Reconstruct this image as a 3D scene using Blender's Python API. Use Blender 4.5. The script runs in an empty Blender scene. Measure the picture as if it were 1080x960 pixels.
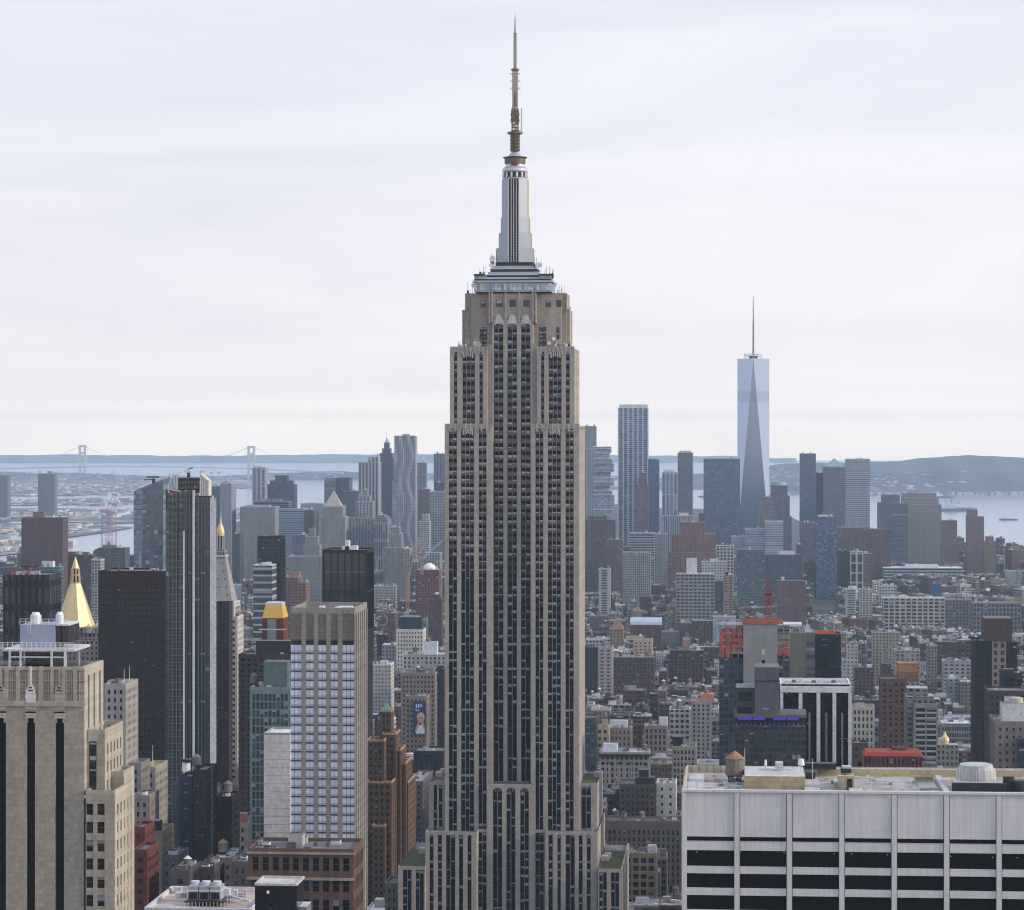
import bpy, math, random
import numpy as np
from mathutils import Vector, Matrix
random.seed(7)
R = math.radians
scene = bpy.context.scene
COL = scene.collection

# ------------------------------------------------------------------ camera
EYE = 278.0            # metres above the street
FPX, HX, HY = 3000.0, 540.0, 455.0      # focal length / principal point, in pixels of the 1080 px frame
YAW = math.atan(240/3000)
cs, sn = math.cos(YAW), math.sin(YAW)
cam = bpy.data.cameras.new('camera'); camo = bpy.data.objects.new('camera', cam); COL.objects.link(camo)
camo.location = (0, 0, EYE); camo.rotation_euler = (R(90), 0, YAW)
cam.lens = 36*FPX/1080; cam.sensor_width = 36; cam.sensor_fit = 'HORIZONTAL'
cam.shift_y = -(480-HY)/1080; cam.clip_start = 1; cam.clip_end = 120000
scene.camera = camo

# ------------------------------------------------------------------ sky, sun, exposure
SUN_EL, SUN_AZ = R(24), R(98)           # azimuth clockwise from +Y
world = bpy.data.worlds.new('World'); scene.world = world; world.use_nodes = True
nt = world.node_tree; nt.nodes.clear()
def nd(nt, t, **k):
    n = nt.nodes.new(t)
    for a, b in k.items(): setattr(n, a, b)
    return n
wo = nd(nt, 'ShaderNodeOutputWorld'); bg = nd(nt, 'ShaderNodeBackground'); nt.links.new(bg.outputs[0], wo.inputs[0])
sky = nd(nt, 'ShaderNodeTexSky', sky_type='NISHITA'); sky.sun_disc = False; sky.sun_elevation = SUN_EL; sky.sun_rotation = SUN_AZ
bg.inputs[1].default_value = 0.1
tc = nd(nt, 'ShaderNodeTexCoord'); mp = nd(nt, 'ShaderNodeMapping'); mp.inputs['Scale'].default_value = (1.6, 1.6, 9)
nt.links.new(tc.outputs['Generated'], mp.inputs[0])
no = nd(nt, 'ShaderNodeTexNoise'); no.inputs['Scale'].default_value = 2.6; no.inputs['Detail'].default_value = 8; no.inputs['Roughness'].default_value = .55; no.inputs['Distortion'].default_value = .6
nt.links.new(mp.outputs[0], no.inputs['Vector'])
cr = nd(nt, 'ShaderNodeValToRGB'); e = cr.color_ramp.elements
e[0].position = .30; e[0].color = (8.1, 8.2, 9.2, 1); e[1].position = .66; e[1].color = (9.7, 9.6, 10.3, 1)
nt.links.new(no.outputs[0], cr.inputs[0])
mx = nd(nt, 'ShaderNodeMix', data_type='RGBA'); mx.inputs['Factor'].default_value = .93
nt.links.new(sky.outputs[0], mx.inputs[6]); nt.links.new(cr.outputs[0], mx.inputs[7])
# an overcast sky is about twice as bright overhead as low down, with a pale rim at the horizon
sx = nd(nt, 'ShaderNodeSeparateXYZ'); nt.links.new(tc.outputs['Generated'], sx.inputs[0])
HAZE_COL = (.62, .82, 1, 1); HAZE_D = 4.0e-5; HAZE_G = .5
SKYC = []       # low down the sky is brighter, so that seen through the long path of haze it stays pale; then it brightens again overhead
for z_ in (0, .0054, .0065, .008, .010, .0125, .016, .020, .026, .035, .05, .075):
    t_ = math.exp(-HAZE_D*198/max(z_, .00542)); SKYC.append((z_, tuple((f-h*(1-t_))/(t_*l) for f, h, l in zip((.865, .865, .935), (.36, .51, .77), (.86, .86, .93)))))
SKYC += [(.11, (1.0, 1.005, 1.01)), (.16, (1.0, 1.01, 1.02)), (.35, (.86, .93, 1.04)), (.7, (.88, .98, 1.14)), (1, (.9, 1.0, 1.18))]
ez = nd(nt, 'ShaderNodeValToRGB'); nt.links.new(sx.outputs[2], ez.inputs[0]); el_ = ez.color_ramp.elements
while len(el_) < len(SKYC): el_.new(.5)
for q, (t, c) in zip(el_, SKYC): q.position = t
for q, (t, c) in zip(sorted(el_, key=lambda q: q.position), SKYC): q.color = (c[0]/2.5, c[1]/2.5, c[2]/2.5, 1)
vm = nd(nt, 'ShaderNodeVectorMath', operation='MULTIPLY'); nt.links.new(mx.outputs[2], vm.inputs[0]); nt.links.new(ez.outputs[0], vm.inputs[1])
v2 = nd(nt, 'ShaderNodeVectorMath', operation='SCALE'); nt.links.new(vm.outputs[0], v2.inputs[0]); v2.inputs['Scale'].default_value = 2.5
nt.links.new(v2.outputs[0], bg.inputs[0])
sun = bpy.data.lights.new('sun', 'SUN'); so = bpy.data.objects.new('sun', sun); COL.objects.link(so)
sun.energy = 3.2; sun.angle = R(6); sun.color = (1, .84, .64)
so.rotation_euler = Vector((-math.sin(SUN_AZ)*math.cos(SUN_EL), -math.cos(SUN_AZ)*math.cos(SUN_EL), -math.sin(SUN_EL))).to_track_quat('-Z', 'Y').to_euler()
scene.view_settings.view_transform = 'Standard'; scene.view_settings.look = 'None'
scene.view_settings.exposure = 0.0; scene.view_settings.gamma = 1
scene.render.engine = 'CYCLES'
scene.cycles.max_bounces = 10; scene.cycles.diffuse_bounces = 2; scene.cycles.glossy_bounces = 2; scene.cycles.transmission_bounces = 2
scene.cycles.volume_bounces = 4
scene.cycles.use_denoising = True
scene.cycles.pixel_filter_type = 'BLACKMAN_HARRIS'; scene.cycles.filter_width = 1.15
scene.cycles.caustics_reflective = False; scene.cycles.caustics_refractive = False

# ------------------------------------------------------------------ projection helpers (frame pixels -> real places)
def W(px, d):                       # point at depth d in front of the lens
    u = (px-HX)/FPX*d
    return u*cs-d*sn, d*cs+u*sn
def yfront(px, d): return W(px, d)[1]
def fx(px, Y):                      # x of pixel column px on the plane y = Y
    a = (px-HX)/FPX
    return Y*(a*cs-sn)/(cs+a*sn)
def dep(x, y): return -x*sn+y*cs
def fz(py, x, y): return EYE-(py-HY)/FPX*dep(x, y)
def proj(x, y, z):
    d = dep(x, y); u = x*cs+y*sn
    return HX+FPX*u/d, HY+FPX*(EYE-z)/d
RE2 = 14.8e6
def drop(d): return d*d/RE2
def gpt(px, py):                    # ground (sea level) point seen at a pixel
    k = (py-HY)/FPX
    disc = k*k*RE2*RE2-4*EYE*RE2
    d = (k*RE2-math.sqrt(disc))/2 if disc > 0 else k*RE2/2
    x, y = W(px, d); return x, y, -drop(d)

# ------------------------------------------------------------------ materials
MATS = {}
def newmat(name):
    m = bpy.data.materials.new(name); m.use_nodes = True; MATS[name] = m
    nt = m.node_tree; b = nt.nodes['Principled BSDF']; return m, nt, b
def mth(nt, op, a, b=None, clamp=False):
    n = nt.nodes.new('ShaderNodeMath'); n.operation = op; n.use_clamp = clamp
    for i, v in ((0, a), (1, b)):
        if v is None: continue
        if isinstance(v, (int, float)): n.inputs[i].default_value = v
        else: nt.links.new(v, n.inputs[i])
    return n.outputs[0]
def mixc(nt, f, a, b, mode='MIX'):
    n = nt.nodes.new('ShaderNodeMix'); n.data_type = 'RGBA'; n.blend_type = mode
    for i, v in ((0, f), (6, a), (7, b)):
        if isinstance(v, (int, float)): n.inputs[i].default_value = v
        elif isinstance(v, tuple): n.inputs[i].default_value = v+(1,)*(4-len(v))
        else: nt.links.new(v, n.inputs[i])
    return n.outputs[2]
def noise(nt, vec, scale, detail=3, rough=.5):
    n = nt.nodes.new('ShaderNodeTexNoise'); n.inputs['Scale'].default_value = scale; n.inputs['Detail'].default_value = detail; n.inputs['Roughness'].default_value = rough
    if vec is not None: nt.links.new(vec, n.inputs['Vector'])
    return n.outputs[0]
def objpos(nt):
    g = nt.nodes.new('ShaderNodeNewGeometry'); return g.outputs['Position']
def mapr(nt, v, a, b, c, d):
    n = nt.nodes.new('ShaderNodeMapRange'); nt.links.new(v, n.inputs[0])
    for i, q in enumerate((a, b, c, d)): n.inputs[i+1].default_value = q
    return n.outputs[0]
def scalevec(nt, v, s):
    n = nt.nodes.new('ShaderNodeMapping'); n.inputs['Scale'].default_value = s; nt.links.new(v, n.inputs[0]); return n.outputs[0]

def plain(name, col, rough=.8, metal=0, var=.18, scale=.25, streak=False, spec=.3):
    m, nt, b = newmat(name)
    p = objpos(nt)
    n1 = noise(nt, scalevec(nt, p, (1, 1, .15 if streak else 1)), scale, 4, .6)
    n2 = noise(nt, p, scale*9, 2, .6)
    f = mapr(nt, mth(nt, 'ADD', mth(nt, 'MULTIPLY', n1, .65), mth(nt, 'MULTIPLY', n2, .35)), .3, .7, 1-var, 1+var)
    nt.links.new(mixc(nt, 1.0, tuple(col), f, 'MULTIPLY'), b.inputs['Base Color'])
    b.inputs['Roughness'].default_value = rough; b.inputs['Metallic'].default_value = metal; b.inputs['Specular IOR Level'].default_value = spec
    return m

# facade: window grid in metres on the wall's own UVs; wall, glass colour and grid pitch are face attributes
m, nt, b = newmat('facade')
def attr(nt, name):
    n = nt.nodes.new('ShaderNodeAttribute'); n.attribute_name = name; return n
aw, ag, af = attr(nt, 'wcol'), attr(nt, 'gcol'), attr(nt, 'fst')
uv = nt.nodes.new('ShaderNodeUVMap'); uv.uv_map = 'UVMap'
su = nt.nodes.new('ShaderNodeSeparateXYZ'); nt.links.new(uv.outputs[0], su.inputs[0])
sf = nt.nodes.new('ShaderNodeSeparateColor'); nt.links.new(af.outputs['Color'], sf.inputs[0])
cu = mth(nt, 'DIVIDE', su.outputs[0], sf.outputs[0]); cv = mth(nt, 'DIVIDE', su.outputs[1], sf.outputs[1])
du = mth(nt, 'ABSOLUTE', mth(nt, 'SUBTRACT', mth(nt, 'FRACT', cu), .5)); dv = mth(nt, 'ABSOLUTE', mth(nt, 'SUBTRACT', mth(nt, 'FRACT', cv), .5))
iu = mth(nt, 'LESS_THAN', du, mth(nt, 'MULTIPLY', sf.outputs[2], .5)); iv = mth(nt, 'LESS_THAN', dv, mth(nt, 'MULTIPLY', af.outputs['Alpha'], .5))
win = mth(nt, 'MULTIPLY', iu, iv)
win = mth(nt, 'MULTIPLY', win, mth(nt, 'GREATER_THAN', sf.outputs[0], .5))
cx = nt.nodes.new('ShaderNodeCombineXYZ'); nt.links.new(mth(nt, 'FLOOR', cu), cx.inputs[0]); nt.links.new(mth(nt, 'FLOOR', cv), cx.inputs[1])
oi = nt.nodes.new('ShaderNodeObjectInfo'); nt.links.new(mth(nt, 'MULTIPLY', oi.outputs['Random'], 91.7), cx.inputs[2])
wn = nt.nodes.new('ShaderNodeTexWhiteNoise'); nt.links.new(cx.outputs[0], wn.inputs[0])
r1 = wn.outputs['Value']
sw = nt.nodes.new('ShaderNodeSeparateColor'); nt.links.new(wn.outputs['Color'], sw.inputs[0])
lite = mth(nt, 'LESS_THAN', r1, ag.outputs['Alpha'])
topsash = mth(nt, 'GREATER_THAN', mth(nt, 'FRACT', cv), mapr(nt, sw.outputs[1], 0, 1, .2, .8))
glass = mixc(nt, mth(nt, 'MULTIPLY', mth(nt, 'MULTIPLY', lite, topsash), .75), mixc(nt, 1.0, ag.outputs['Color'], mapr(nt, sw.outputs[2], 0, 1, .5, 1.5), 'MULTIPLY'), (.30, .33, .38))
p = objpos(nt)
wf = mapr(nt, mth(nt, 'ADD', mth(nt, 'MULTIPLY', noise(nt, scalevec(nt, p, (1, 1, .2)), .12, 4, .6), .6), mth(nt, 'MULTIPLY', noise(nt, p, 1.1, 2), .4)), .3, .7, .42, .76)
wall = mixc(nt, 1.0, aw.outputs['Color'], wf, 'MULTIPLY')
nt.links.new(mixc(nt, win, wall, glass), b.inputs['Base Color'])
nt.links.new(mapr(nt, win, 0, 1, .85, .16), b.inputs['Roughness']); nt.links.new(mapr(nt, win, 0, 1, .15, .55), b.inputs['Specular IOR Level'])
FAC = m
# solid: colour from the wcol attribute with wear
m, nt, b = newmat('masonry')
aw = attr(nt, 'wcol'); p = objpos(nt)
wf = mapr(nt, mth(nt, 'ADD', mth(nt, 'MULTIPLY', noise(nt, scalevec(nt, p, (1, 1, .25)), .16, 5, .65), .6), mth(nt, 'MULTIPLY', noise(nt, p, 1.6, 2), .4)), .3, .7, .74, 1.24)
sz = nt.nodes.new('ShaderNodeSeparateXYZ'); nt.links.new(p, sz.inputs[0])
crs = mth(nt, 'LESS_THAN', mth(nt, 'FRACT', mth(nt, 'MULTIPLY', sz.outputs[2], .82)), .07)
wn = nt.nodes.new('ShaderNodeTexWhiteNoise'); cb_ = nt.nodes.new('ShaderNodeCombineXYZ'); nt.links.new(mth(nt, 'FLOOR', mth(nt, 'MULTIPLY', sz.outputs[2], .82)), cb_.inputs[0]); nt.links.new(mth(nt, 'FLOOR', mth(nt, 'MULTIPLY', sz.outputs[0], .9)), cb_.inputs[1]); nt.links.new(cb_.outputs[0], wn.inputs[0])
wf = mth(nt, 'MULTIPLY', mth(nt, 'MULTIPLY', wf, mapr(nt, wn.outputs['Value'], 0, 1, .88, 1.08)), mapr(nt, crs, 0, 1, 1, .82))
nt.links.new(mixc(nt, 1.0, aw.outputs['Color'], wf, 'MULTIPLY'), b.inputs['Base Color'])
b.inputs['Roughness'].default_value = .88; b.inputs['Specular IOR Level'].default_value = .15
MAS = m
# roofs: patched membrane
m, nt, b = newmat('roofing')
aw = attr(nt, 'wcol'); p = objpos(nt)
vo = nt.nodes.new('ShaderNodeTexVoronoi'); vo.inputs['Scale'].default_value = .12; nt.links.new(p, vo.inputs['Vector'])
sv = nt.nodes.new('ShaderNodeSeparateColor'); nt.links.new(vo.outputs['Color'], sv.inputs[0])
wf = mth(nt, 'MULTIPLY', mapr(nt, sv.outputs[0], 0, 1, .75, 1.2), mapr(nt, noise(nt, p, .35, 4, .7), .3, .7, .7, 1.25))
nt.links.new(mixc(nt, 1.0, aw.outputs['Color'], wf, 'MULTIPLY'), b.inputs['Base Color']); b.inputs['Roughness'].default_value = .8
ROOF = m
# window pane: dark glass with a blind drawn a random way down
m, nt, b = newmat('window_glass')
ar = attr(nt, 'rnd'); ag = attr(nt, 'gcol'); oi = nt.nodes.new('ShaderNodeObjectInfo')
wn = nt.nodes.new('ShaderNodeTexWhiteNoise'); wn.noise_dimensions = '1D'
nt.links.new(mth(nt, 'ADD', mth(nt, 'MULTIPLY', ar.outputs['Fac'], 37.3), mth(nt, 'MULTIPLY', oi.outputs['Random'], 53.1)), wn.inputs['W'])
sw = nt.nodes.new('ShaderNodeSeparateColor'); nt.links.new(wn.outputs['Color'], sw.inputs[0])
uv = nt.nodes.new('ShaderNodeUVMap'); uv.uv_map = 'UVMap'; su = nt.nodes.new('ShaderNodeSeparateXYZ'); nt.links.new(uv.outputs[0], su.inputs[0])
blind = mth(nt, 'MULTIPLY', mth(nt, 'LESS_THAN', wn.outputs['Value'], ag.outputs['Alpha']), mth(nt, 'GREATER_THAN', su.outputs[1], mapr(nt, sw.outputs[1], 0, 1, .35, .85)))
rail = mth(nt, 'LESS_THAN', mth(nt, 'ABSOLUTE', mth(nt, 'SUBTRACT', su.outputs[1], .5)), .025)
g0 = mixc(nt, 1.0, ag.outputs['Color'], mapr(nt, sw.outputs[2], 0, 1, .5, 1.6), 'MULTIPLY')
g1 = mixc(nt, mth(nt, 'MULTIPLY', blind, .8), g0, mixc(nt, sw.outputs[0], (.24, .30, .36), (.58, .58, .56)))
nt.links.new(mixc(nt, rail, g1, (.08, .08, .085)), b.inputs['Base Color'])
b.inputs['Roughness'].default_value = .12; b.inputs['Specular IOR Level'].default_value = .5
GLS = m
STEEL = plain('mast_metal', (.36, .40, .46), .42, .35, .08, .6, True)
DARK = plain('dark_metal', (.03, .03, .035), .5, .3)
LITM = plain('pale_metal', (.62, .64, .68), .45, .3, .1)
BRONZE = plain('antenna_metal', (.17, .13, .085), .55, .4, .35, .8)
GOLD = plain('gilded_metal', (.68, .52, .28), .5, .35, .18, .5)
GREEN = plain('roof_planting', (.055, .065, .022), .95, 0, .5, .5)
WHITE = plain('white_paint', (.75, .76, .78), .6, 0, .1)
WOOD = plain('tank_wood', (.20, .12, .075), .85, 0, .25, .9, True)
WOODG = plain('tank_wood_grey', (.16, .145, .13), .85, 0, .25, .9, True)
COPPER = plain('copper_patina', (.20, .36, .33), .7, 0, .2, .3)
RUST = plain('tank_cone', (.27, .155, .085), .85, 0, .25, .6)
BLACK = plain('black_glass', (.012, .013, .017), .15, 0, .3, .2, spec=.5)
ORANGE = plain('orange_netting', (.36, .10, .065), .85, 0, .5, .5)
CREAM = plain('cream_paint_and_sun', (.56, .45, .28), .8, 0, .15, .5)

# ------------------------------------------------------------------ mesh builder
class MB:
    def __init__(s): s.v = []; s.f = []; s.uv = []; s.w = []; s.g = []; s.s = []; s.r = []; s.m = []; s.mats = []
    def mi(s, m):
        if m not in s.mats: s.mats.append(m)
        return s.mats.index(m)
    def face(s, pts, mat, uv=None, w=(.3, .3, .3), g=(.02, .025, .03, .15), st=(0, 3, .5, .5), r=0):
        n = len(s.v); s.v += [tuple(p) for p in pts]; s.f.append(tuple(range(n, n+len(pts))))
        s.uv.append(uv if uv else [(0, 0)]*len(pts)); s.w.append(tuple(w[:3])+(1,)); s.g.append(g); s.s.append(st); s.r.append(r); s.m.append(s.mi(mat))
    def prism(s, poly, z0, z1, mat, w=(.3, .3, .3), g=(.02, .025, .03, .15), st=(0, 3, .5, .5), top=None, wt=None, poly2=None, bottom=False, u0=0):
        """upright prism over a counter-clockwise footprint; poly2 = footprint at the top"""
        q = poly2 or poly; n = len(poly); u = u0
        if top is not False: s.face([(x, y, z1) for x, y in q], top or mat, [(x, y) for x, y in q], wt or w)
        for i in range(n):
            a, c = poly[i], poly[(i+1) % n]; a2, c2 = q[i], q[(i+1) % n]
            L = math.hypot(c[0]-a[0], c[1]-a[1])
            if L < 1e-6: continue
            if st[0] > .5:
                k = max(1, round(L/st[0])); sx = k*st[0]/L; f0 = math.floor(u/st[0])*st[0]
            else: sx = 1; f0 = 0
            s.face([(a[0], a[1], z0), (c[0], c[1], z0), (c2[0], c2[1], z1), (a2[0], a2[1], z1)], mat,
                   [(f0, z0), (f0+L*sx, z0), (f0+L*sx, z1), (f0, z1)], w, g, st)
            u += L+st[0]
        if bottom: s.face([(x, y, z0) for x, y in reversed(poly)], mat, None, w)
    def box(s, x0, x1, y0, y1, z0, z1, mat, **k):
        s.prism([(x0, y0), (x1, y0), (x1, y1), (x0, y1)], z0, z1, mat, **k)
    def cyl(s, x, y, z0, z1, r0, r1, mat, n=12, **k):
        P = [(x+r0*math.cos(2*math.pi*i/n), y+r0*math.sin(2*math.pi*i/n)) for i in range(n)]
        Q = [(x+max(r1, .01)*math.cos(2*math.pi*i/n), y+max(r1, .01)*math.sin(2*math.pi*i/n)) for i in range(n)]
        s.prism(P, z0, z1, mat, poly2=Q, **k)
    def bar(s, a, b, t, mat, w=(.3, .3, .3)):
        a, b = Vector(a), Vector(b); d = (b-a).normalized(); up = Vector((0, 0, 1)) if abs(d.z) < .9 else Vector((1, 0, 0))
        p = d.cross(up).normalized()*t/2; q = d.cross(p).normalized()*t/2
        A = [a+p+q, a-p+q, a-p-q, a+p-q]; B = [v+(b-a) for v in A]
        for i in range(4): s.face([A[i], B[i], B[(i+1) % 4], A[(i+1) % 4]], mat, None, w)
        s.face(A, mat, None, w); s.face(B[::-1], mat, None, w)
    def build(s, name, parent=None, **props):
        me = bpy.data.meshes.new(name); me.from_pydata(s.v, [], s.f)
        for m in s.mats: me.materials.append(m)
        me.polygons.foreach_set('material_index', s.m)
        ul = me.uv_layers.new(name='UVMap'); ul.data.foreach_set('uv', np.array([c for f in s.uv for p in f for c in p], dtype=np.float32))
        for nm, dat in (('wcol', s.w), ('gcol', s.g), ('fst', s.s)):
            a = me.attributes.new(nm, 'FLOAT_COLOR', 'FACE'); a.data.foreach_set('color', np.array(dat, dtype=np.float32).ravel())
        a = me.attributes.new('rnd', 'FLOAT', 'FACE'); a.data.foreach_set('value', np.array(s.r, dtype=np.float32))
        me.update()
        o = bpy.data.objects.new(name, me); COL.objects.link(o)
        if parent is not None: o.parent = parent; o.matrix_parent_inverse = Matrix.Translation(-parent.location)
        for k, v in props.items(): o[k] = v
        return o

THINGS = []
def thing(name, label, cat, loc=(0, 0, 0), group=None):
    o = bpy.data.objects.new(name, None); COL.objects.link(o); o.location = loc; o.empty_display_size = 1
    o['label'] = label; o['category'] = cat
    if group: o['group'] = group
    THINGS.append(o); return o
def tag(o, label, cat, group=None):
    o['label'] = label; o['category'] = cat
    if group: o['group'] = group
    THINGS.append(o); return o
def structure(o): o['kind'] = 'structure'; return o
def stuff(o): o['kind'] = 'stuff'; return o

# a wall seen from outside: u runs along it, z up, n points out
class Face:
    def __init__(s, x0, y0, x1, y1):
        s.a = Vector((x0, y0, 0)); d = Vector((x1-x0, y1-y0, 0)); s.L = d.length; s.u = d/s.L; s.n = Vector((s.u.y, -s.u.x, 0))
    def P(s, u, z, d=0): v = s.a+s.u*u+s.n*d; return (v.x, v.y, z)
    def fbox(s, mb, u0, u1, z0, z1, d, mat, w=(.3, .3, .3), d0=0, **k):
        P = s.P
        mb.face([P(u0, z0, d), P(u1, z0, d), P(u1, z1, d), P(u0, z1, d)], mat, [(u0, z0), (u1, z0), (u1, z1), (u0, z1)], w, **k)
        mb.face([P(u0, z0, d0), P(u0, z0, d), P(u0, z1, d), P(u0, z1, d0)], mat, [(0, z0), (d, z0), (d, z1), (0, z1)], w)
        mb.face([P(u1, z0, d), P(u1, z0, d0), P(u1, z1, d0), P(u1, z1, d)], mat, [(0, z0), (d, z0), (d, z1), (0, z1)], w)
        mb.face([P(u0, z1, d), P(u1, z1, d), P(u1, z1, d0), P(u0, z1, d0)], mat, None, w)
        mb.face([P(u0, z0, d0), P(u1, z0, d0), P(u1, z0, d), P(u0, z0, d)], mat, None, w)
    def fx(s, px):   # u of a pixel column on this wall
        a = (px-HX)/FPX; r = Vector((a*cs-sn, cs+a*sn))
        # a + u*t = k*r
        den = s.u.x*r.y-s.u.y*r.x
        return (s.a.y*r.x-s.a.x*r.y)/den
WCACHE = {}
def windows(root, wins, gcol=(.02, .022, .03, .3), name='window', mat=None, most=100):
    """wins: (face, u0, u1, z0, z1, depth). The nearest in view become objects of their own, the rest one part."""
    mat = mat or GLS
    rows = []
    for w in wins:
        f, u0, u1, z0, z1, d = w[:6]
        c = f.P((u0+u1)/2, (z0+z1)/2, d); px, py = proj(*c)
        facing = (Vector((0, 0, 0))-Vector((c[0], c[1], 0))).dot(f.n) > 0
        seen = facing and 0 < px < 1080 and 0 < py < 960
        rows.append((not seen, -(u1-u0)*(z1-z0)*abs(f.n.dot(Vector((c[0], c[1], 0)).normalized()))/dep(c[0], c[1])**2, random.random(), w, c))
    rows.sort(key=lambda r: r[:3])
    pts = []
    for r in rows[:most]:
        f, u0, u1, z0, z1, d = r[3][:6]; g = r[3][6] if len(r[3]) > 6 else gcol
        k = (round(u1-u0, 2), round(z1-z0, 2), g, mat.name)
        if k not in WCACHE:
            mb = MB(); a, b_ = k[0]/2, k[1]/2
            mb.face([(-a, 0, -b_), (a, 0, -b_), (a, 0, b_), (-a, 0, b_)], mat, [(0, 0), (1, 0), (1, 1), (0, 1)], g=g)
            o = mb.build('window'); WCACHE[k] = o.data; bpy.data.objects.remove(o)
        o = bpy.data.objects.new(name, WCACHE[k]); COL.objects.link(o); o.parent = root
        o.location = Vector(r[4])-root.location; o.rotation_euler = (0, 0, math.atan2(f.u.y, f.u.x))
    if rows[most:]:
        mb = MB()
        for r in rows[most:]:
            f, u0, u1, z0, z1, d = r[3][:6]; g = r[3][6] if len(r[3]) > 6 else gcol
            mb.face([f.P(u0, z0, d), f.P(u1, z0, d), f.P(u1, z1, d), f.P(u0, z1, d)], mat, [(0, 0), (1, 0), (1, 1), (0, 1)], g=g, r=random.random())
        stuff(mb.build(name, root))
# ------------------------------------------------------------------ ground, water, land, hills
WAT, nt, b = newmat('water')
p = objpos(nt); n = noise(nt, scalevec(nt, p, (.004, .0012, .004)), 1, 5, .6)
nt.links.new(mixc(nt, mapr(nt, n, .35, .65, 0, 1), (.16, .20, .23), (.24, .28, .31)), b.inputs['Base Color'])
b.inputs['Roughness'].default_value = .13; b.inputs['Specular IOR Level'].default_value = 1.0
def sheet(name, mat, rings, px0, px1, npx, off=0, w=(.3, .3, .3)):
    mb = MB()
    pxs = [px0+(px1-px0)*i/npx for i in range(npx+1)]
    for i in range(len(rings)-1):
        for j in range(npx):
            P = []
            for (d, q) in ((rings[i], pxs[j]), (rings[i], pxs[j+1]), (rings[i+1], pxs[j+1]), (rings[i+1], pxs[j])):
                x, y = W(q, d); P.append((x, y, off-drop(math.hypot(x, y))))
            mb.face(P, mat, None, w)
    return mb.build(name)
rings = [-3000, -1000, 0.1, 1000, 2000, 3000, 4000, 5000, 6000, 7000, 8000, 10000, 12000, 14000, 17000, 20000, 24000, 29000, 36000]
mb = MB()
gx = [-9000, -6000, -4500, -3500, -2500, -1500, -800, 0, 800, 1500, 2500, 3500, 4500, 6000, 9000]
mb2 = MB()
for i in range(len(rings)-1):
    for j in range(len(gx)-1):
        P = []
        for (y, x) in ((rings[i], gx[j]), (rings[i], gx[j+1]), (rings[i+1], gx[j+1]), (rings[i+1], gx[j])):
            x *= 1 if y < 15000 else y/15000*1.2
            P.append((x, y, -1.5-drop(math.hypot(x, y))))
        mb2.face(P, WAT)
structure(mb2.build('water'))
ASPH, nt, b = newmat('asphalt')
p = objpos(nt)
nt.links.new(mixc(nt, mapr(nt, noise(nt, p, .02, 6, .7), .35, .65, 0, 1), (.035, .036, .04), (.075, .073, .07)), b.inputs['Base Color']); b.inputs['Roughness'].default_value = .9
LAND, nt, b = newmat('far_land')
p = objpos(nt)
vo = nt.nodes.new('ShaderNodeTexVoronoi'); vo.inputs['Scale'].default_value = .012; nt.links.new(p, vo.inputs['Vector'])
sv = nt.nodes.new('ShaderNodeSeparateColor'); nt.links.new(vo.outputs['Color'], sv.inputs[0])
c1 = mixc(nt, mth(nt, 'LESS_THAN', sv.outputs[0], .22), (.12, .125, .125), (.52, .51, .50))
c2 = mixc(nt, mapr(nt, noise(nt, p, .0012, 4), .4, .6, 0, 1), (.11, .12, .11), c1)
nt.links.new(c2, b.inputs['Base Color']); b.inputs['Roughness'].default_value = .9
def land(name, pts, off, mat=LAND, sub=1, world=None):
    """a flat landmass whose shore is given in frame pixels"""
    P = world or [gpt(x, y) for x, y in pts]
    mb = MB(); mb.face([(x, y, z+off) for x, y, z in P], mat); o = mb.build(name); structure(o); return o
# Manhattan: reaches behind the camera
man = [(-2600, -2500), (1500, -2500), (1500, 3000), (1250, 4600)]
mp_ = []
for px, py in ((1200, 612), (1075, 602), (1030, 598), (1000, 597), (975, 590), (900, 588), (860, 560), (820, 540), (700, 538), (600, 530), (470, 528), (350, 532), (250, 552), (150, 592), (60, 596), (-60, 600)):
    x, y, z = gpt(px, py); mp_.append((x, y))
man2 = man+mp_+[(-2600, 4000)]
mb = MB()
mb.face([(x, y, -.2-0*drop(math.hypot(x, y))) for x, y in man2], ASPH, [(x, y) for x, y in man2]); structure(mb.build('ground'))
land('brooklyn_shore', [(-400, 600), (-60, 590), (20, 584), (66, 582), (66, 573), (20, 570), (-60, 572), (-400, 572)], .4)
land('harbour_pier_land', [(-300, 566), (40, 562), (70, 567), (120, 560), (142, 556), (60, 552), (-300, 554)], .4)
land('red_hook_land', [(-300, 550), (40, 549), (110, 553), (180, 549), (260, 546), (330, 541), (250, 536), (150, 538), (60, 536), (-300, 538)], .4)
land('governors_land', [(-300, 533), (50, 533), (120, 531), (105, 525), (40, 527), (-300, 527)], .4)
land('bay_ridge_land', [(-300, 524), (60, 523), (120, 521), (200, 518), (260, 515), (290, 511), (240, 507), (140, 504), (50, 503), (-300, 503)], .4)
land('harbour_spit', [(640, 516), (700, 517), (745, 516), (760, 514), (700, 513), (640, 513)], .4)
HILL, nt, b = newmat('hillside')
p = objpos(nt)
vo = nt.nodes.new('ShaderNodeTexVoronoi'); vo.inputs['Scale'].default_value = .035; nt.links.new(scalevec(nt, p, (1, 1, 3)), vo.inputs['Vector'])
sv = nt.nodes.new('ShaderNodeSeparateColor'); nt.links.new(vo.outputs['Color'], sv.inputs[0])
sz = nt.nodes.new('ShaderNodeSeparateXYZ'); nt.links.new(p, sz.inputs[0])
dens = mth(nt, 'MULTIPLY', mapr(nt, noise(nt, p, .0011, 3), .42, .64, 0, .25), mapr(nt, sz.outputs[2], 10, 110, 1, 0))
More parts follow.
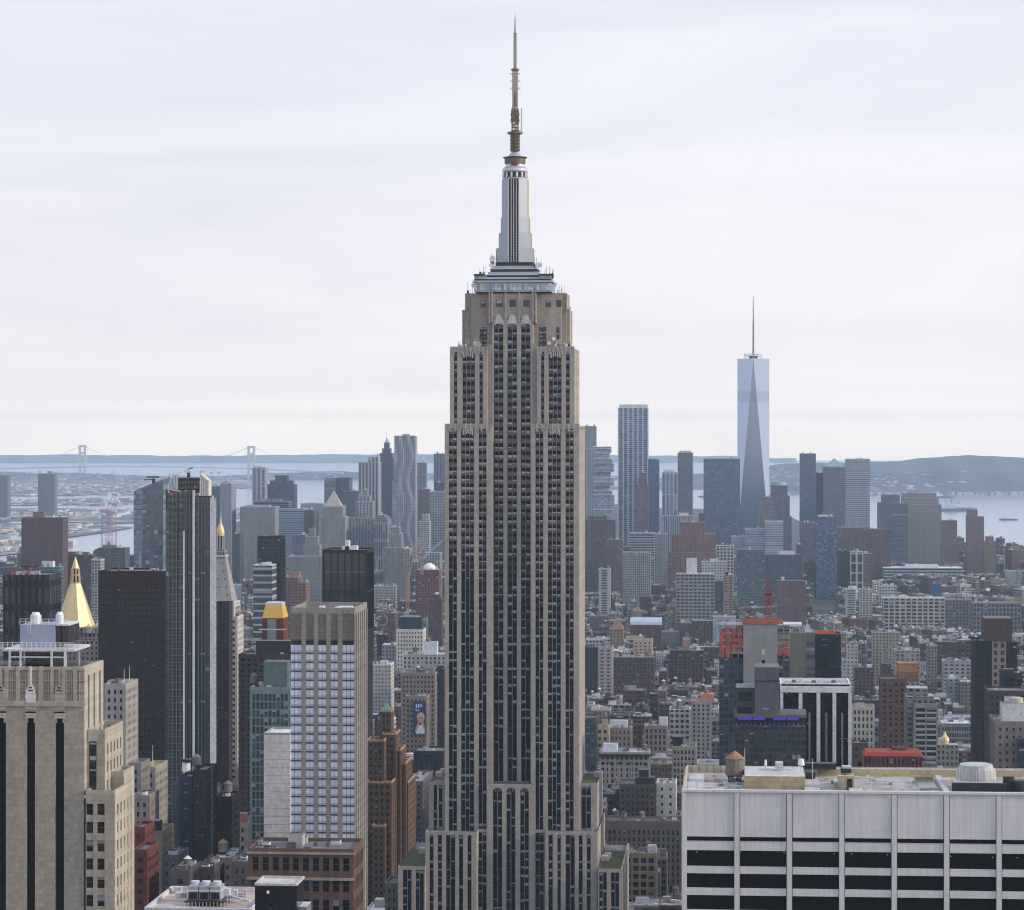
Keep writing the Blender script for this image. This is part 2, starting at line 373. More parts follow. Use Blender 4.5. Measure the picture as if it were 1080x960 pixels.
nt.links.new(mixc(nt, mth(nt, 'LESS_THAN', sv.outputs[0], dens), mixc(nt, noise(nt, p, .003, 4), (.05, .056, .056), (.085, .09, .085)), (.40, .39, .38)), b.inputs['Base Color']); b.inputs['Roughness'].default_value = .95
def hill(name, d, prof, back, seed):
    """ridge at depth d; prof = (px, top py); foot at the water line"""
    rs = random.Random(seed); mb = MB(); rows = []
    n = int((prof[-1][0]-prof[0][0])/4)
    ph = [rs.uniform(0, 6) for _ in range(6)]
    for j in range(n+1):
        px = prof[0][0]+(prof[-1][0]-prof[0][0])*j/n
        for k in range(len(prof)-1):
            if prof[k][0] <= px <= prof[k+1][0]:
                t = (px-prof[k][0])/(prof[k+1][0]-prof[k][0]); t = t*t*(3-2*t); py = prof[k][1]*(1-t)+prof[k+1][1]*t; break
        x, y = W(px, d+back*.6); top = fz(py, x, y)
        top += (math.sin(px*.09+ph[0])+math.sin(px*.23+ph[1])*.6+math.sin(px*.31+ph[2])*.35)*d/3000*.35
        row = []
        for (t, h) in ((0, 0), (.12, .16), (.3, .5), (.45, .8), (.6, 1), (.8, .8), (1, 0)):
            x, y = W(px, d+back*t); base = -drop(math.hypot(x, y))-1.6
            z = base+(top-base)*h*(1+.14*math.sin(px*.11+t*9+ph[3]) if 0 < h < 1 else 1)
            row.append((x, y, z))
        rows.append(row)
    for a, c in zip(rows, rows[1:]):
        for k in range(len(a)-1): mb.face([a[k], c[k], c[k+1], a[k+1]], HILL)
    structure(mb.build(name))
hill('staten_island_hills', 14500, [(690, 509), (740, 500), (790, 493), (830, 489), (880, 488), (930, 487), (980, 483), (1020, 480), (1060, 482), (1120, 486), (1200, 484)], 3500, 1)
hill('north_shore_hill', 13200, [(795, 517), (850, 507), (900, 503), (960, 498), (1020, 495), (1070, 498), (1130, 500), (1200, 500)], 1200, 2)
hill('far_coast_hills', 31000, [(-200, 481), (0, 480.2), (60, 479.6), (120, 480), (200, 480.8), (260, 480.4), (330, 479.4), (420, 479), (520, 479), (620, 480), (700, 480.8), (760, 481), (840, 484)], 4500, 3)
hill('coney_coast_land', 17500, [(-200, 496), (0, 498), (80, 499), (160, 502), (210, 503), (250, 501), (290, 499), (340, 497), (400, 498), (470, 499), (560, 500), (640, 502), (720, 505)], 900, 4)

# ------------------------------------------------------------------ haze: one closed box of even air round the whole place
HZ = bpy.data.materials.new('haze_air'); HZ.use_nodes = True; nt = HZ.node_tree; nt.nodes.clear()
out = nd(nt, 'ShaderNodeOutputMaterial'); pv = nd(nt, 'ShaderNodeVolumePrincipled'); nt.links.new(pv.outputs[0], out.inputs['Volume'])
pv.inputs['Color'].default_value = HAZE_COL; pv.inputs['Density'].default_value = HAZE_D; pv.inputs['Anisotropy'].default_value = HAZE_G
mb = MB(); mb.box(-16000, 16000, -3200, 36500, -140, 476, HZ, bottom=True); stuff(mb.build('haze'))
# ------------------------------------------------------------------ generic stone-pier skyscraper front
def pier_front(F, wall, wins, px_cols, z0, z1, floor, stone, pier_d=.6, win_h=.56, spand=(.010, .008, .011), mull=(.30, .295, .30), head=1.5, plane=0, narrow=.1, backdrop=True, frac=.8):
    """px_cols: list of (px0, px1, n) window strips of n windows each; all between them is pier. Positions are u in metres if floats are given by caller."""
    us = [(F.fx(a), F.fx(b), n) if n > 0 else (a, b, -n) for a, b, n in px_cols]
    u = 0
    for a, b_, n in us:
        if a-u > .05: F.fbox(wall, u, a, z0, z1, pier_d, MAS, stone, d0=plane)
        u = b_
    if F.L-u > .05: F.fbox(wall, u, F.L, z0, z1, pier_d, MAS, stone, d0=plane)
    for a, b_, n in us:
        F.fbox(wall, a, b_, z1-head, z1, pier_d-.05, MAS, stone, d0=plane)
        w = (b_-a)/n
        for i in range(1, n): F.fbox(wall, a+w*i-narrow/2*2, a+w*i+narrow, z0, z1-head, pier_d*.55, MAS, mull, d0=plane)
        nf = max(1, int((z1-head-z0)/floor))
        P = F.P
        wall.face([P(a, z0, plane+.03), P(b_, z0, plane+.03), P(b_, z1-head, plane+.03), P(a, z1-head, plane+.03)], MAS, None, spand)
        for k in range(nf):
            zt = z1-head-floor*k-.35
            for i in range(n):
                m_ = w*(1-frac)/2
                wins.append((F, a+w*i+m_, a+w*(i+1)-m_, zt-floor*win_h, zt, plane+.09))
    return wall

# ------------------------------------------------------------------ the great stepped limestone skyscraper in the middle
ST = (.355, .325, .292); ST2 = (.32, .285, .25)
Y0 = yfront(540, 1288)
def X(px, Y=Y0): return fx(px, Y)
def Z(py, Y=Y0, px=540): return fz(py, X(px, Y), Y)
esb = thing('stepped_skyscraper', 'tallest tower, stepped limestone skyscraper with silver mast and antenna in the middle', 'skyscraper', (X(540), Y0+20, 0))
wall = MB(); wins = []
FL = 3.72
def mass(x0, x1, y0, y1, z0, z1, w=ST, trim=True):
    wall.box(x0, x1, y0, y1, z0, z1, MAS, w=w, top=ROOF, wt=(.14, .13, .12))
def wing(px0, px1, Y, Yb, top, base_z, cols, side_cols=None, ztop=None, right=None):
    x0, x1 = X(px0, Y), X(px1, Y); z1 = ztop if ztop else fz(top, (x0+x1)/2, Y)
    mass(x0+.05, x1-.05, Y+.6, Yb, base_z, z1-.9)
    F = Face(x0, Y+.6, x1, Y+.6); pier_front(F, wall, wins, cols, base_z, z1, FL, ST)
    if side_cols:
        S = Face(x1-.6, Y+.6, x1-.6, Yb); pier_front(S, wall, wins, side_cols, base_z, z1, FL, ST)
    else:
        Face(x1-.05, Y+.6, x1-.05, Yb).fbox(wall, 0, Yb-Y-.6, base_z, z1, .05, MAS, ST)
    Face(x0+.05, Yb, x0+.05, Y+.6).fbox(wall, 0, Yb-Y-.6, base_z, z1, .05, MAS, ST)
    return z1
zA = Z(449)
# side strips of the west front of the shaft, in metres along it
def strips(L, pattern):
    out = []; u = 2.2; tot = sum(n for n in pattern); gap = (L-4.4-1.75*tot)/(len(pattern)-1) if len(pattern) > 1 else 0
    for n in pattern: out.append((u, u+1.75*n, -n)); u += 1.75*n+gap
    return out
YB = Y0+47
colsL = [(473.5, 482, 2), (486.5, 500, 3), (505, 513.2, 2)]
colsR = [(564.8, 573, 2), (578, 591.5, 3), (596.6, 605, 2)]
zlow = Z(877)
wing(469, 519.3, Y0, YB, 449, zlow-2, colsL)
wing(560.3, 611, Y0, YB, 449, zlow-2, colsR, strips(46, [2, 3, 3, 3, 2]))
# recessed centre of the shaft, rising to the arched crown
Yc = Y0+6
zc = Z(340, Yc)
cc = [(521.2, 530.9, 2), (535.3, 545.2, 2), (549.8, 559.4, 2)]
F = Face(X(519, Yc), Yc+.6, X(562.4, Yc), Yc+.6)
mass(X(519, Yc), X(562.4, Yc), Yc+.6, YB-1, Z(830), Z(330)-2)
pier_front(F, wall, wins, cc, Z(826), zc, FL, ST, head=.6)
# second tier
zB = Z(367.4)
Y2 = Y0+3.5
wing(474.5, 513.8, Y2, YB-3, 0, zA-2, [(479, 482.3, 1), (487.9, 501, 3), (505.8, 509.3, 1)], ztop=zB)
wing(566.5, 605.8, Y2, YB-3, 0, zA-2, [(570.8, 574, 1), (579, 592.2, 3), (597, 600.9, 1)], strips(40, [1, 3, 3, 1]), ztop=zB)
# neck panels beside the centre strips in the second tier
for a, b_ in ((513, 520), (561, 567)):
    F = Face(X(a, Yc), Yc+.3, X(b_, Yc), Yc+.3); F.fbox(wall, 0, F.L, zA-4, zB+2, .2, MAS, ST2, d0=-1)
# third tier: shoulders with chamfer steps
Y3 = Y0+9
zC = Z(309.5); zC2 = Z(325)
def step(px0, px1, Y, py, base=zB-2, Yb=YB-8, w=ST2):
    x0, x1 = X(px0, Y), X(px1, Y); mass(x0, x1, Y, Yb, base, fz(py, x0, Y), w)
    return Face(x0, Y, x1, Y), fz(py, x0, Y)
def vstrips(F, px, z0, z1, n=2, floors=4, fl=FL):
    for a, b_ in px:
        a, b_ = F.fx(a), F.fx(b_); w = (b_-a)/n
        F.fbox(wall, a, b_, z0, z1, .06, MAS, (.05, .045, .05))
        for i in range(n):
            for k in range(floors):
                h = (z1-z0)/floors
                wins.append((F, a+w*i+w*.12, a+w*(i+1)-w*.12, z0+h*k+h*.18, z0+h*k+h*.86, .09))
F, z_ = step(487.5, 600.8, Y3+8, 327)
vstrips(F, [(492.3, 495.5)], Z(367), Z(345), 1, 5)
F, z_ = step(490.5, 597.5, Y3+5, 309.5)
F, z_ = step(497, 592, Y3+1.5, 310.5)
vstrips(F, [(506, 513.5), (568.8, 576)], Z(366), Z(344), 2, 5); vstrips(F, [(587, 590)], Z(366), Z(344), 1, 4)
for a in (509.8, 578.5, 589.5):
    u = F.fx(a); wins.append((F, u-.9, u+.9, Z(322), Z(316), .08)); F.fbox(wall, u-1.2, u+1.2, Z(323), Z(315.5), .05, MAS, (.12, .1, .09))
F, z_ = step(515.5, 565.5, Yc+.3, 310, base=zc-.5, Yb=YB-10)
for a in (526.5, 540.8, 555.2):
    u = F.fx(a); wins.append((F, u-1.1, u+1.1, Z(322.5), Z(316), .08)); F.fbox(wall, u-1.5, u+1.5, Z(323), Z(315.5), .05, MAS, (.12, .1, .09))
# vertical ribs over the crown and the carved heads over each strip
for a in (516, 519, 533.2, 547.6, 562, 565):
    u = F.fx(a); F.fbox(wall, max(0, u-.35), min(F.L, u+.35), Z(340), z_+.7, .5, MAS, (.37, .325, .28))
for a in (526.3, 540.4, 554.6):
    u = F.fx(a)
    F.fbox(wall, u-1.5, u+1.5, Z(341), Z(333.5), .45, MAS, (.50, .50, .46)); F.fbox(wall, u-.9, u+.9, Z(333.5), Z(331.5), .4, MAS, (.50, .50, .46))
    for q in (-1.9, 1.9): F.fbox(wall, u+q-.3, u+q+.3, Z(342), Z(337.5), .5, MAS, (.5, .48, .42))
for px in range(492, 598, 5):
    F4 = Face(X(490.5, Y3+5), Y3+5, X(597.5, Y3+5), Y3+5); u = F4.fx(px+.4); F4.fbox(wall, u-.2, u+.2, Z(330), zC+.6, .25, MAS, (.36, .31, .26))
# parapet fins on each setback
for (a, b_, Y, z) in ((469, 519, Y0, zA), (560.5, 611, Y0, zA), (474.5, 513.8, Y2, zB), (566.5, 605.8, Y2, zB)):
    F4 = Face(X(a, Y), Y+.6, X(b_, Y), Y+.6)
    F4.fbox(wall, 0, F4.L, z-.1, z+.9, .62, MAS, ST, d0=.1)
    n = 9
    for i in range(n+1):
        u = F4.L*i/n; F4.fbox(wall, max(0, u-.3), min(F4.L, u+.3), z-2.6, z+1.0, .8, MAS, (.42, .38, .33), d0=.1)
    for cxp in ((a+b_)/2,):
        u = F4.fx(cxp)
        for q in range(5): F4.fbox(wall, u-2.4+q, u-1.8+q, z-3.4+abs(q-2)*-.5, z-1.6, .72, MAS, (.47, .42, .36), d0=.3)
# lower body
Yl = Y0-10
z_arch = Z(827)
F = Face(X(513.6, Y0-2), Y0-2, X(564.2, Y0-2), Y0-2)
mass(X(513.6, Y0-2), X(564.2, Y0-2), Y0-1.4, YB, 0, z_arch)
cols = [(520, 529.6, 2), (534.2, 543.6, 2), (548.8, 557.8, 2)]
F2 = Face(X(513.6, Y0-2), Y0-1.4, X(564.2, Y0-2), Y0-1.4)
pier_front(F2, wall, wins, cols, 0, z_arch, FL, ST, head=3.2)
for a, b_, n in cols:           # round heads
    u0, u1 = F2.fx(a), F2.fx(b_); c = (u0+u1)/2; r = (u1-u0)/2
    pts = [F2.P(c+r*math.cos(t*math.pi/8), z_arch-3.25+r*.9*math.sin(t*math.pi/8), .62) for t in range(9)]
    wall.face(pts, MAS, None, (.05, .045, .05))
    for q in (-.35, .35): F2.fbox(wall, c+q*r*1.0-.08, c+q*r*1.0+.08, z_arch-3.3, z_arch-3.3+r*.7, .7, MAS, (.3, .3, .31), d0=.62)
for a, b_, cl in ((448.6, 502.8, [(453.3, 457.3, 1), (462, 466.2, 1), (470.6, 480.2, 2), (484.2, 488.5, 1), (493.2, 497.3, 1)]), (575, 630.2, [(578.6, 583, 1), (588, 591.5, 1), (596.6, 606.2, 2), (610.5, 614.5, 1), (619, 623, 1)])):
    wing(a, b_, Yl, YB+14, 877.5, 0, cl)
# dark strips between lower wings and the arched centre
for a, b_ in ((503.5, 514), (564, 574.6)):
    F = Face(X(a, Y0-.5), Y0-.4, X(b_, Y0-.5), Y0-.4); pier_front(F, wall, wins, [(.5, F.L-.5, -2)], 0, zlow+1, FL, ST)
zS = Z(826.5)
wing(452.8, 468.6, Y0+4, YB+8, 0, zlow-3, [(457.6, 461, 1), (463, 466.8, 1)], ztop=zS)
wing(611.4, 630, Y0+4, YB+8, 0, zlow-3, [(613.3, 623.2, 2)], ztop=zS)
zW = Z(915.5, Y0-14)
wing(419.8, 448.4, Y0-14, YB+20, 0, 0, [(425, 434.2, 2), (438.5, 447, 2)], ztop=zW)
wing(631, 656, Y0-14, YB+20, 0, 0, [(632, 640, 2), (644.5, 653, 2)], strips(80, [2, 2, 2, 2, 2]), ztop=zW)
wall.build('wall', esb)
windows(esb, wins, (.010, .010, .013, .5))
# planted setback roofs
for (a, b_, Y, Yb, z) in ((613, 628, Y0+6, YB, zS-.6), (421.5, 448, Y0-11, Y0+44, zW-.6), (633, 655, Y0-11, Y0+44, zW-.6)):
    mb = MB(); mb.box(X(a, Y), X(b_, Y), Y, Yb, z-.3, z+.15, GREEN); mb.build('roof_garden', esb)
for (a, Y, z) in ((634, Y0+12, zW), (637, Y0+20, zW), (441, Y0+28, zW), (626, Y0+30, zS), (459, Y0+24, zS), (464, Y0+36, zS)):
    mb = MB(); x = X(a, Y); mb.box(x, x+3.4, Y, Y+3, z-.4, z+1.7, MAS, w=(.45, .36, .33)); mb.box(x+.4, x+3, Y+.4, Y+2.6, z+1.7, z+2.2, MAS, w=(.6, .6, .6)); mb.build('roof_unit', esb)
# ---- glazed deck and silver tiers under the mast
cxm = X(543.2, Y0+22); Ym = Y0+22
def mz(py): return fz(py, cxm, Ym)
def mxp(px): return fx(px, Ym)
deck = MB()
def tier(mb, px0, px1, pt, pb, col, dY=None, mat=MAS, over=0):
    x0, x1 = mxp(px0), mxp(px1); h = (x1-x0)/2 if dY is None else dY
    mb.box(x0, x1, Ym-h*.8, Ym+h*.8, mz(pb), mz(pt), mat, w=col)
tier(deck, 503, 583.5, 299.5, 309.6, (.30, .33, .38))
deck.build('observation_deck', esb)
w2 = []
x0, x1 = mxp(503), mxp(583.5); h = (x1-x0)/2*.8
F = Face(x0, Ym-h, x1, Ym-h)
n = 26
for i in range(n):
    u = F.L*(i+.5)/n; w2.append((F, u-.55, u+.55, mz(307.6), mz(300.8), .06, (.35, .42, .48, .5)))  # lit look of the deck panes put into their glass colour
windows(esb, w2, name='deck_window')
tr = MB()
SIL = (.34, .38, .46); DK = (.04, .045, .06)
for (a, b_, t, bt, inset) in ((501.5, 585, 297.6, 299.5, 0), (513, 574, 293.6, 296.2, 0), (516.5, 570, 288, 291, 0), (521, 566.5, 281.5, 285, 0)):
    tier(tr, a, b_, t, bt, SIL, mat=STEEL)
for (a, b_, t, bt) in ((503, 583, 296.0, 298.0), (515, 572, 291, 293.8), (519, 568, 285, 288.2), (524, 563, 277.5, 281.6)):
    tier(tr, a, b_, t, bt, DK, mat=DARK)
# sloping silver skirts between the tiers
for (a, b_, a2, b2, t, bt) in ((504, 582, 512, 575, 294.2, 297.6), (514, 573, 519, 569, 288.8, 291.6), (518, 569, 523, 564, 282.4, 285.2)):
    q = lambda p, r, k: [(mxp(p), Ym-(mxp(r)-mxp(p))/2*.8+k), (mxp(r), Ym-(mxp(r)-mxp(p))/2*.8+k), (mxp(r), Ym+(mxp(r)-mxp(p))/2*.8), (mxp(p), Ym+(mxp(r)-mxp(p))/2*.8)]
    tr.prism(q(a, b_, 0), mz(bt), mz(t), STEEL, w=SIL, poly2=q(a2, b2, 0))
tr.build('silver_tiers', esb)
# ---- mast with winged buttresses
ms = MB()
steps = [(524.2, 562.6, 262, 278), (527.2, 560.2, 246, 262), (529.4, 558.2, 229.5, 246), (530.6, 556.8, 189, 229.5)]
for k, (a, b_, t, bt) in enumerate(steps):
    for s in (-1, 1):
        xo, xi = (a, 537.2) if s < 0 else (548.4, b_)
        x0, x1 = mxp(xo), mxp(xi)
        # wing tapers toward the centre strip, front face canted back at the outer edge
        P = [(x0, Ym-(2.4 if s < 0 else 5.4)), (x1, Ym-(5.4 if s < 0 else 2.4)), (x1, Ym+(5.4 if s < 0 else 2.4)), (x0, Ym+(2.4 if s < 0 else 5.4))]
        ms.prism(P, mz(bt), mz(t), STEEL)
        # wing strips; the west one cream, warm sunlight put into its colour
        xs_ = mxp(a) if s < 0 else mxp(b_)
        ms.box(xs_-.35, xs_+.35, Ym-2.2, Ym+2.2, mz(bt)+.3, mz(t)-.5, CREAM if s > 0 else STEEL)
ms.box(mxp(538), mxp(547.6), Ym-4.9, Ym+4.9, mz(279), mz(189), DARK)
ms.build('mast', esb)
ml_ = MB()
for px in (537.4, 540.1, 542.8, 545.5, 548.2): ml_.box(mxp(px)-.14, mxp(px)+.14, Ym-5.7, Ym-4.9, mz(278), mz(190), LITM)
for i in range(30): z = mz(276)+i*(mz(191)-mz(276))/30; ml_.box(mxp(538), mxp(547.6), Ym-5.15, Ym-4.9, z, z+.25, BRONZE)
ml_.build('mast_mullion', esb)
r_ = (mxp(556.6)-mxp(530.2))/2
hd = MB()
hd.cyl(cxm, Ym, mz(189.5), mz(188), r_, r_, STEEL, 24); hd.cyl(cxm, Ym, mz(188), mz(182), r_*.93, r_*.93, DARK, 24)
hd.cyl(cxm, Ym, mz(182), mz(180.5), r_*.98, r_*1.0, STEEL, 24); hd.cyl(cxm, Ym, mz(180.5), mz(178.5), r_*1.0, r_*1.0, LITM, 24); hd.cyl(cxm, Ym, mz(178.5), mz(176.3), r_*.98, r_*.85, STEEL, 24)
hd.cyl(cxm, Ym, mz(176.3), mz(173), r_*.72, r_*.72, LITM, 20); hd.cyl(cxm, Ym, mz(173), mz(167), r_*.82, r_*.82, BRONZE, 24)
for z in (171.5, 169.8, 168.2): hd.cyl(cxm, Ym, mz(z), mz(z)+.25, r_*.85, r_*.85, BRONZE, 24)
hd.cyl(cxm, Ym, mz(166.8), mz(166), r_*.95, r_*.97, DARK, 24); hd.cyl(cxm, Ym, mz(166), mz(160.8), r_*.62, r_*.30, STEEL, 24)
hd.build('mast_head', esb)
for i in range(14):       # lantern windows round the top room
    t = 2*math.pi*i/14; mb = MB(); x, y = cxm+r_*.95*math.cos(t), Ym+r_*.95*math.sin(t)
    mb.cyl(x, y, mz(187.6), mz(182.4), .5, .5, LITM, 6); mb.build('lantern_post', esb)
mb = MB(); mb.box(cxm-1.6, cxm+1.6, Ym-r_*.76, Ym-r_*.7, mz(175.6), mz(173.2), plain('red_panel', (.3, .02, .03), .5, 0, .1)); mb.build('red_panel', esb)
# ---- antenna
an = MB(); r = (mxp(548.4)-mxp(539))/2
an.cyl(cxm, Ym, mz(161), mz(141.6), r*.62, r*.62, BRONZE, 10)
for i in range(5): z = mz(158.5)+i*(mz(143)-mz(158.5))/4.4; an.cyl(cxm, Ym, z, z+.5, r*1.15, r*1.15, BRONZE, 8)
for i in range(8):
    t = 2*math.pi*i/8+.2; an.bar((cxm+r*.95*math.cos(t), Ym+r*.95*math.sin(t), mz(160)), (cxm+r*.95*math.cos(t), Ym+r*.95*math.sin(t), mz(142)), .35, BRONZE)
def disc(py, px0, px1, h=.8): an.cyl(cxm, Ym, mz(py), mz(py)+h, (mxp(px1)-mxp(px0))/2, (mxp(px1)-mxp(px0))/2, BRONZE, 8)
disc(141.6, 535.3, 551.4, 1); disc(74.6, 539.0, 547.8, .8); disc(36, 541.6, 545, .4)
def lattice(p0, p1, w, n, t):
    z0, z1 = mz(p0), mz(p1); c = [(cxm+a*w/2, Ym+b_*w/2) for a, b_ in ((-1, -1), (1, -1), (1, 1), (-1, 1))]
    for x, y in c: an.bar((x, y, z0), (x, y, z1), t, BRONZE)
    for i in range(n):
        za, zb = z0+(z1-z0)*i/n, z0+(z1-z0)*(i+1)/n
        for k in range(4):
            a, b_ = c[k], c[(k+1) % 4]; s = i % 2
            an.bar((a[0], a[1], zb), (b_[0], b_[1], zb), t*.8, BRONZE)
            an.bar((a[0], a[1], zb if s else za), (b_[0], b_[1], za if s else zb), t*.7, BRONZE)
lattice(141, 115, 2.7, 8, .42); lattice(130, 117, 3.1, 6, .4); lattice(115, 75, 2.0, 14, .34); lattice(74, 36, 1.05, 16, .26)
an.cyl(cxm, Ym, mz(36), mz(19), .33, .2, BRONZE, 8); an.cyl(cxm, Ym, mz(19), mz(12), .1, .04, BRONZE, 6)
for py in (78, 85.5, 93.5, 121, 127): 
    for s in (-1, 1): an.bar((cxm+s*.8, Ym, mz(py)), (cxm+s*(1.9 if py < 100 else 2.3), Ym, mz(py)), .18, BRONZE); an.box(cxm+s*1.9-.2, cxm+s*1.9+.2, Ym-.2, Ym+.2, mz(py)-.4, mz(py)+.4, BRONZE)
an.cyl(cxm, Ym, mz(112), mz(98), .55, .5, BRONZE, 8)
an.build('antenna', esb)
mb = MB(); mb.cyl(mxp(550.2), Ym, mz(138.5), mz(114), .36, .36, plain('whip_white', (.72, .64, .55), .5, 0, .1), 8); mb.bar((cxm, Ym, mz(138)), (mxp(550.2), Ym, mz(138)), .25, BRONZE); mb.build('whip_antenna', esb)
# ---- dishes and small aerials on the setbacks
def dish(px, py, Y, r, mat=LITM, name='dish_antenna', parent=None):
    mb = MB(); x = fx(px, Y); z = fz(py, x, Y); n = 12
    P = [(x+r*math.cos(2*math.pi*i/n), Y-.3, z+r*math.sin(2*math.pi*i/n)) for i in range(n)]
    mb.face(P, mat); 
    for i in range(n):
        a, b_ = P[i], P[(i+1) % n]; mb.face([b_, a, (x, Y+r*.5, z)], mat)
    mb.bar((x, Y+r*.4, z), (x, Y+r*.4, z-r*1.6), .25, DARK); mb.build(name, parent or esb)
for q in ((504.6, 363.5, Y2+4, 1.5, CREAM), (502, 362.6, Y2+5, 1.2, WHITE), (589.6, 361, Y2+4, 1.3, CREAM), (584.2, 357.5, Y2+6, .9, WHITE), (579.2, 362, Y2+5, .8, WHITE), (598.6, 364.5, Y2+3, .9, WHITE), (594.5, 363, Y2+5, .7, LITM), (484.5, 365, Y2+4, .7, DARK),
          (519.5, 273, Ym-10, 1.4, LITM), (518, 280, Ym-10, .9, LITM), (568, 279, Ym-8, 1.0, WHITE), (498.8, 301, Ym-12, .8, LITM), (586, 300, Ym-10, .8, LITM), (600.5, 325, Y3+10, .8, LITM)):
    dish(*q)
ae = random.Random(3)
for (a, b_, Y, py, n) in ((503, 516, Ym-12, 291, 7), (570, 584, Ym-12, 292, 9), (491, 499, Y3+6, 309, 4), (586, 596, Y3+6, 309, 5), (480, 500, Y2+3, 367, 5), (576, 606, Y2+3, 367, 9), (517, 524, Ym-8, 278, 5), (563, 571, Ym-8, 280, 6)):
    for _ in range(n):
        px = ae.uniform(a, b_); x = fx(px, Y); z = fz(py, x, Y); mb = MB(); h = ae.uniform(1.5, 5)
        mb.bar((x, Y, z-1), (x, Y, z+h), .16, LITM if ae.random() < .5 else DARK)
        if ae.random() < .6: mb.box(x-.4, x+.4, Y-.4, Y+.4, z-.5, z+ae.uniform(.5, 2), LITM if ae.random() < .4 else BRONZE)
        mb.build('aerial', esb)
for a, b_, p in ((503, 513, 291), (570.5, 584, 291)):
    mb = MB(); mb.box(mxp(a), mxp(b_), Ym-13, Ym-3, mz(298), mz(p), MAS, w=(.35, .33, .3)); mb.box(mxp(a)-.2, mxp(b_)+.2, Ym-13.3, Ym-2.8, mz(292.4), mz(290.6), DARK); mb.build('equipment_room', esb)
for px in (598.7,): mb = MB(); mb.cyl(fx(px, Y3+12), Y3+12, Z(366), Z(324), 1.3, 1.3, CREAM, 10); mb.build('exhaust_pipe', esb)
# ------------------------------------------------------------------ other buildings
PROT = []      # (x0, x1, top, lowest visible row, depth): kept clear by the ordinary blocks in front
FOOT = []      # footprints already taken
tank_rng = random.Random(55)
def tank(mb_parent, x, y, z, s=1.0, wood=None, cone=None, legs=2.4):
    wood = wood or WOODG; cone = cone or tank_rng.choice([WOODG, WOODG, DARK, RUST, LITM])
    mb = MB(); r = 2.1*s; h = 3.6*s; L = legs*s
    mb.cyl(x, y, z+L, z+L+h, r, r*.95, wood, 12, bottom=True); 
    o = mb.build('water_tank', mb_parent)
    m2 = MB(); m2.cyl(x, y, z+L+h, z+L+h+1.7*s, r*1.1, .05, cone, 12, bottom=True); c = m2.build('conical_lid', o); c.matrix_parent_inverse = Matrix.Translation(-mb_parent.location); c.matrix_parent_inverse = Matrix.Identity(4); c.location = (0, 0, 0)
    m3 = MB()
    for a, b_ in ((-1, -1), (1, -1), (1, 1), (-1, 1)): m3.bar((x+a*r*.62, y+b_*r*.62, z-.2), (x+a*r*.62, y+b_*r*.62, z+L), .28*s, DARK)
    for a in (-1, 1): m3.bar((x+a*r*.62, y-r*.62, z), (x-a*r*.62, y-r*.62, z+L), .14*s, DARK)
    m3.box(x-r*.8, x+r*.8, y-r*.8, y+r*.8, z+L-.3, z+L, DARK); g = m3.build('tank_stand', o); g.location = (0, 0, 0)
    return o
GREY = (.30, .30, .31); ROOFD = (.13, .13, .135); ROOFL = (.34, .34, .35); ROOFW = (.62, .63, .66)
G0 = (.016, .018, .024, .12)
def ring(mb, x0, x1, y0, y1, z, h, t, w, mat=None):
    mat = mat or MAS
    mb.box(x0, x1, y0, y0+t, z, z+h, mat, w=w); mb.box(x0, x1, y1-t, y1, z, z+h, mat, w=w)
    mb.box(x0, x0+t, y0+t, y1-t, z, z+h, mat, w=w); mb.box(x1-t, x1, y0+t, y1-t, z, z+h, mat, w=w)
tr_ = random.Random(11)
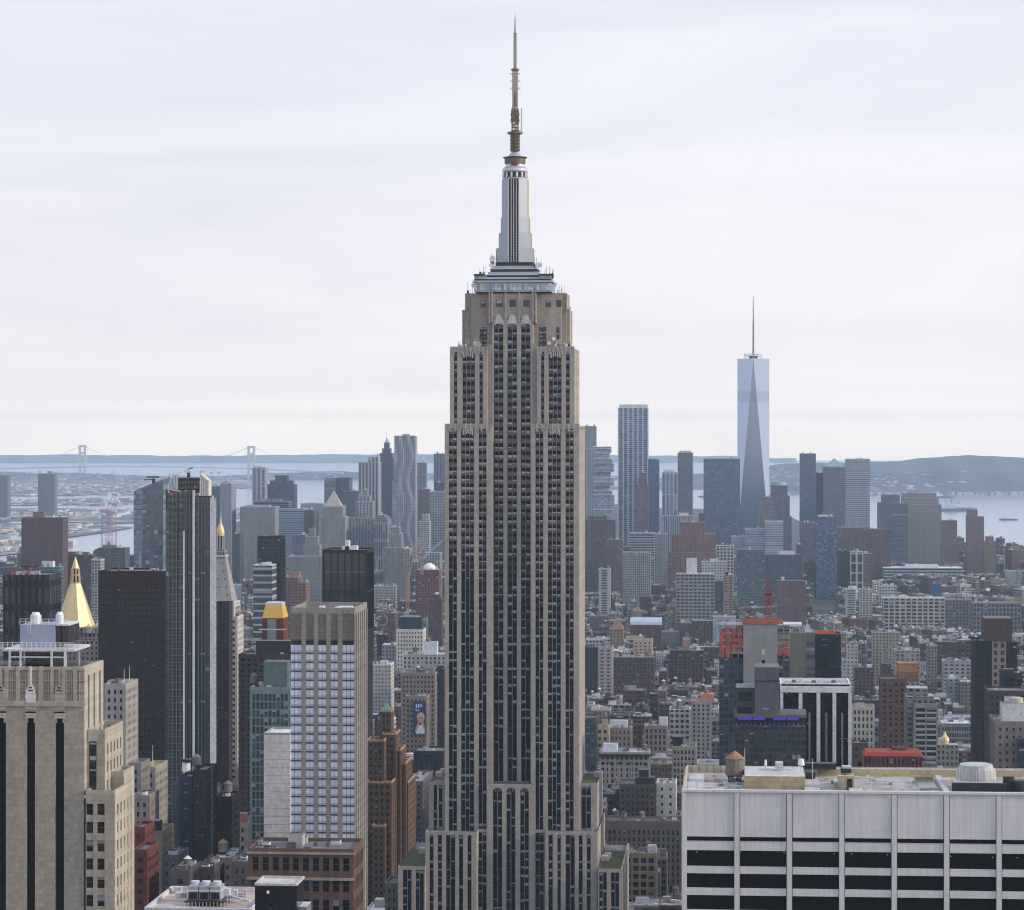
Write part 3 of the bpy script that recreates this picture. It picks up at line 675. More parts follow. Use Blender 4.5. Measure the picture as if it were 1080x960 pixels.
def tower(name, label, cat, x0, x1, top, d, w=GREY, st=(3, 3.4, .45, .5), g=G0, dp=30, vis=None, tiers=(), ex=(), rc=ROOFD, geo=False, para=1.0, group=None, side_w=None, base=-6, units=None, prot=True, h=None):
    if h: d = 3000*(EYE-h)/(top-HY)
    Y = yfront((x0+x1)/2, d); X0, X1 = fx(x0, Y), fx(x1, Y); z = fz(top, (X0+X1)/2, Y)
    root = thing(name, label, cat, ((X0+X1)/2, Y+dp/2, 0), group)
    wb, rb = MB(), MB()
    fstl = tuple(st)
    def mass(a, b_, y0, y1, z0, z1):
        wb.box(a, b_, y0, y1, z0, z1-.6, FAC, w=w, g=g, st=fstl, top=False)
        # solid cornice / parapet above the top floor
        ring(wb, a-.15, b_+.15, y0-.15, y1+.15, z1-.6, .6+.0, .55, tuple(c*1.05 for c in w))
        rb.box(a+.4, b_-.4, y0+.4, y1-.4, z1-1.2, z1-.55, ROOF, w=rc)
    mass(X0, X1, Y, Y+dp, base, z)
    lastz, ly0, ly1 = z, Y, Y+dp
    lo = (X0, X1, Y, Y+dp, z)
    for t in tiers:
        a, b_, tp = t[:3]; sy = t[3] if len(t) > 3 else (dp*.15); ddp = t[4] if len(t) > 4 else dp-2*sy
        Yt = Y+sy; a, b_ = fx(a, Yt), fx(b_, Yt); zt = fz(tp, (a+b_)/2, Yt)
        mass(a, b_, Yt, Yt+ddp, lastz-1.1, zt); 
        lo = (a, b_, Yt, Yt+ddp, zt)
        if zt > lastz: lastz = zt
    wb.build('wall', root); rb.build('roof', root)
    mid = Y+dp*.45
    for e_ in ex:
        k = e_[0]
        def at(px, tp):
            x = fx(px, mid); return x, fz(tp, x, mid)
        if k == 'b':
            a, b_ = fx(e_[1], mid-dp*.2), fx(e_[2], mid-dp*.2); zz = fz(e_[3], a, mid-dp*.2); m_ = MB(); c = e_[4] if len(e_) > 4 else w
            m_.box(a, b_, mid-dp*.2, mid+dp*.2, z-1, zz, MAS, w=c, top=ROOF, wt=rc); m_.build('bulkhead', root)
        elif k == 't':
            x, zt = at(e_[1], e_[2]); s = e_[3] if len(e_) > 3 else 1; zz = zt-7.7*s
            if zz > z+.3: m_ = MB(); m_.box(x-2.4*s, x+2.4*s, mid-2.4*s, mid+2.4*s, z-1, zz, MAS, w=w); m_.build('bulkhead', root)
            tank(root, x, mid, max(zz, z-.6), s)
        elif k == 'm':
            x, zt = at(e_[1], e_[2]); m_ = MB(); m_.cyl(x, mid, z-1, zt, d/3000*.28, d/3000*.14, e_[3] if len(e_) > 3 else LITM, 6); m_.build('mast', root)
        elif k == 'pyr':
            a, b_, bt, tp, mt = e_[1:6]; Yp = e_[6] if len(e_) > 6 else ly0+.2
            a, b_ = fx(a, Yp), fx(b_, Yp); zb = fz(bt, a, Yp); h2 = (b_-a)/2; c = ((a+b_)/2, Yp+h2); zt = fz(tp, c[0], c[1])
            m_ = MB(); m_.prism([(a, Yp), (b_, Yp), (b_, Yp+2*h2), (a, Yp+2*h2)], zb, zt, mt, poly2=[(c[0]-.1, c[1]-.1), (c[0]+.1, c[1]-.1), (c[0]+.1, c[1]+.1), (c[0]-.1, c[1]+.1)]); m_.build('pyramid_roof', root)
        elif k == 'crane':
            crane(root, *at(e_[1], e_[2]), mid, z-1, d, e_[3])
    n = units if units is not None else (5 if d < 2600 else 3 if d < 4200 else 2)
    a, b_, y0, y1, zt = lo
    for _ in range(n):
        sx, sy, h = tr_.uniform(1.5, 4.5), tr_.uniform(1.5, 4.5), tr_.uniform(1.0, 2.8)*(1 if d < 3000 else 1.4)
        if b_-a < sx+3 or y1-y0 < sy+3: continue
        x = tr_.uniform(a+1.2, b_-1.2-sx); y = tr_.uniform(y0+1.2, y1-1.2-sy); m_ = MB()
        m_.box(x, x+sx, y, y+sy, zt-.6, zt+h, MAS, w=tr_.choice([(.5, .5, .52), (.3, .3, .32), (.15, .15, .16), (.62, .63, .66)])); m_.build('roof_unit', root)
    if prot: PROT.append((x0-1, x1+1, top, vis if vis else top+30, d))
    FOOT.append((X0-2, X1+2, Y-6, Y+dp+2))
    return root, (X0, X1, Y, z)
def crane(root, x, ztip, y, zb, d, kind):
    pass

NAVY = (.035, .05, .075, .10); TEAL = (.05, .085, .10, .12); BLUE = (.08, .13, .20, .10); SKYB = (.16, .22, .30, .15)
BRK = (.17, .095, .075); BRK2 = (.13, .09, .085); TAN = (.34, .29, .23); LIM = (.38, .36, .33); WHT = (.62, .63, .65); BLK = (.02, .02, .024)
T = tower
LASTY = [0]
CW = (1.6, 3.9, .86, .80)         # curtain wall
HB = (60, 3.9, 1.0, .5)           # ribbon windows
VB = (3.2, 60, .55, 1.0)          # vertical strips
# --- lower Manhattan, left of the great tower
T('office_slab', 'tall pale grey slab rising behind the gold cupola of the clock tower', 'skyscraper', 232, 244, 510, 5200, (.42, .44, .48), (3, 3.2, .4, .4), vis=575, dp=50, ex=[('b', 234, 240, 508)])
T('office_slab', 'bluish slab with a lower top close against the pale slab behind the clock tower', 'skyscraper', 221, 231.8, 513, 5250, (.26, .30, .36), (3, 3.2, .5, .5), vis=575, dp=50)
T('apartment_tower', 'narrow dark blue tower in front of the pale square federal block', 'apartment tower', 245.5, 253, 563, 4500, (.10, .12, .16), vis=610)
T('office_block', 'wide pale square block with a plain windowless cornice, east edge of the civic towers', 'office building', 253, 290, 534.5, 5200, (.42, .43, .45), (4.5, 4.2, .4, .55), vis=612, dp=55, ex=[('b', 258, 284, 533)])
T('apartment_tower', 'slim white and dark striped tower standing alone over the bay', 'apartment tower', 266, 280, 493, 6000, (.62, .63, .65), (9, 4, .5, .8), NAVY, vis=533, dp=35, ex=[('b', 268, 276, 491.5)])
T('stepped_tower', 'dark blue stepped tower with a narrow raised top beside the slim white tower', 'skyscraper', 282, 310, 511, 5900, (.10, .12, .16), (3, 3.8, .6, .6), vis=531, dp=45, tiers=[(284.5, 308, 507), (290, 302.5, 501.5)])
T('office_block', 'long low dark block below the stepped blue tower', 'office building', 268, 304, 529, 5500, (.18, .20, .25), HB, vis=545, dp=50, ex=[('b', 280, 296, 526.5)])
T('office_tower', 'broad glass block with pale horizontal bands and bluish panes', 'office building', 294, 320.5, 537, 4950, (.40, .46, .52), HB, BLUE, vis=585, dp=50)
T('office_tower', 'brownish block joined to the banded glass block', 'office building', 320.5, 331.5, 538, 4950, (.20, .17, .18), vis=585, dp=50)
T('office_tower', 'square banded tower with a dark half above the courthouse pyramid', 'skyscraper', 342, 354, 504, 6100, (.40, .43, .46), HB, BLUE, vis=545, dp=50, ex=[('b', 345, 353, 502.5)])
T('office_tower', 'dark half tower standing against the banded tower above the courthouse pyramid', 'skyscraper', 354, 368.5, 504, 6080, (.12, .15, .19), (3, 3.9, .7, .6), vis=530, dp=50)
T('office_block', 'low pale bluish block behind the banded glass building', 'office building', 317, 341, 531, 5600, (.48, .52, .56), HB, SKYB, vis=560)
T('office_block', 'low dark block behind the courthouse pyramid', 'office building', 361, 378, 518, 5900, (.14, .17, .21), vis=545, dp=40)
cr_, (a, b_, Y, z) = T('courthouse', 'pale stone courthouse tower with a pointed pyramid roof', 'courthouse', 338.5, 364, 545, 4900, (.45, .45, .45), (4.2, 4.2, .38, .6), vis=588, dp=44, tiers=[(341, 361.5, 534, 4)], ex=[('pyr', 342, 359.5, 534, 517, plain('stone_roof', (.36, .34, .30), .8), yfront(350, 4908))])
T('striped_tower', 'tower with white vertical ribs and a flat top beside the spired tower', 'skyscraper', 378, 399, 487.5, 6000, (.62, .63, .66), (7, 400, .55, 1.0), NAVY, vis=540, dp=50, tiers=[(388, 399, 482, 8)])
pine, (a, b_, Y, z) = T('spired_tower', 'dark slender tower with an ornate pale crown and needle spire', 'skyscraper', 399.5, 415.2, 484, 6200, (.13, .15, .19), (3, 3.8, .45, .5), vis=558, dp=30, tiers=[(400.5, 414, 478, 2), (403, 412, 473, 6), (405, 410.5, 467, 9)], ex=[('pyr', 405.5, 410, 467, 461.5, STEEL, yfront(407, 6210)), ('m', 407.5, 454.5)])
# rippled residential tower
root = thing('rippled_tower', 'tall silver tower with rippled facade, the tallest left of the great skyscraper', 'skyscraper', (0, 0, 0)); Y = yfront(427, 5200)
def ripple(a, b_, top, bot, ph):
    mb = MB(); xa, xb = fx(a, Y), fx(b_, Y); zt = fz(top, xa, Y); zb = -6 if bot is None else fz(bot, xa, Y)
    n = max(4, int((xb-xa)/3)); nz = 40
    P = [[(xa+(xb-xa)*i/n, Y+.9*math.sin(i*1.35+math.sin(k*.5+ph)*1.6)) for i in range(n+1)] for k in range(nz+1)]
    for k in range(nz):
        z0, z1 = zb+(zt-zb)*k/nz, zb+(zt-zb)*(k+1)/nz
        for i in range(n):
            p, q, r, s = P[k][i], P[k][i+1], P[k+1][i+1], P[k+1][i]
            u0, u1 = (xb-xa)*i/n, (xb-xa)*(i+1)/n
            mb.face([(*p, z0), (*q, z0), (*r, z1), (*s, z1)], FAC, [(u0, z0), (u1, z0), (u1, z1), (u0, z1)], (.50, .52, .56), (.06, .08, .12, .1), (3.4, 3.4, .5, .55))
    mb.box(xa, xb, Y+2.0, Y+32, zb, zt-1, FAC, w=(.46, .48, .52), g=(.06, .08, .12, .1), st=(3.4, 3.4, .5, .55), top=ROOF, wt=ROOFL)
    mb.build('wall', root)
ripple(415.8, 438, 459.5, None, 0); ripple(413.5, 425, 507, None, 2)
mb = MB(); mb.box(fx(424, Y), fx(431, Y), Y+8, Y+20, fz(460, 0, Y), fz(458, 0, Y), MAS, w=ROOFL); mb.build('bulkhead', root); PROT.append((413, 439, 459, 590, 5200)); FOOT.append((fx(413, Y), fx(439, Y), Y-5, Y+35))
T('office_tower', 'bluish tower with a slanting top tucked behind the rippled silver tower', 'skyscraper', 438, 449, 488, 6100, (.30, .34, .40), (3, 3.9, .6, .6), NAVY, vis=530, dp=30, ex=[('pyr', 437, 449.4, 488, 479, STEEL)])
T('office_tower', 'pale tower half hidden by the limestone skyscraper, tops above the gridded block', 'skyscraper', 457.5, 470, 478.5, 6300, (.36, .40, .46), VB, NAVY, vis=512, dp=30, ex=[('m', 461, 474)])
T('office_block', 'dark low cube behind the dotted gridded block', 'office building', 458, 472, 509, 5700, (.10, .12, .17), vis=522)
T('gridded_block', 'tower of a regular dotted window grid against the limestone skyscraper', 'office building', 452.8, 472, 518.5, 5000, (.42, .44, .48), (4.6, 4.6, .55, .55), NAVY, vis=592, dp=50)
T('brick_tower', 'reddish slab between the rippled tower and the dotted gridded block', 'apartment tower', 441, 453, 516, 5500, (.24, .19, .20), vis=560)
T('office_block', 'small white stepped block below the reddish slab', 'office building', 441.5, 452.5, 550, 4800, (.52, .54, .58), vis=585, tiers=[(445, 452, 543)])
mu, _ = T('municipal_building', 'wide pale stone building with a tiered central tower and columned crown', 'office building', 368, 394, 546, 4950, (.44, .45, .47), (5.5, 4.4, .42, .62), vis=602, dp=35, tiers=[(375, 393, 529, 5), (379, 390, 523, 9), (382.5, 387.5, 516.5, 12)], ex=[('m', 385, 512)])
T('municipal_building', 'darker wing with pale dome-like cap, right of the tiered stone tower', 'office building', 394.3, 408.5, 548, 4900, (.32, .34, .37), (4.2, 30, .5, .8), vis=602, dp=60, tiers=[(395.5, 407.5, 545.5, 4), (398, 405, 543.5, 8)])
T('stepped_tower', 'ornate pale small stepped tower with a pinnacle below the brownish block', 'office building', 316, 339, 588, 4300, (.42, .41, .41), vis=600, dp=30, tiers=[(320, 337, 575), (323, 335, 566, 6), (326, 332, 558, 9)])
T('office_block', 'wide pale ornate low block at the foot of the small pinnacled tower', 'office building', 303, 341, 587, 4250, (.42, .42, .43), (4, 4, .5, .6), vis=606)
T('office_block', 'grey slab left of the small pinnacled tower', 'office building', 308, 322, 564, 4500, (.22, .24, .29), vis=590)
T('apartment_tower', 'pale tower with regular windows right of the municipal building', 'apartment tower', 404.5, 425.5, 578, 4300, (.36, .36, .38), (3.6, 3.4, .5, .5), vis=614, ex=[('t', 415, 573)])
T('apartment_tower', 'narrow tan block at the orange cranes', 'apartment tower', 425.5, 432, 579, 4200, (.44, .38, .33), vis=610)
T('office_block', 'pale narrow stepped block in front of the rippled tower', 'office building', 410, 423, 563, 4600, (.40, .41, .44), vis=590, tiers=[(412, 421, 556)])
cb, _ = T('brick_building', 'red brick block under construction with a white dome near the orange cranes', 'building', 438.5, 463, 601, 3700, (.28, .12, .10), (4, 3.6, .5, .6), vis=618, dp=30, rc=ROOFL)
T('museum_block', 'building with a bright blue roof left of the dotted gridded block', 'building', 441, 464, 583, 4200, (.42, .43, .45), (4, 4, .5, .6), vis=598, rc=(.10, .25, .5))
# --- right of the great tower
T('residential_tower', 'pale stone-clad setback tower just right of the limestone skyscraper', 'skyscraper', 613, 629.6, 473, 5500, (.46, .47, .50), (3.4, 3.6, .45, .55), NAVY, vis=548, dp=40, tiers=[(615, 628.6, 449.5, 4)])
jn = thing('stacked_box_tower', 'glassy tower of jutting stacked boxes beside the pale setback tower', 'skyscraper', (0, 0, 0)); Y = yfront(636, 4900); rj = random.Random(5); z0 = -6
wbj = MB(); ytop = fz(471, fx(636, Y), Y); zz = -6; k = 0
while zz < ytop-1:
    h = 25 if zz < 150 else rj.choice([7, 8, 10]); h = min(h, ytop-zz); amp = 0 if zz < 60 else (2 if zz < 170 else 4)
    a = fx(626.5, Y)+rj.uniform(-amp, amp)*.6; b_ = fx(645, Y)+rj.uniform(-amp, amp)+(2 if zz < 170 else 0); yy = rj.uniform(-amp, amp)
    wbj.box(a, b_, Y+yy, Y+34+yy, zz, zz+h-.9, FAC, w=(.42, .48, .54), g=(.16, .22, .30, .2), st=(6, 3.7, .8, .7), top=MAS, wt=(.6, .62, .65)); wbj.box(a-.8, b_+.8, Y+yy-1, Y+35+yy, zz+h-.9, zz+h-.02, MAS, w=(.66, .68, .7)); zz += h
wbj.build('wall', jn); PROT.append((625, 648, 470, 545, 4900)); FOOT.append((fx(625, Y), fx(648, Y), Y-5, Y+38))
tw, (a, b_, Y, z) = T('glass_skyscraper', 'broad blue glass tower with white vertical lines and crown frame, tallest before the spire tower', 'skyscraper', 652, 683.3, 430, 5600, (.52, .56, .62), (9.5, 4.1, .9, .72), (.07, .11, .18, .12), vis=572, dp=55, rc=ROOFL)
mb = MB()
for i in range(7): x = a+(b_-a)*i/6; mb.box(x-.8, x+.8, Y-1.1, Y-.2, -6, z, MAS, w=(.62, .65, .70))
mb.build('mullion', tw)
mb = MB(); ring(mb, a+2, b_-.5, Y+1, Y+50, z-.4, 6.5, .8, (.6, .62, .64)); mb.build('crown_frame', tw)
T('glass_tower', 'narrower dark blue tower touching the broad blue glass tower', 'skyscraper', 683.5, 695, 484.5, 5500, (.12, .17, .26), CW, (.05, .08, .14, .05), vis=560, dp=40)
T('office_tower', 'slim red-brown tower with a white stepped cap before the broad glass tower', 'office building', 671.8, 683.4, 511, 5200, (.30, .19, .19), (3, 3.6, .4, .5), vis=545, dp=20, tiers=[(673, 682.5, 504), (674.5, 681, 498.5)])
T('residential_tower', 'pale tower with blue vertical glass strips', 'apartment tower', 698, 714.5, 498, 5300, (.58, .61, .66), (8, 40, .6, .95), BLUE, vis=552, dp=35, ex=[('b', 700, 712, 495.5)])
T('residential_tower', 'grey tower with pale crown frame right of the tower with blue strips', 'apartment tower', 714.7, 730.5, 477.5, 5500, (.24, .27, .31), (3, 3.3, .6, .55), NAVY, vis=548, dp=35, ex=[('b', 716.5, 729, 475.5, (.5, .5, .48)), ('m', 723, 473)])
T('office_block', 'pale low block with vertical strips at the foot of the grey crowned tower', 'office building', 698, 731, 544, 5000, (.50, .55, .62), VB, BLUE, vis=560, dp=30, ex=[('b', 716, 726, 541, WHT)])
wt, (a, b_, Y, z) = T('glass_slab', 'broad flat-topped blue glass slab left of the spire tower', 'skyscraper', 742, 780.5, 484, 5650, (.20, .25, .33), (3, 4, .8, .6), (.06, .10, .17, .10), vis=578, dp=45, rc=ROOFL)
T('brick_tower', 'small dark brown tower at the left foot of the blue glass slab', 'building', 737, 743, 541, 5500, (.19, .14, .15), vis=556, dp=20)
# one world tower: square at the bottom, turned square at the top, eight tall triangles
root = thing('spire_skyscraper', 'tallest downtown tower, tapering glass with long triangles and a spire', 'skyscraper', (0, 0, 0))
Y = yfront(794.5, 5890); xc = fx(794.6, Y); hw = (fx(811.6, Y)-fx(777.8, Y))/2; yc = Y+hw; zt = fz(378, xc, Y); 
th = math.atan2(0, 1)+YAW
def rot(p, t): return (xc+p[0]*math.cos(t)-p[1]*math.sin(t), yc+p[0]*math.sin(t)+p[1]*math.cos(t))
hb = hw; B4 = [rot(p, 0) for p in ((-hb, -hb), (hb, -hb), (hb, hb), (-hb, hb))]
ht = hb; T4 = [rot(p, 0) for p in ((0, -ht), (ht, 0), (0, ht), (-ht, 0))]
zb = 56
GL1 = (.10, .145, .21, .03); mbg = MB()
mbg.box(xc-hb, xc+hb, yc-hb, yc+hb, -6, zb, FAC, w=(.3, .36, .42), g=GL1, st=(2, 4, .8, .8))
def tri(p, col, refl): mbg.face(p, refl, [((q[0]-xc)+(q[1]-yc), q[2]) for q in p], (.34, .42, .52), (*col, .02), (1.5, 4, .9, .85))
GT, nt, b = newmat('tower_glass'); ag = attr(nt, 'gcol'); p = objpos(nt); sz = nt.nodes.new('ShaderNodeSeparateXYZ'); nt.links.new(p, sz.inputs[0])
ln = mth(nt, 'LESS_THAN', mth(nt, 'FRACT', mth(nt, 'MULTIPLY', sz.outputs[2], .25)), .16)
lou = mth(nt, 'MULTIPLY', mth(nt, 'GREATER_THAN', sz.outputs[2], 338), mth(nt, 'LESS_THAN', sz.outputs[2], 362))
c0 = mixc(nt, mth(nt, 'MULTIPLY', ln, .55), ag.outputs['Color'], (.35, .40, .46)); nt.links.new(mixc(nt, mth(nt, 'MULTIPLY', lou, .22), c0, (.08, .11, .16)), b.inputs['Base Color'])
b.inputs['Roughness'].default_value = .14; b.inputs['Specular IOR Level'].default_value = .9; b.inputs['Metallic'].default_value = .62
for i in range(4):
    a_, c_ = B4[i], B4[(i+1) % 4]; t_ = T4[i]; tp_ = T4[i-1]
    tri([(*a_, zb), (*c_, zb), (*t_, zt)], (.17, .23, .33), GT)           # upright triangle on each side, dark city reflection put into its colour
    tri([(*tp_, zt), (*a_, zb), (*t_, zt)], (.42, .50, .62), GT)          # inverted triangle at each corner, bright sky reflection put into its colour
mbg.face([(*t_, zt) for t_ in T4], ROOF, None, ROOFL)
mbg.build('wall', root)
mb = MB(); cx_, cy_ = xc, yc
mb.cyl(cx_, cy_, zt+5, zt+6.5, 19, 19, LITM, 20); mb.cyl(cx_, cy_, zt, zt+5, 9, 9, DARK, 12)
for i in range(12): t = i*math.pi/6; mb.bar((cx_+18*math.cos(t), cy_+18*math.sin(t), zt-.5), (cx_+18*math.cos(t), cy_+18*math.sin(t), zt+10), 1.0, LITM)
mb.cyl(cx_, cy_, zt+9.2, zt+10, 18.6, 18.6, LITM, 20); mb.build('mast_ring', root)
mb = MB(); zs = fz(311.5, xc, yc); mb.cyl(cx_, cy_, zt, zt+(zs-zt)*.55, 1.9, 1.5, BRONZE, 8); mb.cyl(cx_, cy_, zt+(zs-zt)*.55, zs, 1.3, .35, BRONZE, 8)
for f in (.12, .35, .5, .56, .75, .9): mb.cyl(cx_, cy_, zt+(zs-zt)*f, zt+(zs-zt)*f+1.5, 2.6-f, 2.6-f, BRONZE, 8)
mb.build('spire', root); PROT.append((776, 813, 311, 580, 5890)); FOOT.append((xc-hb-3, xc+hb+3, yc-hb-3, yc+hb+3))
T('stepped_tower', 'small brown setback tower with pale crown at the foot of the spire tower', 'office building', 799, 818, 540, 5400, (.34, .32, .32), (3.4, 3.8, .45, .6), vis=556, dp=30, tiers=[(800.5, 816.5, 529, 3), (803, 814, 524, 6)])
T('office_tower', 'rounded grey-brown tower with a green domed cap right of the spire tower', 'skyscraper', 812, 835, 545, 6000, (.25, .26, .30), (3.2, 3.9, .5, .5), vis=585, dp=50, tiers=[(812, 833, 523, 2), (813, 830.5, 512, 6)])
Yd = yfront(822, 6015); mb = MB(); xcd = fx(821.7, Yd+12); mb.cyl(xcd, Yd+15, fz(512, xcd, Yd), fz(508.5, xcd, Yd), 17, 13, COPPER, 16); o = mb.build('dome_cap', THINGS[-1])
T('banded_building', 'white banded building with stepped terraces below the spire tower', 'office building', 771, 786, 566, 4950, (.60, .64, .68), HB, SKYB, vis=582, dp=50)
T('banded_building', 'white banded building, middle terrace of the stepped row below the spire tower', 'office building', 786.2, 806.8, 558, 4940, (.60, .64, .68), HB, SKYB, vis=582, dp=50)
T('banded_building', 'white banded building, highest end of the stepped row below the spire tower', 'office building', 807, 826, 550, 4930, (.60, .64, .68), HB, SKYB, vis=592, dp=50)
T('glass_block', 'dark teal gridded block with a brown top in front of the white terraces', 'office building', 777.5, 806, 580, 4200, (.16, .20, .23), (3.6, 4, .75, .6), TEAL, vis=634, dp=30, ex=[('b', 780, 800, 578.5, (.3, .22, .2))])
T('glass_tower', 'dark blue tower with concave outline over the harbour', 'skyscraper', 843.5, 860.5, 478.5, 6100, (.12, .17, .24), CW, (.06, .09, .14, .06), vis=556, dp=40)
wf_, (a, b_, Y, z) = T('pyramid_topped_tower', 'grey tower with a green copper pyramid top', 'skyscraper', 868, 892, 493, 6100, (.26, .28, .33), (3, 4, .5, .5), NAVY, vis=562, dp=50, ex=[('pyr', 869.5, 891, 492, 483.5, COPPER)])
T('office_tower', 'lower shoulder tower with green cap left of the copper pyramid', 'office building', 860.7, 868.3, 499, 6150, (.24, .25, .29), vis=556, dp=40, rc=(.2, .36, .33))
T('banded_tower', 'flat-topped tower with bright white horizontal bands', 'skyscraper', 892, 917.4, 484, 5900, (.66, .68, .70), (60, 4.0, 1.0, .5), (.08, .11, .16, .05), vis=560, dp=45)
T('glass_tower', 'dark blue glass tower with a pale top floor before the copper pyramid tower', 'apartment tower', 861, 882, 545, 4700, (.12, .17, .25), (4, 3.6, .8, .8), (.06, .10, .17, .12), vis=650, dp=32, ex=[('b', 863, 874, 543, WHT), ('m', 868, 540)])
T('brick_tower', 'plain brownish slab left of the dark blue glass tower', 'apartment tower', 845, 861, 551, 5000, (.24, .22, .25), vis=592, dp=30)
T('brick_tower', 'wide brown housing slab below the white banded tower', 'apartment tower', 882, 910, 556.5, 5000, (.24, .17, .18), (3.3, 3, .45, .5), vis=590, dp=30)
T('brick_tower', 'second brown housing slab, right of the wide one and darker', 'apartment tower', 910, 939.5, 558, 4900, (.19, .13, .15), (3.3, 3, .45, .5), vis=612, dp=30)
T('office_block', 'small near-black building beside the white framed building', 'building', 883, 896.5, 580.5, 4400, (.035, .05, .08), CW, (.02, .03, .05, .03), vis=614)
T('framed_building', 'small building with a bold white frame around dark windows', 'building', 896.8, 910.4, 582, 4380, (.66, .65, .60), (10, 15, .7, .85), vis=614)
T('brick_tower', 'narrow brown block right of the white framed building', 'building', 910.6, 920, 584, 4400, (.27, .21, .20), vis=612)
T('office_tower', 'grey-blue tower with sloping shoulders behind the curved glass one', 'skyscraper', 926, 949, 530, 5350, (.26, .28, .32), (3, 3.8, .5, .55), NAVY, vis=566, dp=35, tiers=[(930, 949, 522, 3)], ex=[])
T('glass_tower', 'dark banded glass tower in front of the pale grid tower', 'office building', 940, 957.5, 531, 5150, (.15, .18, .25), HB, (.07, .10, .16, .08), vis=590, dp=35)
gs, _ = T('grid_tower', 'broad pale stone tower with a regular grid of windows and slotted crown', 'skyscraper', 953.5, 993, 532, 5200, (.48, .46, .45), (4.3, 4.1, .55, .55), NAVY, vis=595, dp=45, tiers=[(951.5, 990, 524.5, 3), (951.5, 987.5, 520, 6)])
T('office_tower', 'two-tone brown and glass building right of the broad pale grid tower', 'office building', 993.3, 1012, 573, 5000, (.30, .23, .23), (3.6, 4, .5, .6), vis=595, dp=35, tiers=[(994, 1009.5, 549, 3)])
T('brick_tower', 'red-brown tower with blue glass corner at the harbour edge', 'apartment tower', 1019.5, 1038, 545, 5000, (.31, .19, .18), (4, 3.4, .5, .5), BLUE, vis=606, dp=22, tiers=[(1020, 1031, 538, 2)])
T('brick_tower', 'smaller brown tower with a domed top and sunlit lower storeys at the harbour edge', 'apartment tower', 1038.3, 1050.5, 571, 4950, (.33, .22, .18), (3.4, 3.4, .4, .5), vis=606, dp=25, tiers=[(1040, 1048, 566, 3)], ex=[('m', 1044, 562.5)])
T('warehouse', 'long low white terminal with ribbon windows near the harbour', 'warehouse', 932, 1016, 599, 4850, (.56, .60, .64), (80, 5, 1, .45), vis=607, dp=60, rc=ROOFW, ex=[('b', 955, 990, 596, WHT)])
T('brick_building', 'massive dark brown block close right of the limestone skyscraper', 'building', 613, 648.8, 548, 4600, (.19, .14, .15), (3.6, 3.8, .4, .5), vis=626, dp=45, tiers=[(621, 640, 544.5)], ex=[])
T('brick_building', 'brown wing stepping down from the massive dark brown block', 'building', 640, 656.5, 569, 4350, (.22, .16, .165), (3.2, 3.3, .45, .5), vis=618, dp=30)
T('stepped_building', 'reddish-brown ziggurat office block with rows of small windows', 'office building', 703.5, 758.5, 583, 4550, (.34, .20, .175), (4, 4, .4, .5), vis=600, dp=50, tiers=[(708, 754, 563, 5), (717, 743.5, 551, 12)], rc=ROOFD)
T('office_block', 'pale low block with arched roofline left of the ziggurat', 'office building', 657, 686, 582.5, 4200, (.42, .42, .42), (3, 3.6, .5, .55), vis=606, dp=30)
T('office_block', 'white and grey banded block below the broad blue glass tower', 'office building', 664, 690, 562, 4500, (.50, .53, .57), (30, 4, 1, .5), vis=582, dp=30)
T('office_block', 'white slab between the banded block and the ziggurat', 'office building', 690, 704, 563, 4550, (.46, .48, .52), vis=590, dp=30)
T('white_building', 'white building with large dark windows behind the ziggurat shoulder', 'building', 755.5, 773.8, 575.5, 4350, (.68, .68, .68), (5, 5, .6, .65), vis=594, dp=25)
T('white_building', 'broad white low building with a roof block, above the many-windowed loft', 'building', 740, 765, 592.5, 4000, (.68, .69, .70), (4, 3.8, .5, .4), vis=608, dp=25, ex=[('b', 749, 757, 589.5)])
T('loft_building', 'large pale loft with wide rows of windows left of the thin tan tower', 'loft building', 713, 753.3, 605.5, 3800, (.42, .42, .41), (5.4, 4.6, .72, .5), vis=638, dp=35, ex=[('b', 724, 735, 589, WHT)], rc=ROOFL)
T('apartment_tower', 'dark blue narrow block left of the thin tan tower', 'apartment tower', 753.3, 763, 613, 3900, (.10, .12, .18), vis=636, dp=20)
T('apartment_tower', 'thin tan tower with dark cap', 'apartment tower', 763.4, 773, 606.5, 3700, (.44, .33, .26), (5, 3.4, .6, .4), vis=638, dp=18, ex=[('b', 765, 771, 603.5, BLK)])
T('white_building', 'slender white slab below the massive dark brown block', 'building', 631.5, 643.5, 600, 3900, (.58, .60, .64), (12, 3.4, .5, .5), vis=626, dp=18)
T('brick_building', 'brown apartment block with a white rooftop strip right of the red crane mast', 'apartment building', 820, 850, 612.5, 3700, (.25, .16, .165), (3, 3, .45, .5), vis=650, dp=25, ex=[('b', 838, 851, 617, WHT)])
T('apartment_tower', 'dark blue-grey block behind the red crane mast', 'building', 807, 846, 585, 4300, (.12, .15, .20), vis=610, dp=30, ex=[('b', 822, 838, 581, WHT)])
T('white_building', 'white slab with a blank tan centre panel', 'apartment building', 892, 903, 621.5, 3900, (.66, .66, .66), (14, 3.2, .7, .45), vis=648, dp=22)
T('white_building', 'white gridded slab right of the blank panel', 'apartment building', 906, 920, 622, 3900, (.60, .61, .62), (4.5, 3.4, .55, .5), vis=648, dp=22)
T('white_building', 'white tower with small square windows at the left end of the long white warehouse', 'building', 927, 945.5, 618, 4100, (.66, .66, .67), (4.4, 4.2, .5, .45), vis=640, dp=25)
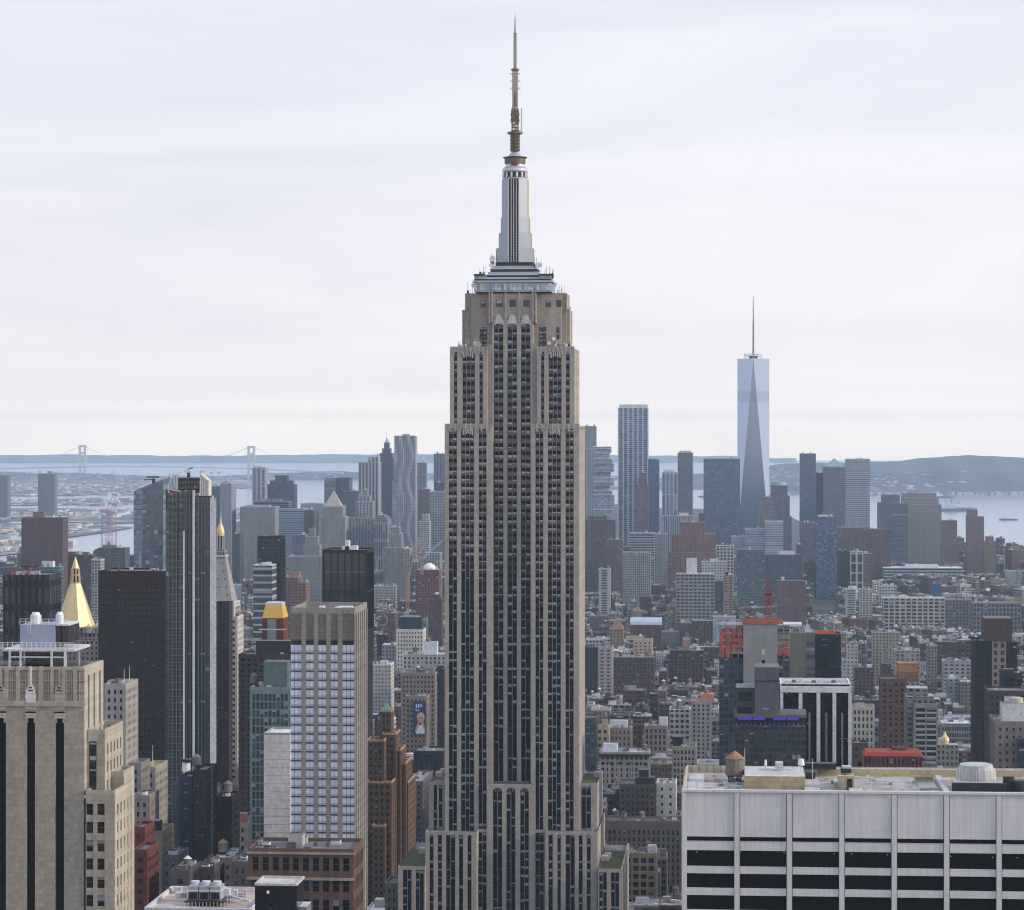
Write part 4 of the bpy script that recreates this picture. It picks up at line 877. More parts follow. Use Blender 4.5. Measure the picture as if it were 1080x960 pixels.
T('white_building', 'long white warehouse with regular dark square windows', 'warehouse', 931.5, 997, 631, 3900, (.62, .60, .57), (7.4, 5.0, .7, .62), vis=662, dp=40, rc=ROOFL, ex=[('b', 948, 958, 628.5), ('b', 976, 984, 629)])
T('blue_building', 'small bright blue walled building behind the long white warehouse', 'building', 983.5, 993, 615.5, 4150, (.06, .17, .34), (0, 3, 0, 0), vis=633, dp=20)
T('loft_building', 'brownish gridded warehouse right of the long white warehouse', 'warehouse', 997.2, 1025.5, 633, 4000, (.27, .24, .26), (4.6, 4.6, .55, .55), vis=664, dp=40)
T('loft_building', 'long grey warehouse with tall window rows at the right', 'warehouse', 1026, 1077, 636, 3900, (.27, .27, .30), (5, 6, .55, .65), vis=670, dp=40)
T('white_building', 'white low blocks at the waterfront in the far right corner', 'building', 1061, 1078, 602, 4900, (.60, .61, .63), (4, 4, .4, .5), vis=616, dp=25)
T('apartment_building', 'cream apartment block with three bays of dark windows', 'apartment building', 920, 948, 667, 2950, (.48, .44, .36), (3.4, 3.3, .42, .5), vis=700, dp=25, units=4, ex=[('t', 925, 661)])
T('apartment_building', 'pale stone apartment block with arched crown in front of the cream block', 'apartment building', 944, 970.5, 686, 2500, (.46, .43, .38), (4, 3.6, .42, .5), vis=712, dp=25, ex=[('b', 950, 962, 683)])
# --- midground, left
T('brick_tower', 'tall dark mauve brick slab far left with a small penthouse', 'apartment tower', 22.5, 66, 546, 3600, (.17, .115, .12), (3.2, 2.9, .4, .45), vis=600, dp=30, ex=[('b', 35, 46, 540)])
T('glass_building', 'small teal glass building in front of the mauve brick slab', 'office building', 41, 62, 598, 3000, (.16, .24, .29), (5, 4, .85, .7), TEAL, vis=622, dp=22, ex=[('b', 44, 56, 592, WHT)])
T('brick_building', 'dark brown low slab right of the mauve brick slab', 'apartment building', 66.5, 97, 585, 3650, (.16, .12, .125), vis=616, dp=25, ex=[('b', 72, 80, 582), ('b', 86, 93, 582.5)])
T('brick_building', 'blue-grey brick tower with a rooftop water tank above the black slab', 'apartment building', 103, 132, 578, 3300, (.16, .165, .19), vis=606, dp=25, ex=[('b', 108, 122, 575), ('t', 115, 571.5)])
T('brick_building', 'lower grey wing right of the tanked blue-grey brick tower', 'apartment building', 132, 148, 586, 3350, (.20, .18, .20), vis=606, dp=22)
T('white_building', 'small white windowed block left of the tanked brick tower', 'apartment building', 96.5, 106, 590, 3200, (.55, .55, .57), (4, 3.4, .6, .5), vis=606, dp=20)
# ------------------------------------------------------------------ nearer buildings with modelled window openings
def grid_front(F, mb, wins, z0, z1, bay, floor, ww, wh, w, depth=.35, m0=.8, top=1.0, n=None, zmin=None, g=None, mat=None, sill=None):
    """piers and spandrels stand proud of the core; windows sit at the back of the openings"""
    mat = mat or MAS
    L = F.L-2*m0; nb = n or max(1, round(L/bay)); b_ = L/nb; zmin = z0 if zmin is None else zmin
    nf = max(1, int((z1-top-zmin)/floor)); P = F.P
    hw_ = b_*ww; p = (b_-hw_)
    F.fbox(mb, 0, m0+p/2, z0, z1, depth, mat, w); F.fbox(mb, F.L-m0-p/2, F.L, z0, z1, depth, mat, w)
    for i in range(1, nb): F.fbox(mb, m0+b_*i-p/2, m0+b_*i+p/2, z0, z1-top, depth, mat, w)
    zt = z1-top; F.fbox(mb, m0+p/2, F.L-m0-p/2, zt, z1, depth, mat, w)
    s = floor*(1-wh)
    for k in range(nf):
        za = zt-floor*(k+1)
        for i in range(nb):
            u0, u1 = m0+b_*i+p/2, m0+b_*(i+1)-p/2
            F.fbox(mb, u0, u1, za, za+s, depth-.06, mat, sill or w)
            wins.append((F, u0, u1, za+s, za+floor, .05)+((g,) if g else ()))
    zb = zt-floor*nf
    if zb > z0+.1: F.fbox(mb, m0+p/2, F.L-m0-p/2, z0, zb, depth, mat, w)
def near(name, label, cat, x0, x1, top, d, dp, w, bay, floor, ww, wh, zvis=None, vis=None, rc=ROOFD, side='r', g=G0, ex=(), para=1.2, group=None, top_band=1.6, units=6, depth=.35, nb=None, sill=None, h=None):
    """box building: geometry windows on the front and one side, down to zvis (row of pixels) and plain below"""
    if h: d = 3000*(EYE-h)/(top-HY)
    Y = yfront((x0+x1)/2, d); X0, X1 = fx(x0, Y), fx(x1, Y); z = fz(top, (X0+X1)/2, Y); LASTY[:] = [Y]
    root = thing(name, label, cat, ((X0+X1)/2, Y+dp/2, 0), group)
    zb = -6; wb, rb, wins = MB(), MB(), []
    zv = max(0, fz(min(zvis or 1000, 1000), X0, Y))
    core = tuple(c*.85 for c in w)
    e = depth
    wb.box(X0+e, X1-e, Y+e, Y+dp, zb, z-.8, MAS, w=core, top=False)
    Ff = Face(X0, Y+e, X1, Y+e)
    grid_front(Ff, wb, wins, zv, z, bay, floor, ww, wh, w, depth=e, top=top_band, n=nb, sill=sill)
    Fs = Face(X1-e, Y+e, X1-e, Y+dp) if side == 'r' else Face(X0+e, Y+dp, X0+e, Y+e)
    grid_front(Fs, wb, wins, zv, z, bay, floor, ww, wh, w, depth=e, top=top_band, sill=sill)
    ring(wb, X0, X1, Y, Y+dp, z, para, .5, tuple(c*1.08 for c in w))
    rb.box(X0+.5, X1-.5, Y+.5, Y+dp-.5, z-1, z+.1, ROOF, w=rc)
    wb.build('wall', root); rb.build('roof', root); windows(root, wins, g)
    mid = Y+dp*.45
    for e_ in ex:
        k = e_[0]
        if k == 'b':
            yy = Y+dp*(e_[5] if len(e_) > 5 else .3); a, b_ = fx(e_[1], yy), fx(e_[2], yy); m_ = MB(); m_.box(a, b_, yy, yy+min(dp*.4, (b_-a)*1.3), z, fz(e_[3], a, yy), MAS, w=e_[4] if len(e_) > 4 else w, top=ROOF, wt=rc); m_.build('bulkhead', root)
        elif k == 't':
            s = e_[3] if len(e_) > 3 else 1; x = fx(e_[1], mid); zt = fz(e_[2], x, mid); zz = zt-7.7*s
            if zz > z+.4: m_ = MB(); m_.box(x-2.6*s, x+2.6*s, mid-2.6*s, mid+2.6*s, z, zz, MAS, w=w); m_.build('bulkhead', root)
            tank(root, x, mid, max(zz, z), s, cone=e_[4] if len(e_) > 4 else None)
        elif k == 'm':
            x = fx(e_[1], mid); m_ = MB(); m_.cyl(x, mid, z, fz(e_[2], x, mid), .16, .08, LITM, 6); m_.build('flagpole', root)
    for _ in range(units):
        sx, sy, h = tr_.uniform(1.2, 3.5), tr_.uniform(1.2, 3.5), tr_.uniform(.8, 2.2)
        if X1-X0 < sx+3 or dp < sy+4: continue
        x = tr_.uniform(X0+1, X1-1-sx); y = tr_.uniform(Y+1.5, Y+dp-1.5-sy); m_ = MB()
        m_.box(x, x+sx, y, y+sy, z, z+h, MAS, w=tr_.choice([(.5, .5, .52), (.3, .3, .32), (.13, .13, .14), (.6, .61, .64)])); m_.box(x+.2, x+sx-.2, y+.2, y+sy-.2, z+h, z+h+.25, DARK); m_.build('roof_unit', root)
    PROT.append((x0-1, x1+2, top, vis or 960, d)); FOOT.append((X0-3, X1+3, Y-8, Y+dp+3))
    return root, X0, X1, Y, z
N = near
# ---- left foreground: limestone tower with black window slots
Y = yfront(40, 620); root = thing('limestone_tower', 'pale limestone tower with tall black slots in the left corner', 'skyscraper', (fx(40, Y), Y+20, 0))
LS = (.33, .30, .25); LS2 = (.40, .365, .31)
x0, x1 = fx(-30, Y), fx(88.6, Y); zt = fz(705.5, x0, Y); zl = fz(742, x0, Y); zs = fz(757, x0, Y); dpt = 19
wb = MB(); e = .9
wb.box(x0+e, x1-e, Y+e, Y+dpt, -6, zt-1, MAS, w=(.02, .02, .02), top=ROOF, wt=ROOFD)
F = Face(x0, Y+e, x1, Y+e)
slots = [(-3.5, 7.4), (29.0, 38.0), (59.3, 68.6)]
u = 0
for a, b_ in slots: ua, ub = F.fx(a), F.fx(b_); F.fbox(wb, u, ua, 0, zl, e, MAS, LS); F.fbox(wb, ua, ub, zs, zl, e-.1, MAS, LS); u = ub
F.fbox(wb, u, F.L, 0, zl, e, MAS, LS)
F.fbox(wb, 0, F.L, zl, zt, e-.25, MAS, LS)
F.fbox(wb, 0, F.L, zl-.5, zl+.7, e+.25, MAS, LS2, d0=.3)
sp = 12.0
for i in range(10):
    c = F.fx(-4+i*sp)
    if 0 < c < F.L-1:
        F.fbox(wb, c-.4, c+.4, zl+.7, zt+.6, e+.15, MAS, LS2, d0=.4)
for i in range(40):
    c = F.fx(-18+i*2.7)
    if .5 < c < F.L-.5: F.fbox(wb, c-.09, c+.09, zl+.7, zt-.6, e-.05, MAS, LS2, d0=.4)
for k in (0.36, .66): F.fbox(wb, 0, F.L, zl+(zt-zl)*k, zl+(zt-zl)*k+.22, e+.02, MAS, LS2, d0=.4)
for a, b_ in slots:        # carved heads and chevrons above each slot
    c = (F.fx(a)+F.fx(b_))/2
    for h, hw_ in ((0, 1.15), (1.1, 1.15), (4.8, 1.0)): F.fbox(wb, c-hw_, c+hw_, zs+h, zs+h+1.9, e+.1, MAS, (.46, .43, .38), d0=.4)
    oc = (.66, .64, .60) if 20 < a < 50 else (.40, .375, .33)
    for h, hw_ in ((0, 1.05), (.9, 1.15), (1.8, .95), (2.5, .6), (3.1, .35)): F.fbox(wb, c-hw_, c+hw_, zl+.3+h, zl+1.25+h, e+.3, MAS, oc, d0=.4)
    F.fbox(wb, c-.17, c+.17, zl+4.2, zt+.4, e+.3, MAS, oc, d0=.4)
    for q in range(-3, 4):
        for r_ in range(4): F.fbox(wb, c+q*.34-.1, c+q*.34+.1, zs+.6+r_*.85, zs+1.0+r_*.85, e+.16, MAS, (.5, .47, .42), d0=.8)
    for q in (-1, 1):
        F.fbox(wb, c+q*.95-.3, c+q*.95+.3, zs-1.0, zs, e+.05, MAS, LS, d0=.2)
F.fbox(wb, 0, F.L, zt-.2, zt+.5, e, MAS, LS2, d0=.2)
S = Face(x1-e, Y+e, x1-e, Y+dpt)
grid_front(S, wb, [], zl-60, zt+.5, 5.2, 60, .28, .70, LS2, depth=e, top=2)  # west side in paler stone than the front, sunlight put into the colour
wb.build('wall', root); wins = []
m_ = MB(); ring(m_, x0, x1-1, Y+1.2, Y+dpt-1, zt-.6, .9, .5, LS2); m_.build('parapet', root)
# stepped eastern wing: three tiers falling to the right
def lwing(pa, pb, top, yo, dd, cols, fl, w0=None, first=None):
    Yw = Y+yo; a, b_ = fx(pa, Yw), fx(pb, Yw); z = fz(top, b_, Yw); wb = MB()
    wb.box(a, b_-.5, Yw+.5, Yw+dd, -6, z-.8, MAS, w=(.2, .18, .15), top=ROOF, wt=ROOFD)
    F = Face(a, Yw+.5, b_, Yw+.5); u = 0; zf = fz(first, b_, Yw) if first else z-1.2
    for (c0, c1) in cols:
        ua, ub = F.fx(c0), F.fx(c1); F.fbox(wb, u, ua, 0, z, .5, MAS, LS); F.fbox(wb, ua, ub, zf, z, .5, MAS, LS)
        zz = zf
        while zz > fz(985, b_, Yw):
            wins.append((F, ua, ub, zz-fl*.62, zz, .04)); F.fbox(wb, ua, ub, zz-fl, zz-fl*.62, .42, MAS, LS); zz -= fl
        F.fbox(wb, ua, ub, 0, zz, .5, MAS, LS)
        u = ub
    F.fbox(wb, u, F.L, 0, z, .5, MAS, LS)
    S = Face(b_-.5, Yw+.5, b_-.5, Yw+dd); grid_front(S, wb, wins, max(0, fz(985, b_, Yw)), z, 3.1, fl, .42, .6, LS2, depth=.5, top=2.4)  # wing's west side also paler, sunlight put into the stone colour
    ring(wb, a, b_, Yw, Yw+dd, z, .9, .45, LS2)
    wb.build('wing_wall', root)
    return a, b_, Yw, z
lwing(88.5, 110.5, 774, 2.5, 18.5, [], 4.0)
a, b_, Yw, z = lwing(90.4, 121, 838, -1, 19, [(91.3, 98.8), (103, 110.8)], 3.97, first=848)
lwing(112, 130.5, 818, 9, 11, [], 4.0)
# the tall window of the upper wing tier
Yw = Y+2.5; F = Face(fx(88.5, Yw), Yw, fx(110.5, Yw), Yw); ua, ub = F.fx(94.2), F.fx(101.8); zz = fz(788, 0, Yw); m_ = MB()
F.fbox(m_, ua, ub, fz(837, 0, Yw), zz, .03, BLACK); m_.build('window_recess', root)
for k in range(4): wins.append((F, ua+.15, ub-.15, zz-2.9*k-2.6, zz-2.9*k-.3, .06))
for k in range(24):
    u = .4+k*.18; 
windows(root, wins, (.02, .02, .024, .35))
m_ = MB()
F.fbox(m_, F.fx(93.2), F.fx(102.8), fz(788, 0, Yw), fz(775, 0, Yw), .12, MAS, (.42, .39, .34)); m_.build('carved_panel', root)
PROT.append((-30, 144, 700, 960, 620)); FOOT.append((x0-3, fx(145, Y), Y-10, Y+60))
# rooftop plant on its steel stand
Yr = Y+5; zr = zt-1
def rx(px): return fx(px, Yr)
def rz(py): return fz(py, rx(40), Yr)
m_ = MB(); m_.box(rx(21), rx(58), Yr, Yr+9, rz(683), rz(659), plain('plant_blue', (.30, .34, .44), .6, .2, .12, .4, True)); m_.build('plant_room', root)
m_ = MB()
for a, b_ in ((58.5, 63.5), (64.5, 71.5)): m_.box(rx(a), rx(b_), Yr+.5, Yr+11, rz(678), rz(660), BLACK)
m_.box(rx(58), rx(72.5), Yr+.2, Yr+11.4, rz(660), rz(658.4), LITM); m_.build('louvre', root)
m_ = MB(); m_.box(rx(7), rx(82), Yr-3, Yr+12, rz(686), rz(683.6), LITM)
for px in (14, 25.5, 58, 72): m_.bar((rx(px), Yr-3, rz(684)), (rx(px), Yr-3, zr-.5), .45, LITM); m_.bar((rx(px), Yr+10, rz(684)), (rx(px), Yr+10, zr-.5), .45, LITM)
for a, b_ in ((14, 25.5), (25.5, 58), (58, 72)): m_.bar((rx(a), Yr-3, rz(692)), (rx(b_), Yr-3, rz(692)), .3, LITM); m_.bar((rx(a), Yr-3, rz(702)), (rx(b_), Yr-3, rz(687)), .14, DARK)
m_.build('steel_stand', root)
m_ = MB()
for py in (676.5, 679, 681.5): m_.bar((rx(7), Yr-4, rz(py)), (rx(82), Yr-4, rz(py)), .09, WHITE)
for px in range(8, 84, 5): m_.bar((rx(px), Yr-4, rz(684)), (rx(px), Yr-4, rz(676.5)), .11, WHITE)
for px in range(21, 73, 6): m_.bar((rx(px), Yr, rz(659)), (rx(px), Yr, rz(653)), .09, WHITE)
m_.bar((rx(21), Yr, rz(653)), (rx(72), Yr, rz(653)), .09, WHITE); m_.bar((rx(21), Yr, rz(656)), (rx(72), Yr, rz(656)), .09, WHITE)
for q in (-.25, .25): m_.bar((rx(31)+q, Yr-.3, rz(669)), (rx(31)+q, Yr-.3, rz(658)), .09, WHITE)
m_.build('railing', root)
for (a, b_, t) in ((27, 39, 650), (54, 63, 649.5)):
    m_ = MB(); m_.cyl(rx((a+b_)/2), Yr+4, rz(659), rz(t), (rx(b_)-rx(a))/2, (rx(b_)-rx(a))/2, LITM, 12); m_.cyl(rx((a+b_)/2), Yr+4, rz(t), rz(t)+.6, (rx(b_)-rx(a))/2*.8, (rx(b_)-rx(a))/2*.6, WHITE, 12); m_.build('exhaust_hood', root)
m_ = MB(); m_.box(rx(28), rx(58), Yr-1, Yr+8, zr-.5, rz(688), BLACK); m_.build('plant_enclosure', root)
# ---- gilded pyramid tower
Y = yfront(78, 2030); root = thing('gilded_tower', 'stone tower under a bright gilded pyramid roof with a lantern', 'skyscraper', (fx(80, Y), Y+15, 0))
def gx(px): return fx(px, Y)
def gz(py): return fz(py, gx(80), Y)
m_ = MB(); m_.box(gx(58), gx(108.5), Y, Y+30, -6, gz(676), FAC, w=(.36, .335, .30), g=G0, st=(3.2, 3.8, .38, .55), top=ROOF)
m_.box(gx(62), gx(105), Y+2, Y+28, gz(676), gz(663), FAC, w=(.38, .355, .32), g=G0, st=(3, 4.5, .4, .7), top=ROOF); m_.build('wall', root)
c_y = Y+15; c_x = fx(79.6, c_y); m_ = MB(); n = 8
def octa(r, z): return [(c_x+r*math.cos(math.pi/8+i*math.pi/4), c_y+r*math.sin(math.pi/8+i*math.pi/4)) for i in range(8)]
m_.prism(octa(14.2, 0), gz(662), gz(617), GOLD, poly2=octa(4.0, 0)); m_.build('pyramid_roof', root)
m_ = MB(); m_.prism(octa(4.0, 0), gz(617), gz(615.5), GOLD)
m_.prism(octa(2.1, 0), gz(615.5), gz(601), DARK)
for i in range(8):
    p = octa(3.3, 0)[i]; m_.bar((*p, gz(616)), (*octa(2.6, 0)[i], gz(600)), .8, GOLD)
for py, r in ((608, 3.4), (601, 3.1)): m_.prism(octa(r, 0), gz(py), gz(py)+.7, GOLD)
m_.prism(octa(2.8, 0), gz(600.5), gz(588), GOLD, poly2=octa(.1, 0)); m_.build('lantern', root)
for (px, zt_, r, yo) in ((104, 653.5, 2.3, 5), (93.6, 657.5, 1.8, 1), (63, 656, 1.8, 2)):
    m_ = MB(); x = fx(px, Y+yo); m_.prism([(x-r, Y+yo-r), (x+r, Y+yo-r), (x+r, Y+yo+r), (x-r, Y+yo+r)], gz(668), gz(661), MAS, w=(.4, .37, .33)); m_.prism([(x-r, Y+yo-r), (x+r, Y+yo-r), (x+r, Y+yo+r), (x-r, Y+yo+r)], gz(661), gz(zt_), GOLD, poly2=[(x-.05, Y+yo-.05), (x+.05, Y+yo-.05), (x+.05, Y+yo+.05), (x-.05, Y+yo+.05)]); m_.build('corner_pinnacle', root)
for i in range(9):
    m_ = MB(); x = gx(63+i*5); m_.prism([(x-.7, Y+1.2), (x+.7, Y+1.2), (x+.7, Y+2.6), (x-.7, Y+2.6)], gz(668), gz(659.5), MAS, w=(.42, .39, .35), poly2=[(x-.15, Y+1.8), (x+.15, Y+1.8), (x+.15, Y+2.1), (x-.15, Y+2.1)]); m_.build('stone_pinnacle', root)
PROT.append((58, 110, 588, 720, 2030)); FOOT.append((gx(55), gx(112), Y-5, Y+35))
# ---- dark crowned tower
r_, (a, b_, Y, z) = T('dark_tower', 'near-black tower with tall crown openings behind the rooftop plant', 'skyscraper', 3.5, 52, 606.5, 1900, (.035, .028, .03), (4.6, 16, .5, .72), (.06, .045, .035, .02), dp=34, vis=700, units=0, rc=ROOFD)
F = Face(a, Y-.05, b_, Y-.05); m_ = MB()
for i in range(9): u = F.L*i/8; F.fbox(m_, max(0, u-.6), min(F.L, u+.6), z-60, z+.6, .7, MAS, (.03, .026, .03))
m_.build('pier', r_)
m_ = MB(); xm = fx(27, Y+12); m_.bar((fx(18, Y+12), Y+12, z+5.2), (fx(40, Y+12), Y+12, z+5.2), .7, DARK); m_.bar((xm, Y+12, z-1), (xm, Y+12, z+5.5), .8, DARK); m_.bar((fx(30, Y+12), Y+12, z+1), (fx(35, Y+12), Y+12, z+6.5), .35, plain('crane_green', (.2, .4, .25), .6)); m_.build('facade_crane', r_)
for i in range(6): m_ = MB(); x = fx(12+i*5, Y+9); m_.box(x, x+3, Y+8, Y+12, z-1, z+1.4+.4*(i % 3), MAS, w=[(.4, .1, .07), (.5, .5, .5), (.35, .33, .4)][i % 3]); m_.build('roof_unit', r_)
# ---- black slab
N('black_slab', 'wide plain black slab building behind the gilded pyramid', 'office building', 103.6, 174.6, 604, 1900, 40, (.034, .019, .014), 3.0, 3.9, .62, .42, zvis=810, vis=812, g=(.006, .006, .009, .02), top_band=11, ex=[('m', 170, 599)], units=9, depth=.3)
# ---- beige tower with two flagpoles
N('stone_tower', 'slim grey stone tower with two flagpoles before the black slab', 'office building', 110, 132.6, 724, 1250, 26, (.33, .31, .30), 2.6, 3.6, .42, .5, zvis=840, vis=840, ex=[('b', 113, 128, 718, (.33, .33, .36), .35), ('m', 131, 705), ('m', 136.5, 702)])
# ---- glass tower with slanting top (in the square)
Y = yfront(160, 2250); root = thing('slanted_glass_tower', 'dark glass tower with a slanting top and bright left edge', 'skyscraper', (fx(160, Y), Y+15, 0))
def q(px, yo=0): return (fx(px, Y+yo), Y+yo)
def zq(py): return fz(py, fx(160, Y), Y)
G1 = (.05, .075, .11, .10); G2 = (.13, .20, .24, .10)
m_ = MB()
def facet(A, B, za, zb_, g, A0=None, B0=None):
    A0, B0 = A0 or A, B0 or B; L = math.hypot(A[0]-B[0], A[1]-B[1])
    m_.face([(*A0, -6), (*B0, -6), (*B, zb_), (*A, za)], FAC, [(0, -6), (L, -6), (L, zb_), (0, za)], (.16, .21, .26), g, (3.2, 4, .88, .85))
pA, pB, pC, pD = q(141, 7), q(150.5), q(172, 1), q(184, 9); pB0 = q(145.5)
facet(pA, pB, zq(518.5), zq(514), G2, None, pB0); facet(pB, pC, zq(514), zq(505.5), G1, pB0, None); facet(pC, pD, zq(505.5), zq(501), (.10, .15, .21, .08))
pE, pF = (pD[0], pD[1]+22), (pA[0], pA[1]+22)
facet(pD, pE, zq(501), zq(503), G1); facet(pE, pF, zq(503), zq(519), G1); facet(pF, pA, zq(519), zq(518.5), G2)
m_.face([(*pA, zq(518.5)), (*pB, zq(514)), (*pC, zq(505.5)), (*pD, zq(501)), (*pE, zq(503)), (*pF, zq(519))], ROOF, None, ROOFD)
m_.build('curtain_wall', root)
m_ = MB(); x = fx(162, Y+12); m_.cyl(x, Y+12, zq(515), zq(505), 1.4, 1.2, DARK, 8); m_.bar((fx(155, Y+12), Y+12, zq(503.5)), (fx(168, Y+12), Y+12, zq(503.5)), 1.1, DARK); m_.bar((fx(152, Y+12), Y+12, zq(506.5)), (fx(164, Y+12), Y+12, zq(506)), .8, DARK); m_.build('facade_crane', root)
PROT.append((140, 185, 500, 602, 2250)); FOOT.append((pA[0]-2, pD[0]+2, Y-5, Y+40))
# ---- supertall under construction: concrete strip and glass with white fins
Y = yfront(200, 1700); root = thing('finned_tower', 'very tall narrow tower, dark glass with bright white vertical fins and unfinished panel side', 'skyscraper', (fx(200, Y), Y+10, 0))
def X2(px, yo=0): return fx(px, Y+yo)
def Z2(py): return fz(py, fx(200, Y), Y)
m_ = MB(); m_.box(X2(174.7), X2(194), Y+.4, Y+26, -6, Z2(517), FAC, w=(.10, .095, .09), g=(.02, .03, .04, .05), st=(3.4, 4.05, .55, .7), top=ROOF, wt=ROOFD)
m_.box(X2(174.7), X2(178.5), Y+.1, Y+.4, 0, Z2(540), FAC, w=(.11, .13, .15), g=(.03, .05, .07, .05), st=(2, 4.05, .7, .8)); m_.build('unfinished_wall', root)
F = Face(X2(178), Y+.4, X2(194), Y+.4); m_ = MB(); mg = plain('sheathing_green', (.05, .13, .05), .8, 0, .5, .2)
for i in range(5): u = F.L*i/4; F.fbox(m_, max(0, u-.18), min(F.L, u+.18), 0, Z2(517), .35, MAS, (.24, .21, .17))
k = 0
while Z2(520)-k*4.05 > Z2(960):
    zz = Z2(520)-k*4.05; F.fbox(m_, 0, F.L, zz-.25, zz+.1, .25, MAS, (.22, .21, .19)); k += 1
m_.build('slab_edge', root)
rg = random.Random(4)
for k in range(12):
    m_ = MB(); zz = Z2(524)-4.05*k; F.fbox(m_, .4, .4+F.L*rg.choice([.22, .46, .22]), zz-3.2, zz-.4, .12, mg); m_.build('green_sheathing', root)
m_ = MB(); u0 = X2(194)
m_.box(X2(194), X2(206), Y, Y+12, -6, Z2(517), FAC, w=(.05, .06, .07), g=(.014, .022, .034, .05), st=(2.3, 4.05, .9, .9), top=ROOF, wt=ROOFD)
m_.box(X2(206), X2(222.5), Y-.6, Y+12, -6, Z2(523), FAC, w=(.045, .055, .065), g=(.012, .020, .030, .05), st=(3.0, 4.05, .92, .9), top=ROOF, wt=ROOFD)
m_.box(X2(222.5), X2(226.3), Y-.6, Y+6, -6, Z2(526), FAC, w=(.42, .44, .48), g=(.10, .12, .14, .05), st=(1.2, 4.05, .4, .5), top=ROOF)
m_.box(X2(187), X2(210), Y+2, Y+11, Z2(520), Z2(504), FAC, w=(.05, .045, .045), g=(.012, .012, .012, .02), st=(2, 3, .7, .6), top=ROOF, wt=ROOFD); m_.build('glazed_wall', root)
for (px, tp, wd) in ((194.3, 560, .5), (204.6, 517, .65), (222.8, 525, .5), (224.6, 523, .5), (226.3, 528, .5), (209.6, 526, .2), (213.2, 526, .2), (216.8, 526, .2), (219.8, 526, .2), (197.4, 520, .14), (200.8, 520, .14)):
    m_ = MB(); x = X2(px); m_.box(x-wd, x+wd, Y-1.3, Y-.62 if px > 206 else Y-.02, 0, Z2(tp), MAS, w=(.66, .67, .70) if wd > .3 else (.13, .145, .16)); m_.build('white_fin', root)
for i, px in enumerate((211, 213, 215, 217, 219)):
    m_ = MB(); x = X2(px); m_.box(x-.4, x+.4, Y+1, Y+10, Z2(530), Z2(499.5+i*1.7), MAS, w=(.60, .58, .55)); m_.build('crown_fin', root)
m_ = MB()
for a, b_ in (((177.5, 512), (183, 501)), ((183, 501), (184.5, 512)), ((177.5, 516), (191, 518.5)), ((186.5, 516), (187, 500)), ((177.5, 512), (178, 520)), ((184.5, 502), (188, 500))): m_.bar((X2(a[0]), Y, Z2(a[1])), (X2(b_[0]), Y, Z2(b_[1])), .5, LITM)
m_.build('steel_frame', root)
m_ = MB(); x = X2(199, 12); m_.cyl(x, Y+12, Z2(504), Z2(497), 1.1, .9, DARK, 8); m_.box(x-2.2, x+.6, Y+10, Y+14, Z2(499), Z2(495.5), LITM); m_.bar((x-2, Y+12, Z2(496.5)), (x+2.6, Y+12, Z2(493.5)), .6, DARK); m_.build('facade_crane', root)
m_ = MB(); m_.box(X2(179), X2(181.5), Y-.1, Y+.3, Z2(523), Z2(519.5), ORANGE); m_.build('warning_sheet', root)
PROT.append((173, 228, 495, 960, 1700)); FOOT.append((X2(172), X2(230), Y-8, Y+30))
# ---- clock tower with a gilded cupola
Y = yfront(234, 2170); root = thing('clock_tower', 'white marble campanile with pyramid spire and gilded cupola', 'skyscraper', (fx(234, Y), Y+12, 0))
def X3(px): return fx(px, Y)
def Z3(py): return fz(py, fx(234, Y), Y)
MAR = (.50, .49, .47); cy3 = Y+12; cx3 = fx(232.6, cy3); hh = 12.2
m_ = MB(); m_.box(cx3-hh, cx3+hh, cy3-hh, cy3+hh, -6, Z3(640), FAC, w=MAR, g=G0, st=(4, 3.9, .35, .5), top=ROOF)
for k, z_ in enumerate((640, 637, 670, 672)): m_.box(cx3-hh-.8, cx3+hh+.8, cy3-hh-.8, cy3+hh+.8, Z3(z_), Z3(z_)+1.3, MAS, w=(.58, .57, .55))
m_.build('wall', root)
m_ = MB()
def sq(r): return [(cx3-r, cy3-r), (cx3+r, cy3-r), (cx3+r, cy3+r), (cx3-r, cy3+r)]
m_.prism(sq(hh-1), Z3(636.5), Z3(588), FAC, w=MAR, g=G0, st=(5, 6, .2, .22), poly2=sq(4.4)); m_.build('spire_roof', root)
m_ = MB(); m_.prism(sq(5.2), Z3(588), Z3(586), MAS, w=MAR); m_.prism(sq(4), Z3(586), Z3(580), FAC, w=MAR, g=G0, st=(2, 6, .5, .8)); m_.cyl(cx3, cy3, Z3(580), Z3(566.5), 2.0, 2.0, DARK, 8)
for i in range(8): t = i*math.pi/4; m_.bar((cx3+2.7*math.cos(t), cy3+2.7*math.sin(t), Z3(580)), (cx3+2.7*math.cos(t), cy3+2.7*math.sin(t), Z3(566)), .6, MAS, MAR)
m_.build('colonnade', root)
m_ = MB(); pr = [(565.8, 3.0), (563, 3.1), (560, 2.9), (557, 2.3), (554, 1.3), (552.5, 1.1)]
for (p, r0), (q_, r1) in zip(pr, pr[1:]): m_.cyl(cx3, cy3, Z3(p), Z3(q_), r0, r1, GOLD, 12)
m_.build('gilded_cupola', root)
m_ = MB(); m_.cyl(cx3, cy3, Z3(552.5), Z3(546), .9, .8, MAS, 8, w=(.5, .52, .5)); m_.cyl(cx3, cy3, Z3(546), Z3(538), .3, .05, STEEL, 6); m_.build('finial', root)
PROT.append((226, 253, 540, 700, 2170)); FOOT.append((cx3-15, cx3+15, Y-5, Y+32))
N('dark_slim_tower', 'slim dark brown tower with dotted windows between the white fins and pale stone', 'apartment tower', 226.5, 241.5, 637, 1950, 14, (.045, .03, .03), 3.2, 3.3, .3, .35, zvis=830, vis=840, g=(.05, .045, .05, .3), units=2)
